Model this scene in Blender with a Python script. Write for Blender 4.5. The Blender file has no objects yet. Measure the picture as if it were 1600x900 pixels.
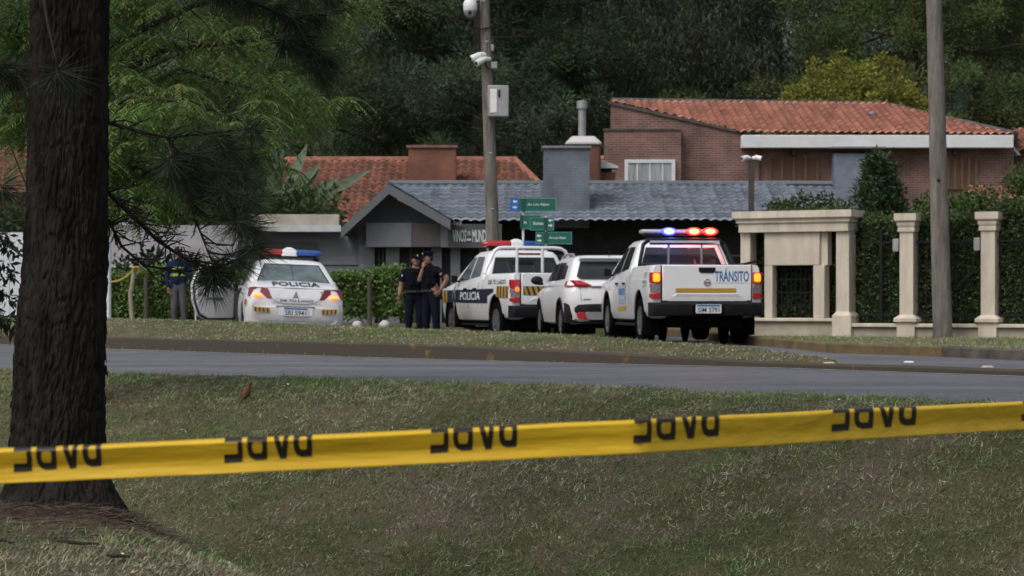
import bpy, bmesh, math, random
import numpy as np
from mathutils import Vector, Matrix
R = math.radians
random.seed(7)
rng = np.random.default_rng(7)
S = bpy.context.scene
COL = S.collection

# ------------------------------------------------------------- camera, light
CH = 0.70                      # camera height above the carriageway
FP, HY = 3600.0, 470.0         # focal length in pixels of the 1600 px photo, horizon row
cam = bpy.data.cameras.new('camera'); camo = bpy.data.objects.new('camera', cam); COL.objects.link(camo)
cam.sensor_width = 36; cam.lens = 36 * FP / 1600
cam.shift_y = (HY - 450) / 1600
camo.location = (0, 0, CH); camo.rotation_euler = (R(90), 0, 0)
cam.clip_start = 0.1; cam.clip_end = 9000
cam.dof.use_dof = True; cam.dof.focus_distance = 13; cam.dof.aperture_fstop = 8.5
S.camera = camo
SUN_EL, SUN_AZ = 55, 222       # azimuth: direction the light comes from, clockwise from +Y
w = bpy.data.worlds.new('World'); S.world = w; w.use_nodes = True
nt = w.node_tree; bg = nt.nodes['Background']
sky = nt.nodes.new('ShaderNodeTexSky'); sky.sky_type = 'NISHITA'; sky.sun_disc = False
sky.sun_elevation = R(SUN_EL); sky.sun_rotation = R(SUN_AZ); sky.dust_density = 6; sky.air_density = 1.2; sky.ozone_density = 1
hs = nt.nodes.new('ShaderNodeHueSaturation'); hs.inputs['Saturation'].default_value = 0.62
nt.links.new(sky.outputs[0], hs.inputs['Color']); nt.links.new(hs.outputs[0], bg.inputs[0]); bg.inputs[1].default_value = 0.12
sl = bpy.data.lights.new('sun', 'SUN'); sl.energy = 0.9; sl.angle = R(35); sl.color = (1, .96, .9)
so = bpy.data.objects.new('sun', sl); COL.objects.link(so)
a = R(SUN_AZ); e = R(SUN_EL)
so.rotation_euler = Vector((math.sin(a) * math.cos(e), math.cos(a) * math.cos(e), math.sin(e))).to_track_quat('Z', 'Y').to_euler()
vs = S.view_settings; vs.view_transform = 'Standard'; vs.look = 'None'; vs.gamma = 1; vs.use_curve_mapping = False
vs.exposure = 0.14
S.cycles.use_denoising = True
S.cycles.max_bounces = 6

def P(px, py, d):              # a point seen at a pixel of the photo, d metres in front of the camera
    return Vector(((px - 800) * d / FP, d, CH + (HY - py) * d / FP))

# ------------------------------------------------------------- noise
def _h(ix, iy, iz):
    n = (ix * 374761393 + iy * 668265263 + iz * 2147483647 * 3 + 974711) & 0xffffffff
    n = ((n ^ (n >> 13)) * 1274126177) & 0xffffffff
    n = ((n ^ (n >> 16)) * 2246822519) & 0xffffffff
    return ((n ^ (n >> 15)) & 0xffff) / 65535.0
def vnoise(x, y, z=None):
    x = np.asarray(x, float); y = np.asarray(y, float); z = np.zeros_like(x) if z is None else np.asarray(z, float)
    ix, iy, iz = [np.floor(q).astype(np.int64) for q in (x, y, z)]
    fx, fy, fz = x - ix, y - iy, z - iz
    fx, fy, fz = [q * q * (3 - 2 * q) for q in (fx, fy, fz)]
    r = 0
    for a_ in (0, 1):
        for b_ in (0, 1):
            for c_ in (0, 1):
                r = r + _h(ix + a_, iy + b_, iz + c_) * (fx if a_ else 1 - fx) * (fy if b_ else 1 - fy) * (fz if c_ else 1 - fz)
    return r
def fbm(x, y, z=None, o=4):
    r, amp, t = 0, 1, 0; f = 1
    for i in range(o):
        r = r + amp * vnoise(x * f + 13.7 * i, y * f + 7.1 * i, None if z is None else z * f); t += amp; amp *= .5; f *= 2.03
    return r / t

# ------------------------------------------------------------- materials
def mat(name, col, rough=.7, metal=0, var=0, vscale=4, bump=0, bscale=20, coat=0, emit=None, estr=0, stretch=(1, 1, 1), spec=.5, col2=None, detail=6):
    m = bpy.data.materials.new(name); m.use_nodes = True
    n = m.node_tree.nodes; l = m.node_tree.links; b = n['Principled BSDF']
    b.inputs['Base Color'].default_value = (*col, 1); b.inputs['Roughness'].default_value = rough
    b.inputs['Metallic'].default_value = metal; b.inputs['Specular IOR Level'].default_value = spec
    if coat: b.inputs['Coat Weight'].default_value = coat; b.inputs['Coat Roughness'].default_value = .06
    if emit: b.inputs['Emission Color'].default_value = (*emit, 1); b.inputs['Emission Strength'].default_value = estr
    if var or bump:
        tc = n.new('ShaderNodeTexCoord'); mp = n.new('ShaderNodeMapping'); mp.inputs['Scale'].default_value = stretch
        l.new(tc.outputs['Object'], mp.inputs['Vector'])
    if var:
        t = n.new('ShaderNodeTexNoise'); t.inputs['Scale'].default_value = vscale; t.inputs['Detail'].default_value = detail; t.inputs['Roughness'].default_value = .65
        l.new(mp.outputs[0], t.inputs['Vector'])
        cr = n.new('ShaderNodeValToRGB')
        c1 = [c * (1 - var) for c in col]; c2 = [min(1, c * (1 + var)) for c in col] if col2 is None else col2
        cr.color_ramp.elements[0].color = (*c1, 1); cr.color_ramp.elements[1].color = (*c2, 1)
        cr.color_ramp.elements[0].position = .32; cr.color_ramp.elements[1].position = .68
        l.new(t.outputs['Fac'], cr.inputs[0]); l.new(cr.outputs[0], b.inputs['Base Color'])
    if bump:
        t2 = n.new('ShaderNodeTexNoise'); t2.inputs['Scale'].default_value = bscale; t2.inputs['Detail'].default_value = 5
        l.new(mp.outputs[0], t2.inputs['Vector'])
        bp = n.new('ShaderNodeBump'); bp.inputs['Strength'].default_value = bump; bp.inputs['Distance'].default_value = .02
        l.new(t2.outputs['Fac'], bp.inputs['Height']); l.new(bp.outputs[0], b.inputs['Normal'])
    return m
def leafmat(name, trans=.25, rough=.6, tint=(1, 1, 1)):
    m = bpy.data.materials.new(name); m.use_nodes = True
    n = m.node_tree.nodes; l = m.node_tree.links; b = n['Principled BSDF']
    at = n.new('ShaderNodeAttribute'); at.attribute_name = 'Col'
    mx = n.new('ShaderNodeMix'); mx.data_type = 'RGBA'; mx.blend_type = 'MULTIPLY'; mx.inputs[0].default_value = 1
    mx.inputs[7].default_value = (*tint, 1)
    l.new(at.outputs['Color'], mx.inputs[6])
    l.new(mx.outputs[2], b.inputs['Base Color']); b.inputs['Roughness'].default_value = rough; b.inputs['Specular IOR Level'].default_value = .25
    if trans:
        tr = n.new('ShaderNodeBsdfTranslucent'); l.new(mx.outputs[2], tr.inputs['Color'])
        ms = n.new('ShaderNodeMixShader'); ms.inputs[0].default_value = trans
        l.new(b.outputs[0], ms.inputs[1]); l.new(tr.outputs[0], ms.inputs[2]); l.new(ms.outputs[0], n['Material Output'].inputs['Surface'])
    return m
def brickmat(name, c1, c2, mortar, scale=1.0, axis='xz', bw=.24, bh=.075):
    m = bpy.data.materials.new(name); m.use_nodes = True
    n = m.node_tree.nodes; l = m.node_tree.links; b = n['Principled BSDF']; b.inputs['Roughness'].default_value = .85
    tc = n.new('ShaderNodeTexCoord'); sp = n.new('ShaderNodeSeparateXYZ'); cb = n.new('ShaderNodeCombineXYZ')
    ad = n.new('ShaderNodeMath'); ad.operation = 'ADD'
    l.new(tc.outputs['Object'], sp.inputs[0]); l.new(sp.outputs['X'], ad.inputs[0]); l.new(sp.outputs['Y'], ad.inputs[1])
    l.new(ad.outputs[0], cb.inputs[0]); l.new(sp.outputs['Z'], cb.inputs[1])
    br = n.new('ShaderNodeTexBrick'); br.inputs['Color1'].default_value = (*c1, 1); br.inputs['Color2'].default_value = (*c2, 1); br.inputs['Mortar'].default_value = (*mortar, 1)
    br.inputs['Scale'].default_value = 1; br.inputs['Mortar Size'].default_value = .010; br.inputs['Brick Width'].default_value = bw * scale; br.inputs['Row Height'].default_value = bh * scale
    l.new(cb.outputs[0], br.inputs['Vector'])
    nz = n.new('ShaderNodeTexNoise'); nz.inputs['Scale'].default_value = 1.3; nz.inputs['Detail'].default_value = 8; l.new(tc.outputs['Object'], nz.inputs['Vector'])
    cr = n.new('ShaderNodeValToRGB'); cr.color_ramp.elements[0].color = (.6, .6, .6, 1); cr.color_ramp.elements[1].color = (1.25, 1.2, 1.15, 1)
    cr.color_ramp.elements[0].position = .3; cr.color_ramp.elements[1].position = .7
    l.new(nz.outputs['Fac'], cr.inputs[0])
    mx = n.new('ShaderNodeMix'); mx.data_type = 'RGBA'; mx.blend_type = 'MULTIPLY'; mx.inputs[0].default_value = 1
    l.new(br.outputs['Color'], mx.inputs[6]); l.new(cr.outputs[0], mx.inputs[7]); l.new(mx.outputs[2], b.inputs['Base Color'])
    bp = n.new('ShaderNodeBump'); bp.inputs['Strength'].default_value = .5; bp.inputs['Distance'].default_value = .01; bp.invert = True
    l.new(br.outputs['Fac'], bp.inputs['Height']); l.new(bp.outputs[0], b.inputs['Normal'])
    return m

M = {}
M['white_paint'] = mat('white_paint', (.74, .76, .79), .35, var=.05, vscale=2.5, coat=.6)
_m = M['white_paint']; _n = _m.node_tree.nodes; _l = _m.node_tree.links      # dusty lower flanks
_tc = _n.new('ShaderNodeTexCoord'); _sp = _n.new('ShaderNodeSeparateXYZ'); _l.new(_tc.outputs['Object'], _sp.inputs[0])
_tz = _n.new('ShaderNodeTexNoise'); _tz.inputs['Scale'].default_value = 5; _tz.inputs['Detail'].default_value = 8; _l.new(_tc.outputs['Object'], _tz.inputs['Vector'])
_ma = _n.new('ShaderNodeMath'); _ma.operation = 'MULTIPLY_ADD'; _ma.inputs[1].default_value = -.9; _l.new(_tz.outputs['Fac'], _ma.inputs[0]); _l.new(_sp.outputs['Z'], _ma.inputs[2])
_mr = _n.new('ShaderNodeMapRange'); _mr.inputs['From Min'].default_value = .42; _mr.inputs['From Max'].default_value = -.12; _mr.inputs['To Max'].default_value = .55; _l.new(_ma.outputs[0], _mr.inputs['Value'])
_mx = _n.new('ShaderNodeMix'); _mx.data_type = 'RGBA'; _mx.inputs[7].default_value = (.36, .33, .29, 1); _b = _n['Principled BSDF']; _l.new(_b.inputs['Base Color'].links[0].from_socket, _mx.inputs[6]); _l.new(_mr.outputs[0], _mx.inputs[0]); _l.new(_mx.outputs[2], _b.inputs['Base Color'])
M['white_wall'] = mat('white_wall', (.66, .68, .72), .75, var=.08, vscale=2)
M['black_plastic'] = mat('black_plastic', (.008, .0085, .010), .6, var=.4, vscale=8, spec=.22)
M['under'] = mat('under', (.005, .005, .006), 1, var=.3, spec=0)
M['gap'] = mat('gap', (.01, .01, .012), .8, var=.2)
M['glass'] = mat('glass', (.016, .021, .023), .06, coat=.3, var=.35, vscale=2.2, detail=2)
M['glass_pale'] = mat('glass_pale', (.10, .135, .14), .08, coat=.5, var=.35, vscale=2.5, detail=2)
M['tyre'] = mat('tyre', (.008, .008, .009), 1, var=.4, vscale=12, spec=0)
M['alloy'] = mat('alloy', (.20, .205, .22), .4, .7, var=.15)
M['chrome'] = mat('chrome', (.62, .63, .66), .2, .9, var=.08)
M['red_lens'] = mat('red_lens', (.42, .012, .016), .15, coat=.8, var=.15, vscale=20)
M['dark_red_lens'] = mat('dark_red_lens', (.20, .010, .016), .15, coat=.8, var=.15, vscale=20)
M['clear_lens'] = mat('clear_lens', (.20, .17, .175), .12, coat=.6, var=.5, vscale=30)
M['amber_lit'] = mat('amber_lit', (.8, .3, .02), .3, emit=(1, .15, .008), estr=3.0, var=.1)
M['amber_dim'] = mat('amber_dim', (.8, .25, .03), .3, emit=(1, .16, .02), estr=.9, var=.1)
M['bar_red'] = mat('bar_red', (.42, .012, .022), .2, coat=.6, var=.1)
M['bar_blue'] = mat('bar_blue', (.02, .085, .36), .2, coat=.6, var=.1)
M['bar_white'] = mat('bar_white', (.75, .77, .78), .3, var=.05)
M['lit_blue'] = mat('lit_blue', (.1, .1, .8), .3, emit=(.10, .16, 1), estr=16, var=.1)
M['lit_blue_edge'] = mat('lit_blue_edge', (.1, .1, .8), .3, emit=(.03, .05, 1), estr=2.6, var=.1)
M['lit_red'] = mat('lit_red', (.8, .1, .05), .3, emit=(1, .13, .03), estr=16, var=.1)
M['lit_red_edge'] = mat('lit_red_edge', (.8, .05, .05), .3, emit=(1, .012, .018), estr=2.6, var=.1)
M['navy'] = mat('navy', (.012, .016, .045), .5, var=.15)
M['ink'] = mat('ink', (.012, .014, .03), .5, var=.1)
M['ink_blue'] = mat('ink_blue', (.03, .14, .36), .5, var=.1)
M['pale_blue'] = mat('pale_blue', (.33, .42, .56), .5, var=.25, vscale=14)
M['ochre'] = mat('ochre', (.42, .24, .03), .5, var=.12, vscale=15)
M['plate'] = mat('plate', (.62, .63, .68), .5, var=.06)
M['grey_ink'] = mat('grey_ink', (.22, .23, .26), .5, var=.1)
M['asphalt'] = mat('asphalt', (.105, .107, .120), .68, var=.2, vscale=1.2, bump=.25, bscale=120, stretch=(1, 1, 1), detail=10)
M['kerb'] = mat('kerb', (.075, .066, .055), .9, var=.55, vscale=3, bump=.5, bscale=30)
M['kerb_yellow'] = mat('kerb_yellow', (.075, .062, .048), .9, var=.3, vscale=2.6, col2=(.26, .15, .02), bump=.4, bscale=30)
for _n in M['kerb_yellow'].node_tree.nodes:
    if _n.type == 'VALTORGB': _n.color_ramp.elements[0].position = .62; _n.color_ramp.elements[1].position = .74
M['line'] = mat('line', (.30, .30, .29), .8, var=.6, vscale=5)
M['concrete'] = mat('concrete', (.155, .142, .128), .9, var=.5, vscale=9, bump=.7, bscale=40, stretch=(1, 1, .16), detail=10)
M['beige'] = mat('beige', (.55, .50, .42), .85, var=.20, vscale=4, bump=.2, bscale=40, stretch=(1, 1, .22), detail=9)
M['beige_dirty'] = mat('beige_dirty', (.36, .33, .27), .9, var=.25, vscale=2, bump=.2, bscale=30)
M['shop_grey'] = mat('shop_grey', (.178, .192, .22), .8, var=.15, vscale=1.5)
M['siding'] = mat('siding', (.20, .22, .25), .8, var=.2, vscale=2, stretch=(.3, 1, 2))
M['shop_dark'] = mat('shop_dark', (.075, .08, .088), .8, var=.2, vscale=1.5)
M['shop_black'] = mat('shop_black', (.024, .024, .032), .85, var=.4)
M['shop_brown'] = mat('shop_brown', (.10, .088, .092), .8, var=.15)
M['grey_brick'] = brickmat('grey_brick', (.17, .205, .255), (.155, .19, .235), (.13, .16, .20))
M['brick'] = brickmat('brick', (.235, .108, .092), (.150, .080, .072), (.24, .20, .18))
M['brick_orange'] = brickmat('brick_orange', (.22, .085, .055), (.17, .07, .05), (.16, .10, .08))
M['parapet'] = mat('parapet', (.085, .075, .07), .9, var=.4)
M['shutter'] = mat('shutter', (.155, .088, .056), .7, var=.2, vscale=4, stretch=(1, 1, 8))
M['blue_panel'] = mat('blue_panel', (.17, .21, .27), .8, var=.2)
M['sign_green'] = mat('sign_green', (.005, .115, .085), .5, var=.1)
M['sign_dark'] = mat('sign_dark', (.004, .06, .045), .5, var=.1)
M['sign_blue'] = mat('sign_blue', (.02, .12, .42), .5, var=.1)
M['sign_white'] = mat('sign_white', (.62, .70, .72), .6, var=.05)
M['galv'] = mat('galv', (.33, .33, .34), .5, .4, var=.15)
M['rust'] = mat('rust', (.07, .058, .05), .7, .2, var=.3)
M['bark'] = mat('bark', (.0160, .0143, .0133), .95, var=.5, vscale=14, bump=.7, bscale=80, stretch=(1, 1, .25), col2=(.041, .036, .032), detail=10, spec=.12)
M['bark_far'] = mat('bark_far', (.035, .028, .025), .95, var=.4, vscale=3)
M['twig'] = mat('twig', (.022, .018, .016), .95, var=.3)
M['tape'] = mat('tape', (.68, .44, .024), .40, var=.06, vscale=9, spec=.35, bump=.28, bscale=16, stretch=(.35, 1, 2.2))
M['tape_ink'] = mat('tape_ink', (.016, .010, .010), .5, var=.2, vscale=30)
M['skin'] = mat('skin', (.25, .13, .092), .6, var=.1, vscale=15)
M['uniform'] = mat('uniform', (.007, .009, .018), .95, var=.3, vscale=10, spec=.08)
M['vest'] = mat('vest', (.005, .0055, .008), .95, var=.3, vscale=10, spec=.08)
M['hair'] = mat('hair', (.010, .008, .007), .8, var=.3)
M['hivis'] = mat('hivis', (.24, .36, .03), .6, var=.1)
M['work_blue'] = mat('work_blue', (.010, .018, .055), .9, var=.2, spec=.1)
M['trouser_grey'] = mat('trouser_grey', (.075, .072, .085), .85, var=.15)
M['stone_white'] = mat('stone_white', (.47, .46, .44), .8, var=.15)
M['wood_post'] = mat('wood_post', (.30, .26, .21), .85, var=.25, stretch=(1, 1, .2))
M['grey_post'] = mat('grey_post', (.075, .065, .05), .9, var=.3, stretch=(1, 1, .2))
M['bird'] = mat('bird', (.13, .058, .03), .8, var=.25, vscale=40)
M['petal'] = mat('petal', (.55, .53, .5), .7, var=.2)
M['soil'] = mat('soil', (.060, .042, .034), .95, var=.4, vscale=5, bump=.6, bscale=40)
M['yellow_cloth'] = mat('yellow_cloth', (.36, .27, .045), .6, var=.1)
def tilemat(name, col, rough, var, dirt):
    m = leafmat(name, 0, rough); n = m.node_tree.nodes; l = m.node_tree.links; b = n['Principled BSDF']; mx = [q for q in n if q.type == 'MIX'][0]
    tc = n.new('ShaderNodeTexCoord'); t = n.new('ShaderNodeTexNoise'); t.inputs['Scale'].default_value = 1.1; t.inputs['Detail'].default_value = 9; t.inputs['Roughness'].default_value = .7
    l.new(tc.outputs['Object'], t.inputs['Vector']); r = n.new('ShaderNodeValToRGB'); r.color_ramp.elements[0].position = .36; r.color_ramp.elements[1].position = .60
    r.color_ramp.elements[0].color = (*dirt, 1); r.color_ramp.elements[1].color = (*col, 1)
    l.new(t.outputs['Fac'], r.inputs[0]); l.new(r.outputs[0], mx.inputs[7]); return m
M['orange_tile'] = tilemat('orange_tile', (.345, .158, .110), .85, .4, (.20, .105, .082))
M['salmon_tile'] = tilemat('salmon_tile', (.50, .222, .165), .85, .25, (.40, .185, .142))
M['grey_tile'] = tilemat('grey_tile', (.25, .292, .36), .6, .3, (.18, .21, .26))
M['leaf'] = leafmat('leaf', .30)
M['needle'] = leafmat('needle', .12)
M['far_leaf'] = leafmat('far_leaf', .15)
M['blade'] = leafmat('blade', .15, .7)

# ------------------------------------------------------------- mesh helpers
class MB:
    def __init__(s): s.v = []; s.f = []; s.mi = []; s.m = 0
    def add(s, vs, fs):
        o = len(s.v); s.v += [tuple(v) for v in vs]
        for f in fs: s.f.append([o + i for i in f]); s.mi.append(s.m)
        return s
    def box(s, x0, x1, y0, y1, z0, z1, mtx=None):
        vs = [Vector((x, y, z)) for z in (z0, z1) for y in (y0, y1) for x in (x0, x1)]
        if mtx: vs = [mtx @ v for v in vs]
        return s.add(vs, [(0, 2, 3, 1), (4, 5, 7, 6), (0, 1, 5, 4), (2, 6, 7, 3), (0, 4, 6, 2), (1, 3, 7, 5)])
    def poly(s, pts): return s.add(pts, [list(range(len(pts)))])
    def prism(s, pts, d):          # polygon extruded along vector d
        n = len(pts); d = Vector(d); b = [Vector(p) + d for p in pts]
        return s.add([Vector(p) for p in pts] + b, [list(range(n)), list(range(2 * n - 1, n - 1, -1))] + [(i, i + n, (i + 1) % n + n, (i + 1) % n) for i in range(n)])
    def tube(s, path, rad, n=8, caps=True):
        path = [Vector(p) for p in path]; k = len(path)
        if not hasattr(rad, '__len__'): rad = [rad] * k
        rad = [float(q) for q in rad]
        vs = []; up = None
        for i, p in enumerate(path):
            t = (path[min(i + 1, k - 1)] - path[max(i - 1, 0)]).normalized()
            if up is None:
                up = Vector((0, 0, 1)) if abs(t.z) < .9 else Vector((0, 1, 0))
            a_ = t.cross(up).normalized(); b_ = a_.cross(t).normalized(); up = b_
            for j in range(n):
                an = 2 * math.pi * j / n; vs.append(p + rad[i] * (math.cos(an) * a_ + math.sin(an) * b_))
        fs = [(i * n + j, i * n + (j + 1) % n, (i + 1) * n + (j + 1) % n, (i + 1) * n + j) for i in range(k - 1) for j in range(n)]
        if caps: fs += [list(range(n - 1, -1, -1)), [(k - 1) * n + j for j in range(n)]]
        return s.add(vs, fs)
    def lathe(s, prof, mtx=None, n=24):   # profile of (r, h) about local Z
        vs = []; k = len(prof)
        for r_, h_ in prof:
            for j in range(n):
                an = 2 * math.pi * j / n; v = Vector((r_ * math.cos(an), r_ * math.sin(an), h_)); vs.append(mtx @ v if mtx else v)
        fs = [(i * n + j, i * n + (j + 1) % n, (i + 1) * n + (j + 1) % n, (i + 1) * n + j) for i in range(k - 1) for j in range(n)]
        fs += [list(range(n - 1, -1, -1)), [(k - 1) * n + j for j in range(n)]]
        return s.add(vs, fs)
    def ell(s, c, r, n=12, k=8, mtx=None):
        prof = [(max(1e-4, math.sin(math.pi * i / k)), -math.cos(math.pi * i / k)) for i in range(k + 1)]
        m_ = Matrix.Translation(Vector(c)) @ (mtx.to_4x4() if mtx else Matrix.Identity(4)) @ Matrix.Diagonal((*r, 1))
        return s.lathe(prof, m_, n)
    def rings(s, rings, caps=True):
        n = len(rings[0]); vs = [v for r_ in rings for v in r_]; k = len(rings)
        fs = [(i * n + j, i * n + (j + 1) % n, (i + 1) * n + (j + 1) % n, (i + 1) * n + j) for i in range(k - 1) for j in range(n)]
        if caps: fs += [list(range(n - 1, -1, -1)), [(k - 1) * n + j for j in range(n)]]
        return s.add(vs, fs)
    def build(s, name, m, parent=None, smooth=35, bevel=0, loc=None, recalc=True):
        me = bpy.data.meshes.new(name); me.from_pydata(s.v, [], s.f)
        ms = m if isinstance(m, (list, tuple)) else [m]
        for q in ms: me.materials.append(M[q] if isinstance(q, str) else q)
        if len(ms) > 1: me.polygons.foreach_set('material_index', s.mi)
        if recalc:
            bm = bmesh.new(); bm.from_mesh(me); bmesh.ops.recalc_face_normals(bm, faces=bm.faces); bm.to_mesh(me); bm.free()
        if smooth:
            me.polygons.foreach_set('use_smooth', [True] * len(me.polygons)); me.set_sharp_from_angle(angle=R(smooth))
        me.update()
        o = bpy.data.objects.new(name, me); COL.objects.link(o)
        if parent: o.parent = parent
        if loc: o.location = loc
        if bevel:
            b = o.modifiers.new('bevel', 'BEVEL'); b.width = bevel; b.segments = 2; b.limit_method = 'ANGLE'; b.angle_limit = R(40)
        return o
def tag(o, label=None, cat=None, group=None, kind=None):
    if label: o['label'] = label
    if cat: o['category'] = cat
    if group: o['group'] = group
    if kind: o['kind'] = kind
    return o
def thing(name, label, cat, loc=(0, 0, 0), rot=(0, 0, 0), group=None, scale=1):
    o = bpy.data.objects.new(name, None); COL.objects.link(o); o.location = loc; o.rotation_euler = rot; o.scale = (scale,) * 3
    o.empty_display_size = .2
    return tag(o, label, cat, group)
def rrect(xh, y0, y1, r, z, n=6):      # rounded rectangle ring
    pts = []
    for cx, cy, a0 in ((xh - r, y1 - r, 0), (-xh + r, y1 - r, 90), (-xh + r, y0 + r, 180), (xh - r, y0 + r, 270)):
        for i in range(n + 1):
            an = R(a0 + 90 * i / n); pts.append(Vector((cx + r * math.cos(an), cy + r * math.sin(an), z)))
    return pts
_tc = {}
def text2d(t, size=1, bold=0, spacing=1):    # flat lettering as vertices and faces
    k = (t, bold, spacing)
    if k not in _tc:
        cu = bpy.data.curves.new('t', 'FONT'); cu.body = t; cu.size = 1; cu.offset = bold; cu.resolution_u = 3; cu.space_character = spacing
        o = bpy.data.objects.new('t', cu); COL.objects.link(o)
        dg = bpy.context.evaluated_depsgraph_get(); me = bpy.data.meshes.new_from_object(o.evaluated_get(dg))
        vs = [(v.co.x, v.co.y) for v in me.vertices]; fs = [list(p.vertices) for p in me.polygons]
        bpy.data.objects.remove(o); bpy.data.meshes.remove(me); bpy.data.curves.remove(cu)
        x0 = min(v[0] for v in vs); y0 = min(v[1] for v in vs)
        _tc[k] = ([(x - x0, y - y0) for x, y in vs], fs)
    vs, fs = _tc[k]
    return [(x * size, y * size) for x, y in vs], fs
def lettering(mb, t, mapper, w=None, h=None, bold=.01, shear=0):   # fitted into w x h, mapper(u, v) -> point
    vs, fs = text2d(t, 1, bold)
    W = max(v[0] for v in vs); H = max(v[1] for v in vs)
    sx = w / W if w else h / H; sy = h / H if h else sx
    return mb.add([mapper(x * sx + shear * y * sy, y * sy) for x, y in vs], fs)
def trimesh(name, V, C, m, parent=None, per=3):     # soup of triangles/quads with a colour per face
    me = bpy.data.meshes.new(name); n = len(V); nf = n // per
    me.vertices.add(n); me.vertices.foreach_set('co', np.ascontiguousarray(V, dtype=np.float32).ravel())
    me.loops.add(n); me.loops.foreach_set('vertex_index', np.arange(n, dtype=np.int32))
    me.polygons.add(nf); me.polygons.foreach_set('loop_start', np.arange(0, n, per, dtype=np.int32))
    ca = me.color_attributes.new('Col', 'FLOAT_COLOR', 'POINT')
    cc = np.ones((n, 4), np.float32); cc[:, :3] = np.repeat(C, per, axis=0)
    ca.data.foreach_set('color', cc.ravel())
    me.materials.append(M[m]); me.update(calc_edges=True); me.validate()
    o = bpy.data.objects.new(name, me); COL.objects.link(o)
    if parent: o.parent = parent
    return o
def unit(v): return v / np.maximum(1e-9, np.linalg.norm(v, axis=-1, keepdims=True))
def slivers(c, d, L, W):               # thin triangles: base at c, along unit d, length L, width W
    n = len(c); r_ = unit(rng.normal(size=(n, 3))); s_ = unit(np.cross(d, r_)) * (np.asarray(W).reshape(-1, 1) / 2)
    V = np.empty((n, 3, 3)); V[:, 0] = c - s_; V[:, 1] = c + s_; V[:, 2] = c + d * np.asarray(L).reshape(-1, 1)
    return V.reshape(-1, 3)
def leaves(c, d, L, W, nrm=None):      # kite leaves
    n = len(c); r_ = unit(rng.normal(size=(n, 3))) if nrm is None else nrm
    s_ = unit(np.cross(d, r_)) * (np.asarray(W).reshape(-1, 1) / 2); L = np.asarray(L).reshape(-1, 1)
    V = np.empty((n, 4, 3)); V[:, 0] = c; V[:, 1] = c + d * L * .5 + s_; V[:, 2] = c + d * L; V[:, 3] = c + d * L * .5 - s_
    return V.reshape(-1, 3)

# ------------------------------------------------------------- terrain and roads
KX = [-60, -20, -8.2, -5.88, -1.57, .72, 2.69, 4.75, 10, 60]; KY = [120, 54, 37.06, 33.6, 28.3, 26, 24.2, 21.4, 14, -54]
NX = [-60, -12, -4.75, -2.13, -.83, .94, 1.77, 8, 60]; NY = [80, 28, 21.4, 19.4, 18.5, 16.9, 15.9, 9.5, -40]
YKX = [3.2, 3.66, 3.94, 4.32, 5.4, 6.02, 8.5, 14, 60]; YKY = [50, 37.6, 35.5, 31.1, 29, 27.1, 24.4, 18, -26]
def Kf(x): return np.interp(x, KX, KY)
def Nf(x): return np.interp(x, NX, NY)
def Ykf(x): return np.interp(x, YKX, YKY)
def Xkf(y): return np.interp(-np.asarray(y, float), [-90, -50, -37.6, -35.5, -31.1, -29, -27.1, -24.4, -18, 26], [3, 3.2, 3.66, 3.94, 4.32, 5.4, 6.02, 8.5, 14, 60])
def khf(x): return np.interp(x, [-8, -5.88, -1.44, .72, 2.69, 4.75], [.16, .17, .185, .13, .065, .06])
def crestf(x): return np.interp(x, [-9, -4.4, -1.44, .82, 1.58, 2.7, 3.33, 3.45], [.42, .385, .31, .265, .22, .165, .10, .04])
def Wf(x): return np.interp(x, [-1, .8, 2, 2.9, 3.35, 3.45], [7, 6, 5, 3.2, 1.0, .2])
def sstep(t): t = np.clip(t, 0, 1); return t * t * (3 - 2 * t)
def splus(t, k): return np.logaddexp(0, t * k) / k
def szf(y): return -.13 * sstep((np.asarray(y, float) - 45.2) / 1.8)
def ybf(x): return np.interp(x, [-3.2, -2.9], [47.8, 50.2])
def zg(x, y):
    x, y = np.broadcast_arrays(np.asarray(x, float), np.asarray(y, float))
    u = Nf(x) - y; s = y - Kf(x)
    far = .05 - .26 * splus(u - 1.0, 3)
    t = (x + 1.9) * .925 + (y - 11) * .38          # bank under the foreground tree: t > 0 lies beyond its rim
    t = np.maximum(t, (y - 12.0) * .8)
    bank = -.295 - .95 * splus(t - .10, 7) + .05 * np.exp(-((x + 2.2) ** 2 + (y - 11) ** 2) / .5)
    k = 9.0
    near = np.logaddexp(np.logaddexp(far * k, bank * k), -1.15 * k) / k
    near = near + .07 * (fbm(x * 1.1, y * 1.1) - .5) * np.clip(u, 0, 1) + .05 * (fbm(x * 3.1 + 5, y * 3.1) - .5) * np.clip(u, 0, 1) + .03 * (fbm(x * 8, y * 8, o=2) - .5)
    edge = .03 * fbm(x * 3 + 9, y * 3) * np.exp(-np.maximum(u, 0) * 2)
    near = near + edge
    z = -.05 + szf(y)
    z = np.where(u > 0, near, z)
    kh, W = khf(x) - .01, Wf(x)
    q = s / np.maximum(W, .1)
    m = kh + (np.maximum(crestf(x), kh) - kh) * np.sin(np.clip(q / .55, 0, 1) * math.pi / 2)
    m = np.where(q > .55, m + (-.06 - m) * sstep((q - .55) / .45), m) + .03 * (fbm(x * 1.7, y * 1.7) - .5)
    z = np.where((s > .1) & (q < 1) & (x < 3.45), m, z)
    xk = Xkf(y); verge = (x > xk + .1) & (s > 1.0)
    zv = .11 - .09 * np.clip((y - Ykf(np.maximum(x, 3.7))) / 8, 0, 1) + .02 * (fbm(x * 2, y * 2) - .5)
    z = np.where(verge, zv, z)
    back = (y > ybf(x)) & (x < 3.3)
    z = np.where(back, .12, z)
    return z
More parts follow.
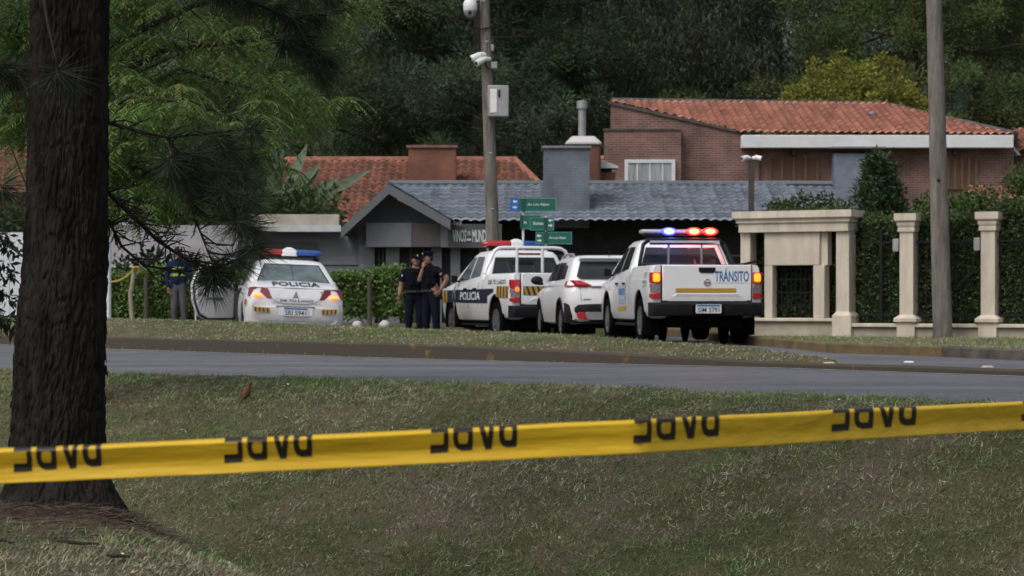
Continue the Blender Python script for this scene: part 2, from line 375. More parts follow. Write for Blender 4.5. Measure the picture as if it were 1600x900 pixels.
def axis(lo, hi, st, far):
    a_ = list(np.arange(lo, hi, st)); o = []; v, d = hi, st
    while v < far: o.append(v); d *= 1.5; v += d
    p = []; v, d = lo, st
    while v > -far: d *= 1.5; v -= d; p.append(v)
    return np.array(p[::-1] + a_ + o)
gx = axis(-9, 10, .09, 3500); gy = np.concatenate([[-3500, -800, -200, -60, -20, -5, 0], np.arange(3, 46, .085), np.arange(46, 60, .4), [62, 66, 72, 80, 95, 120, 160, 240, 500, 1200, 3500]])
GX, GY = np.meshgrid(gx, gy); GZ = zg(GX, GY)
nx_, ny_ = len(gx), len(gy)
V = np.stack([GX, GY, GZ], -1).reshape(-1, 3)
idx = np.arange(nx_ * ny_).reshape(ny_, nx_)
F = np.stack([idx[:-1, :-1], idx[:-1, 1:], idx[1:, 1:], idx[1:, :-1]], -1).reshape(-1, 4)
def gridmesh(name, V, F, m, smooth=True, parent=None):
    me = bpy.data.meshes.new(name); me.vertices.add(len(V)); me.vertices.foreach_set('co', V.astype(np.float32).ravel())
    me.loops.add(F.size); me.loops.foreach_set('vertex_index', F.astype(np.int32).ravel())
    me.polygons.add(len(F)); me.polygons.foreach_set('loop_start', np.arange(0, F.size, F.shape[1], dtype=np.int32))
    me.materials.append(M[m] if isinstance(m, str) else m); me.update(calc_edges=True)
    me.polygons.foreach_set('use_smooth', [smooth] * len(F))
    o = bpy.data.objects.new(name, me); COL.objects.link(o)
    if parent: o.parent = parent
    return o
def turfmat():
    m = bpy.data.materials.new('turf'); m.use_nodes = True; n = m.node_tree.nodes; l = m.node_tree.links; b = n['Principled BSDF']
    b.inputs['Roughness'].default_value = .95; b.inputs['Specular IOR Level'].default_value = .1
    tc = n.new('ShaderNodeTexCoord')
    def nz(s, d, e0, c0, e1, c1):
        t = n.new('ShaderNodeTexNoise'); t.inputs['Scale'].default_value = s; t.inputs['Detail'].default_value = d; t.inputs['Roughness'].default_value = .7
        l.new(tc.outputs['Object'], t.inputs['Vector']); r = n.new('ShaderNodeValToRGB')
        r.color_ramp.elements[0].position = e0; r.color_ramp.elements[0].color = (*c0, 1); r.color_ramp.elements[1].position = e1; r.color_ramp.elements[1].color = (*c1, 1)
        l.new(t.outputs['Fac'], r.inputs[0]); return t, r
    t1, r1 = nz(1.1, 8, .38, (.085, .10, .046), .64, (.17, .142, .105))
    t2, r2 = nz(55, 4, .3, (.45, .45, .45), .75, (1.5, 1.45, 1.3))
    mx = n.new('ShaderNodeMix'); mx.data_type = 'RGBA'; mx.blend_type = 'MULTIPLY'; mx.inputs[0].default_value = 1
    l.new(r1.outputs[0], mx.inputs[6]); l.new(r2.outputs[0], mx.inputs[7])
    # bare reddish soil round the foot of the tree
    sp = n.new('ShaderNodeVectorMath'); sp.operation = 'DISTANCE'; sp.inputs[1].default_value = (-2.0, 10.75, -.27); l.new(tc.outputs['Object'], sp.inputs[0])
    ad = n.new('ShaderNodeMath'); ad.operation = 'MULTIPLY_ADD'; ad.inputs[1].default_value = .9; l.new(t1.outputs['Fac'], ad.inputs[0]); l.new(sp.outputs['Value'], ad.inputs[2])
    r3 = n.new('ShaderNodeValToRGB'); r3.color_ramp.elements[0].position = .85; r3.color_ramp.elements[0].color = (1, 1, 1, 1); r3.color_ramp.elements[1].position = 1.25; r3.color_ramp.elements[1].color = (0, 0, 0, 1)
    l.new(ad.outputs[0], r3.inputs[0])
    m2 = n.new('ShaderNodeMix'); m2.data_type = 'RGBA'; m2.inputs[7].default_value = (.085, .054, .045, 1)
    l.new(r3.outputs[0], m2.inputs[0]); l.new(mx.outputs[2], m2.inputs[6]); l.new(m2.outputs[2], b.inputs['Base Color'])
    bp = n.new('ShaderNodeBump'); bp.inputs['Strength'].default_value = .9; bp.inputs['Distance'].default_value = .03
    l.new(t2.outputs['Fac'], bp.inputs['Height']); l.new(bp.outputs[0], b.inputs['Normal'])
    return m
M['turf'] = turfmat()
tag(gridmesh('ground', V, F, 'turf'), kind='structure')

def strip(name, xs, f0, f1, z, m, k=1):
    mb = MB(); n = len(xs)
    vs = [(x, f0(x) + (f1(x) - f0(x)) * j / k, z) for j in range(k + 1) for x in xs]
    mb.add(vs, [(j * n + i, j * n + i + 1, (j + 1) * n + i + 1, (j + 1) * n + i) for j in range(k) for i in range(n - 1)])
    return mb.build(name, m)
# wet-looking tarmac with tyre-polished bands along the road
am = M['asphalt']; n_ = am.node_tree.nodes; l_ = am.node_tree.links
tc_ = n_.new('ShaderNodeTexCoord'); mp_ = n_.new('ShaderNodeMapping'); mp_.inputs['Rotation'].default_value = (0, 0, R(45)); mp_.inputs['Scale'].default_value = (.06, .8, 1)
tn_ = n_.new('ShaderNodeTexNoise'); tn_.inputs['Scale'].default_value = 1.6; tn_.inputs['Detail'].default_value = 6
l_.new(tc_.outputs['Object'], mp_.inputs[0]); l_.new(mp_.outputs[0], tn_.inputs['Vector'])
cr_ = n_.new('ShaderNodeValToRGB'); cr_.color_ramp.elements[0].position = .35; cr_.color_ramp.elements[0].color = (.42,) * 3 + (1,); cr_.color_ramp.elements[1].position = .65; cr_.color_ramp.elements[1].color = (.75,) * 3 + (1,)
mr_ = n_.new('ShaderNodeMapRange'); mr_.inputs['From Min'].default_value = .3; mr_.inputs['From Max'].default_value = .7; mr_.inputs['To Min'].default_value = .78; mr_.inputs['To Max'].default_value = 1.22
l_.new(tn_.outputs['Fac'], mr_.inputs['Value']); mx_ = n_.new('ShaderNodeMix'); mx_.data_type = 'RGBA'; mx_.blend_type = 'MULTIPLY'; mx_.inputs[0].default_value = 1
l_.new(n_['Principled BSDF'].inputs['Base Color'].links[0].from_socket, mx_.inputs[6]); l_.new(mr_.outputs[0], mx_.inputs[7]); l_.new(mx_.outputs[2], n_['Principled BSDF'].inputs['Base Color'])
l_.new(tn_.outputs['Fac'], cr_.inputs[0]); l_.new(cr_.outputs[0], n_['Principled BSDF'].inputs['Roughness'])
xs = list(np.concatenate([[-60, -40, -25], np.arange(-16, 14, .4), [16, 25, 60]]))
tag(strip('road', xs, lambda x: Nf(x) - .1, lambda x: Kf(x) + .02, 0, 'asphalt', 6), kind='structure')
tag(strip('side_street', list(np.arange(-40, 3.3, .3)) + [3.3, 3.66, 3.94, 4.32, 5, 5.4, 6.02, 7, 8.5, 11, 14, 30], lambda x: Kf(x) + .12, lambda x: float(ybf(x)) + .1 if x < 3.2 else Ykf(x) + .03, -.004, 'asphalt', 40), kind='structure')
for v in bpy.data.objects['side_street'].data.vertices: v.co.z += float(szf(v.co.y))
tag(strip('road_line', xs[3:-3], lambda x: Kf(x) - .26 - .02 * math.sin(x * 3), lambda x: Kf(x) - .12, .004, 'line'), kind='structure')
def kerb(name, pts, hs, inward, m, wd=.16):
    mb = MB(); rr = []
    for i, p in enumerate(pts):
        a_ = Vector(pts[max(i - 1, 0)]); b_ = Vector(pts[min(i + 1, len(pts) - 1)]); t = (b_ - a_).normalized(); n = Vector((-t.y, t.x)) * inward
        p = Vector(p); h = hs[i] + random.uniform(-.006, .006)
        q = [(0, -.08), (.006, h - .02), (.03, h), (wd, h), (wd, -.08)]
        rr.append([Vector((p.x + n.x * o, p.y + n.y * o, z)) for o, z in q])
    mb.rings(rr)
    return tag(mb.build(name, m, smooth=25), kind='structure')
kx = list(np.arange(-14, 12.01, .5))
kp = lambda lo, hi: [(x, float(Kf(x))) for x in kx if lo <= x <= hi]
kerb('kerb', kp(-14, 12), [float(khf(x)) for x, y in kp(-14, 12)], 1, 'kerb_yellow')
def dens(pts, st):
    o = []
    for a_, b_ in zip(pts[:-1], pts[1:]):
        k = max(1, int((Vector(b_) - Vector(a_)).length / st)); o += [tuple(Vector(a_).lerp(Vector(b_), i / k)) for i in range(k)]
    return o + [pts[-1]]
M['kerb_ochre'] = mat('kerb_ochre', (.080, .068, .055), .9, var=.3, vscale=2.4, bump=.3, bscale=30, col2=(.17, .115, .038))
yk = dens(list(zip(YKX, YKY))[:5], .6); kerb('kerb', yk, [.13] * len(yk), 1, 'kerb_ochre')
yk = dens(list(zip(YKX, YKY))[4:8], .6); kerb('kerb', yk, [.13] * len(yk), 1, 'kerb')
for px, py, d, nm, lb in ((1420, 566, 26.2, 'sign_white', 'white road stud on the side street tarmac'), (1295, 567, 23.6, 'beige_dirty', 'yellowish road stud on the low kerb at the tip of the grass island'), (1543, 576, 22.2, 'beige_dirty', 'yellowish road stud on the low kerb towards the right picture edge')):
    mb = MB(); p = P(px, py, d); zz = .0 if nm == 'sign_white' else .06
    mb.rings([rrect(.06, -.05, .05, .02, 0), rrect(.055, -.045, .045, .02, .008), rrect(.035, -.02, .02, .015, .016)])
    tag(mb.build('road_stud', nm, loc=(p.x, p.y, zz)), lb, 'road stud', 'road studs along the kerb')

M['tar'] = mat('tar', (.030, .030, .032), .7, var=.4, vscale=6)
for x0, x1 in ((-2.55, -1.75), (-1.3, -.4), (1.05, 1.95)):
    xs_ = list(np.linspace(x0, x1, 22)); tag(strip('road_edge', xs_, lambda x: Nf(x) - .08, lambda x: Nf(x) + .10 * math.sin(math.pi * (x - x0) / (x1 - x0)) * (.6 + .8 * float(vnoise(np.array(x * 7), np.array(2.)))), .005, 'tar'), kind='structure')
# ------------------------------------------------------------- grass (uncountable)
def turf_blades(name, X, Y, hmin, hmax, wd, dry, flat):
    n = len(X); Z = zg(X, Y)
    az = np.where(rng.random(n) < .6, rng.normal(.6, .7, n), rng.uniform(0, 2 * math.pi, n)); el = np.clip(rng.normal(flat, .45, n), .05, 1.45)
    d = np.stack([np.cos(az) * np.cos(el), np.sin(az) * np.cos(el), np.sin(el)], -1)
    L = rng.uniform(hmin, hmax, n) * (.6 + .8 * fbm(X * 2.3, Y * 2.3))
    V_ = slivers(np.stack([X, Y, Z - .004], -1), d, L, wd * rng.uniform(.7, 1.3, n))
    f = .5 + 1.1 * (fbm(X * .75 + 3, Y * .75, o=4) - .5) + .9 * (fbm(X * 4, Y * 4, o=3) - .5) + dry
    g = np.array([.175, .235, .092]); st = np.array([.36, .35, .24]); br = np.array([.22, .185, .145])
    k = rng.random(n); cs = np.where((k < (.12 + .75 * sstep((f - .40) / .36)))[:, None], st, g)
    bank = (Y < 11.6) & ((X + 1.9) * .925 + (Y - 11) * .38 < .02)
    gp = sstep((fbm(X * .55 + 70, Y * .55, o=3) - .46) / .2)[:, None]; cs = cs * (1 + gp * np.array([-.18, .10, -.25]))
    b_ = (rng.random(n) < np.where(bank, .55, .20 * (1 + (f > .56))))[:, None]; cs = np.where(b_, br, cs)  # more brown blades on the bank: needle litter, and shade put into colour
    cs = cs * rng.uniform(.55, 1.45, (n, 1)) * (.6 + .8 * fbm(X * 9 + 31, Y * 9, o=2))[:, None]
    return tag(trimesh(name, V_, cs, 'blade'), kind='stuff')
def sample(n, d0, d1, pw=1.0):
    d = d0 + (d1 - d0) * rng.random(n) ** pw; x = rng.uniform(-1, 1, n) * (d * .28 + .6); return x, d
X, Y = sample(840000, 7.2, 22.5, .8)
u_ = Nf(X) - Y; t_ = (X + 2.1) ** 2 * .6 + (Y - 10.8) ** 2
k_ = (u_ > -.04 + .12 * rng.random(len(X))) & ((t_ > .65) | (rng.random(len(X)) < .06)); X, Y = X[k_], Y[k_]
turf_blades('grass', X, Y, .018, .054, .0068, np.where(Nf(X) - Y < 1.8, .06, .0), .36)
X, Y = sample(190000, 22, 42, .8); s_ = Y - Kf(X); k_ = (s_ > .1) & (s_ < Wf(X) * .7) & (X < 3.42); X, Y = X[k_], Y[k_]
turf_blades('island_grass', X, Y, .02, .05, .012, .10, .5)
X = rng.uniform(3.4, 12, 60000); Y = rng.uniform(22, 45, 60000); k_ = (X > Xkf(Y) + .15) & (Y - Kf(X) > 1.2); X, Y = X[k_], Y[k_]
turf_blades('verge_grass', X, Y, .025, .07, .012, -.04, .8)
X, Y = sample(300, 8, 19); k_ = Nf(X) - Y > .2; X, Y = X[k_][:120], Y[k_][:120]
d_ = unit(rng.normal(size=(len(X), 3)) * [1, 1, .5]); L_ = rng.uniform(.012, .028, len(X))
o = trimesh('fallen_petals', leaves(np.stack([X, Y, zg(X, Y) + .025], -1), d_, L_, L_ * .8), np.ones((len(X), 3)) * .5, 'petal', per=4); tag(o, kind='stuff')

# ------------------------------------------------------------- buildings
M['ridge_orange'] = mat('ridge_orange', (.27, .11, .075), .85, var=.4, vscale=5)
def tile_roof(O, U, Vd, poly, pitch=.24, row=.40, amp=.035, sub=6):
    """pantiles over polygon poly of (u, v) metres: u along the eaves, v up the slope; returns verts, faces"""
    O = np.array(O); U = np.array(U, float); U /= np.linalg.norm(U); W = np.array(Vd, float); W /= np.linalg.norm(W); N = np.cross(U, W)
    pu = [p[0] for p in poly]; pv = [p[1] for p in poly]
    us = np.arange(min(pu), max(pu) + 1e-6, pitch / sub); vr = np.arange(min(pv), max(pv), row)
    vv = []; hh = []
    for i, v in enumerate(vr): vv += [v - .04, v + row - .012]; hh += [.045, .012]
    vv = np.array(vv); hh = np.array(hh)
    A, B = np.meshgrid(us, vv); jit = .012 * (fbm(A * 3, B * 2.5, o=2) - .5)
    H = hh[:, None] + amp * np.abs(np.sin(A * math.pi / pitch)) ** .8 + jit + .02 * (vnoise(np.floor(A / pitch), np.floor(B / row)) - .5)
    Pt = O + A[..., None] * U + B[..., None] * W + H[..., None] * N
    n, k = len(us), len(vv); ix = np.arange(n * k).reshape(k, n)
    F_ = np.stack([ix[:-1, :-1], ix[:-1, 1:], ix[1:, 1:], ix[1:, :-1]], -1).reshape(-1, 4)
    cu = (A[:-1, :-1] + A[1:, 1:]).ravel() / 2; cv = (B[:-1, :-1] + B[1:, 1:]).ravel() / 2
    ins = np.zeros(len(cu), bool); m = len(poly)
    for i in range(m):
        (x1, y1), (x2, y2) = poly[i], poly[(i + 1) % m]
        c = ((y1 > cv) != (y2 > cv)); ins ^= c & (cu < (x2 - x1) * (cv - y1) / ((y2 - y1) if y2 != y1 else 1e-9) + x1)
    F_ = F_[ins]; used = np.unique(F_); rm = np.zeros(n * k, int); rm[used] = np.arange(len(used))
    ti = np.floor(A / pitch + .5); tj = np.floor((B + .03) / row); rd = _h(ti.astype(np.int64) + 500, tj.astype(np.int64) + 77, np.zeros(A.shape, np.int64))
    TC = (.62 + .65 * rd) * np.where(rd > .93, .6, 1)
    global LASTC; LASTC = TC.ravel()[used]
    return Pt.reshape(-1, 3)[used], rm[F_]
def tint(o):
    ca = o.data.color_attributes.new('Col', 'FLOAT_COLOR', 'POINT'); c = np.ones((len(LASTC), 4), np.float32); c[:, :3] = LASTC[:, None]; ca.data.foreach_set('color', c.ravel()); return o
def roof_from(pts, name, m, parent, **kw):      # pts: eave left, eave right, ridge right, ridge left
    A, B, C, D = [np.array(p) for p in pts]
    U = (B - A) / np.linalg.norm(B - A); D0 = D - A; W = D0 - U * D0.dot(U); W /= np.linalg.norm(W)
    pl = [((q - A).dot(U), (q - A).dot(W)) for q in (A, B, C, D)]
    v, f = tile_roof(A, U, W, pl, **kw)
    return tint(gridmesh(name, v, f, m, smooth=True, parent=parent))
def T(o, loc): return tuple(Vector(o) - Vector(loc))

# --- grey wine shop with cross gable
D = 60.0
shop = thing('shop', 'grey tiled wine shop with front gable and white wall lettering, chimney above', 'shop', (-1, 62, 0))
SL = Vector((-1, 62, 0))
def sp(px, py, d): return P(px, py, d) - SL
def spx(px, d): return (px - 800) * d / FP - SL.x
def spz(py, d): return CH + (HY - py) * d / FP
roof_from([sp(690, 348, 60), sp(1306, 347, 60), sp(1301, 293, 64.2), sp(607, 292, 64.2)], 'roof', 'grey_tile', shop, pitch=.25, row=.38, amp=.055)
# right slope of the front gable
mb = MB()
ap, lf, rt = sp(608, 291, 59.2), sp(533, 360, 59.2), sp(704, 347, 59.2)
apb = Vector((ap.x, ap.y + 4.6, ap.z)); rtb = Vector((rt.x, rt.y + 1.5, rt.z)); lfb = Vector((lf.x, lf.y + 4.6, lf.z))
Lg = (ap - rt).length
v, f = tile_roof(np.array(rt), (0, 1, 0), np.array(ap - rt), [(-.1, 0), (1.5, 0), (4.8, Lg), (-.1, Lg)], pitch=.25, row=.38, amp=.055)
tint(gridmesh('roof', v, f, 'grey_tile', parent=shop))
mb.prism([lf, ap, apb, lfb], (0, 0, -.10)); mb.build('roof', 'shop_grey', shop)
# barge boards
mb = MB()
for a_, b_ in ((lf, ap), (ap, rt)):
    mb.prism([a_ + Vector((0, -.12, .05)), b_ + Vector((0, -.12, .05)), b_ + Vector((0, -.12, -.20)), a_ + Vector((0, -.12, -.20))], (0, .08, 0))
M['barge'] = mat('barge', (.115, .13, .15), .7, var=.1); mb.build('barge_board', 'barge', shop)
# gable wall and front walls
mb = MB()
g0 = sp(560, 352, 60.2); g1 = sp(700, 352, 60.2); gp = sp(608, 306, 60.2)
mb.prism([Vector((g0.x, g0.y, -.1)), Vector((g1.x, g1.y, -.1)), g1, gp, g0], (0, .2, 0)); mb.build('gable_wall', 'shop_grey', shop)
mb = MB(); mb.box(spx(690, 61.6), spx(1300, 61.6), -.4, 2.2, -.1, spz(350, 60) + .26); mb.build('wall', 'shop_black', shop)
mb = MB(); d1 = 59.6
mb.box(spx(572, d1), spx(643, d1), d1 - SL.y, d1 - SL.y + .5, spz(386, d1), spz(348, d1))
mb.build('fascia', 'shop_grey', shop, bevel=.01)
mb = MB(); mb.box(spx(643, d1) + .003, spx(688, d1) - .003, d1 - SL.y - .01, d1 - SL.y + .5, spz(386, d1), spz(348.5, d1)); mb.build('fascia', 'shop_brown', shop, bevel=.01)
mb = MB(); mb.box(spx(688, d1), spx(700, d1), d1 - SL.y, d1 - SL.y + .5, spz(386, d1), spz(350, d1)); mb.build('fascia', 'shop_grey', shop)
mb = MB(); mb.box(spx(700, d1), spx(784, d1), d1 - SL.y - .02, d1 - SL.y + .5, spz(387, d1), spz(350, d1)); fs = mb.build('fascia', 'shop_dark', shop)
mb = MB(); dz = d1 - .06
mp = lambda x0, y0: (lambda u, v: Vector((spx(x0, dz) + u, dz - SL.y + .03 - .012, spz(y0, dz) + v)))
lettering(mb, 'VINOS', mp(707.5, 378), w=.345, h=.32, bold=.018)
lettering(mb, 'DEL', mp(729.5, 367.5), w=.105, h=.10, bold=.012)
mb.prism([mp(729.5, 376)(0, 0), mp(729.5, 376)(.105, 0), mp(729.5, 376)(.105, .05), mp(729.5, 376)(0, .05)], (0, .01, 0))
lettering(mb, 'MUNDO', mp(738, 378.5), w=.46, h=.325, bold=.018)
mb.build('lettering', 'sign_white', fs, smooth=0)
mb = MB()   # piers and dark openings below the fascia
for a_, b_ in ((560, 585), (603, 624), (674, 690), (704, 719), (748, 760)): mb.box(spx(a_, 59.95), spx(b_, 59.95), -2.05, -1.7, -.1, spz(386, 59.95) + .05)
mb.build('pier', 'shop_grey', shop)
mb = MB(); mb.box(spx(584, 60.15), spx(790, 60.15), -1.88, -1.75, -.1, spz(387, 60.2) + .03); mb.build('window', 'shop_black', shop)
mb = MB()
for a_, b_ in ((591, 593), (597, 599.5), (640, 642), (660, 662)): mb.box(spx(a_, 60), spx(b_, 60), -1.95, -1.885, -.1, spz(388, 60))
mb.build('window_frame', 'shop_dark', shop)
mb = MB()   # bright broken edge tiles below the gable valley
for i in range(4): mb.box(spx(703 + i * 5, 59.4), spx(706.5 + i * 5, 59.4), -2.7, -2.5, spz(352, 59.4), spz(347 - (i % 2), 59.4))
mb.build('broken_tiles', 'concrete', shop)
mb = MB(); mb.tube([sp(607, 291, 64.2) + Vector((0, 0, .08)), sp(1300, 292, 64.2) + Vector((0, 0, .08))], .09, 8)
mb.tube([ap + Vector((0, 0, .06)), apb + Vector((0, 0, .06))], .08, 8); mb.build('ridge', 'barge', shop)
mb = MB()   # veranda beam glimpsed in the dark
mb.box(spx(870, 61), spx(1165, 61), -1.05, -.95, spz(401, 61), spz(398, 61)); mb.build('beam', 'shop_brown', shop)
# left wing with lap siding
mb = MB(); d2 = 61.5
for i in range(9):
    z0 = i * .22 - .1; mb.prism([Vector((spx(340, d2), d2 - SL.y, z0)), Vector((spx(340, d2), d2 - SL.y - .05, z0)), Vector((spx(340, d2), d2 - SL.y, z0 + .218))], (spx(570, d2) - spx(340, d2), 0, 0))
mb.box(spx(340, d2), spx(572, d2), d2 - SL.y + .001, d2 - SL.y + .3, -.1, spz(362, d2)); mb.build('siding_wall', 'siding', shop, smooth=0)
mb = MB(); mb.box(spx(385, 61.4), spx(493, 61.4), 61.36 - SL.y, 61.455 - SL.y, spz(470, 61.4), spz(378, 61.4)); mb.build('shutter_opening', 'shop_dark', shop)
mb = MB(); mb.box(spx(335, 61.2), spx(534, 61.2), 60.9 - SL.y, 62.4 - SL.y, spz(362, 61.2), spz(359, 61.2)); mb.box(spx(335, 61.2), spx(534, 61.2), 60.88 - SL.y, 60.9 - SL.y - .001, spz(362.5, 61.2), spz(352.5, 61.2))
M['roof_edge'] = mat('roof_edge', (.50, .53, .56), .5, var=.15); mb.build('flat_roof', 'roof_edge', shop)
mb = MB(); mb.box(spx(372, 62), spx(530, 62), 61.9 - SL.y, 62.2 - SL.y, spz(358, 62), spz(335, 62)); mb.build('parapet', 'beige_dirty', shop)
# chimney of the shop
mb = MB(); mb.box(spx(850, 61), spx(921, 61), -1.0, .45, spz(320, 61) - .6, spz(232, 61)); ch = mb.build('chimney', 'grey_brick', shop)
mb = MB(); mb.box(spx(846.5, 61), spx(924, 61), -1.06, .5, spz(232, 61) + .002, spz(228, 61)); mb.build('cap', 'shop_grey', ch, bevel=.01)

# white hood and metal flue behind the chimney: stands on the next house's roof, its own thing
hd = 66.0; hb = P(911, 232, hd)
hood = thing('vent_hood', 'white tapered vent hood with a tall grey metal flue behind the grey chimney', 'vent', hb)
mb = MB(); k_ = hd / FP
mb.rings([rrect(27 * k_, -.45, .45, .1, -1.2), rrect(27 * k_, -.45, .45, .1, 5 * k_)]); mb.build('base', 'brick_orange', hood)
mb = MB(); mb.rings([rrect(28 * k_, -.52, .52, .08, 5 * k_ + .002), rrect(28 * k_, -.52, .52, .08, 8 * k_), rrect(18 * k_, -.35, .35, .1, 18 * k_)]); mb.build('hood', 'white_paint', hood)
mb = MB(); mb.lathe([(6 * k_, 18 * k_), (6 * k_, 62 * k_), (8.5 * k_, 62.3 * k_), (8.5 * k_, 74 * k_), (4 * k_, 75 * k_)], Matrix.Translation((-1.5 * k_, 0, 0)), 16); mb.build('flue', 'galv', hood)
# little roofed chimney
cb = P(943, 300, 67); kk = 67 / FP
lc = thing('small_chimney', 'small brick chimney with a white pitched cap and orange tiles beside the grey chimney', 'chimney', cb)
mb = MB(); mb.box(-20 * kk, 18 * kk, -.35, .35, -.8, 30 * kk); mb.build('stack', 'brick_orange', lc)
mb = MB(); mb.box(-14 * kk, 12 * kk, -.3, .3, 30 * kk + .002, 36 * kk); mb.build('opening', 'gap', lc)
mb = MB(); mb.prism([(-21 * kk, -.42, 36 * kk), (22 * kk, -.42, 36 * kk), (22 * kk, -.42, 39 * kk), (0, -.42, 48 * kk), (-21 * kk, -.42, 39 * kk)], (0, .84, 0)); mb.build('cap', 'white_wall', lc)
mb = MB(); v, f = tile_roof(np.array((-21 * kk, .45, 44 * kk)), (1, 0, 0), (0, .6, .5), [(0, 0), (26 * kk, 0), (22 * kk, .45), (0, .45)], pitch=.16, row=.22, amp=.03); mb.add([tuple(q) for q in v], [list(q) for q in f]); mb.build('tiles', 'ridge_orange', lc)

# --- left house with orange tiles
hl = thing('house', 'low house, weathered orange tiled roof, wide brick chimney', 'house', (-6, 78, 0)); HL = Vector((-6, 78, 0))
q = lambda px, py, d: P(px, py, d) - HL
roof_from([q(330, 352, 72), q(905, 352, 72), q(806, 254, 79), q(432, 254, 79)], 'roof', 'orange_tile', hl, pitch=.27, row=.44, amp=.095)
mb = MB(); A, B, C = q(905, 352, 72), q(806, 254, 79), q(880, 340, 84); mb.add([A, B, C], [(0, 1, 2)]); mb.build('roof', 'ridge_orange', hl); mb = MB(); A, B, C = q(330, 352, 72), q(432, 254, 79), q(350, 340, 84); mb.add([A, B, C], [(0, 1, 2)]); mb.build('roof', 'ridge_orange', hl)
mb = MB(); mb.tube([q(430, 254, 79) + Vector((0, 0, .08)), q(808, 254, 79) + Vector((0, 0, .08))], .13, 8); mb.tube([q(806, 254, 79) + Vector((0, 0, .06)), q(905, 352, 72) + Vector((0, 0, .06))], .12, 8); mb.build('ridge', 'ridge_orange', hl)
mb = MB(); a_, b_ = q(345, 352, 72.4), q(890, 352, 72.4); mb.box(a_.x, b_.x, a_.y, a_.y + 9, -.1, a_.z - .08); mb.build('wall', 'brick_orange', hl)
mb = MB(); a_, b_ = q(638, 290, 75.5), q(712, 231, 75.5); mb.box(a_.x, b_.x, a_.y, a_.y + 1.1, a_.z - .8, b_.z); ch = mb.build('chimney', 'brick_orange', hl)
mb = MB(); mb.box(a_.x - .06, b_.x + .06, a_.y - .06, a_.y + 1.16, b_.z + .002, b_.z + .09); mb.build('rim', 'brick', ch)

# --- right two-storey brick house
hr = thing('brick_house', 'two storey red brick house with salmon roof tiles and a long white fascia', 'house', (10, 74, 0)); HR = Vector((10, 74, 0))
q = lambda px, py, d: P(px, py, d) - HR
roof_from([q(1157, 209, 71.4), q(1586, 213, 71.4), q(1382, 166, 77), q(952, 160, 77)], 'roof', 'salmon_tile', hr, pitch=.25, row=.42, amp=.08)
mb = MB()
mb.tube([q(955, 158.5, 77.1), q(1382, 164.5, 77.1), q(1586, 211, 71.5)], .14, 6); mb.build('roof_edge', 'parapet', hr)
mb = MB(); mb.add([q(1590, 213, 71.4), q(1383, 164, 77.1), q(1450, 205, 84), q(1590, 213, 80)], [(0, 1, 2), (0, 2, 3)]); mb.build('roof', 'ridge_orange', hr)
mb = MB(); A = q(1159, 212, 71.2); B = q(1584, 214, 71.2); zb = q(1159, 231, 71.2).z; mb.box(A.x, B.x, A.y, A.y + .25, zb, A.z + .02); mb.box(A.x, A.x + .3, A.y + .252, A.y + 4, zb, A.z + .02); mb.build('fascia', 'white_wall', hr, bevel=.02)
wd = 71.78
mb = MB(); a_ = q(1130, 300, wd); b_ = q(1584, 232, wd); mb.box(a_.x, b_.x, a_.y, a_.y + 6, -.1, b_.z + .2); mb.build('wall', 'brick', hr)
mb = MB(); fd = 71.6
pts = [q(953, 330, fd), q(1186, 330, fd), q(1186, 236, fd), q(1160, 232, fd), q(1160, 207, fd), q(955, 161, fd)]
for p_ in pts[:2]: p_.z = -.1
mb.prism(pts, (0, .35, 0)); mb.build('gable_wall', 'brick', hr)
mb = MB(); mb.prism([q(952, 163, fd) + Vector((0, -.06, 0)), q(1160, 209, fd) + Vector((0, -.06, 0)), q(1160, 205, fd) + Vector((0, -.06, 0)), q(952, 158, fd) + Vector((0, -.06, 0))], (0, .5, 0)); mb.build('coping', 'parapet', hr)
mb = MB(); a_, b_ = q(945, 300, 71.0), q(1064, 204, 71.0); mb.box(a_.x, b_.x, a_.y, a_.y + .59, -.1, b_.z); mb.build('wall', 'brick', hr)
mb = MB(); mb.box(a_.x - .03, b_.x + .03, a_.y - .04, a_.y + .595, b_.z + .002, b_.z + .06); mb.build('coping', 'parapet', hr)
def window(par, x0, y0, x1, y1, d, gm, fm, fw=.10, bars=0, HRo=HR):
    a_, b_ = P(x0, y1, d) - HRo, P(x1, y0, d) - HRo; mb = MB()
    mb.box(a_.x + fw, b_.x - fw, a_.y, a_.y + .05, a_.z + fw, b_.z - fw); wv = mb.build('window', gm, par)
    mb = MB(); y = a_.y - .03
    mb.box(a_.x, a_.x + fw, y, y + .075, a_.z, b_.z); mb.box(b_.x - fw, b_.x, y, y + .075, a_.z, b_.z)
    mb.box(a_.x + fw, b_.x - fw, y, y + .075, b_.z - fw, b_.z - .002); mb.box(a_.x + fw, b_.x - fw, y, y + .075, a_.z + .002, a_.z + fw)
    for i in range(bars): xx = a_.x + (b_.x - a_.x) * (i + 1) / (bars + 1); mb.box(xx - .02, xx + .02, y + .02, y + .03, a_.z + fw, b_.z - fw)
    mb.build('frame', fm, wv, smooth=0); return wv
M['curtain'] = mat('curtain', (.30, .34, .36), .5, var=.35, vscale=5, stretch=(3, 1, .3), coat=.3)
window(hr, 976, 249, 1055, 296, 70.93, 'curtain', 'white_wall', .11, 3)
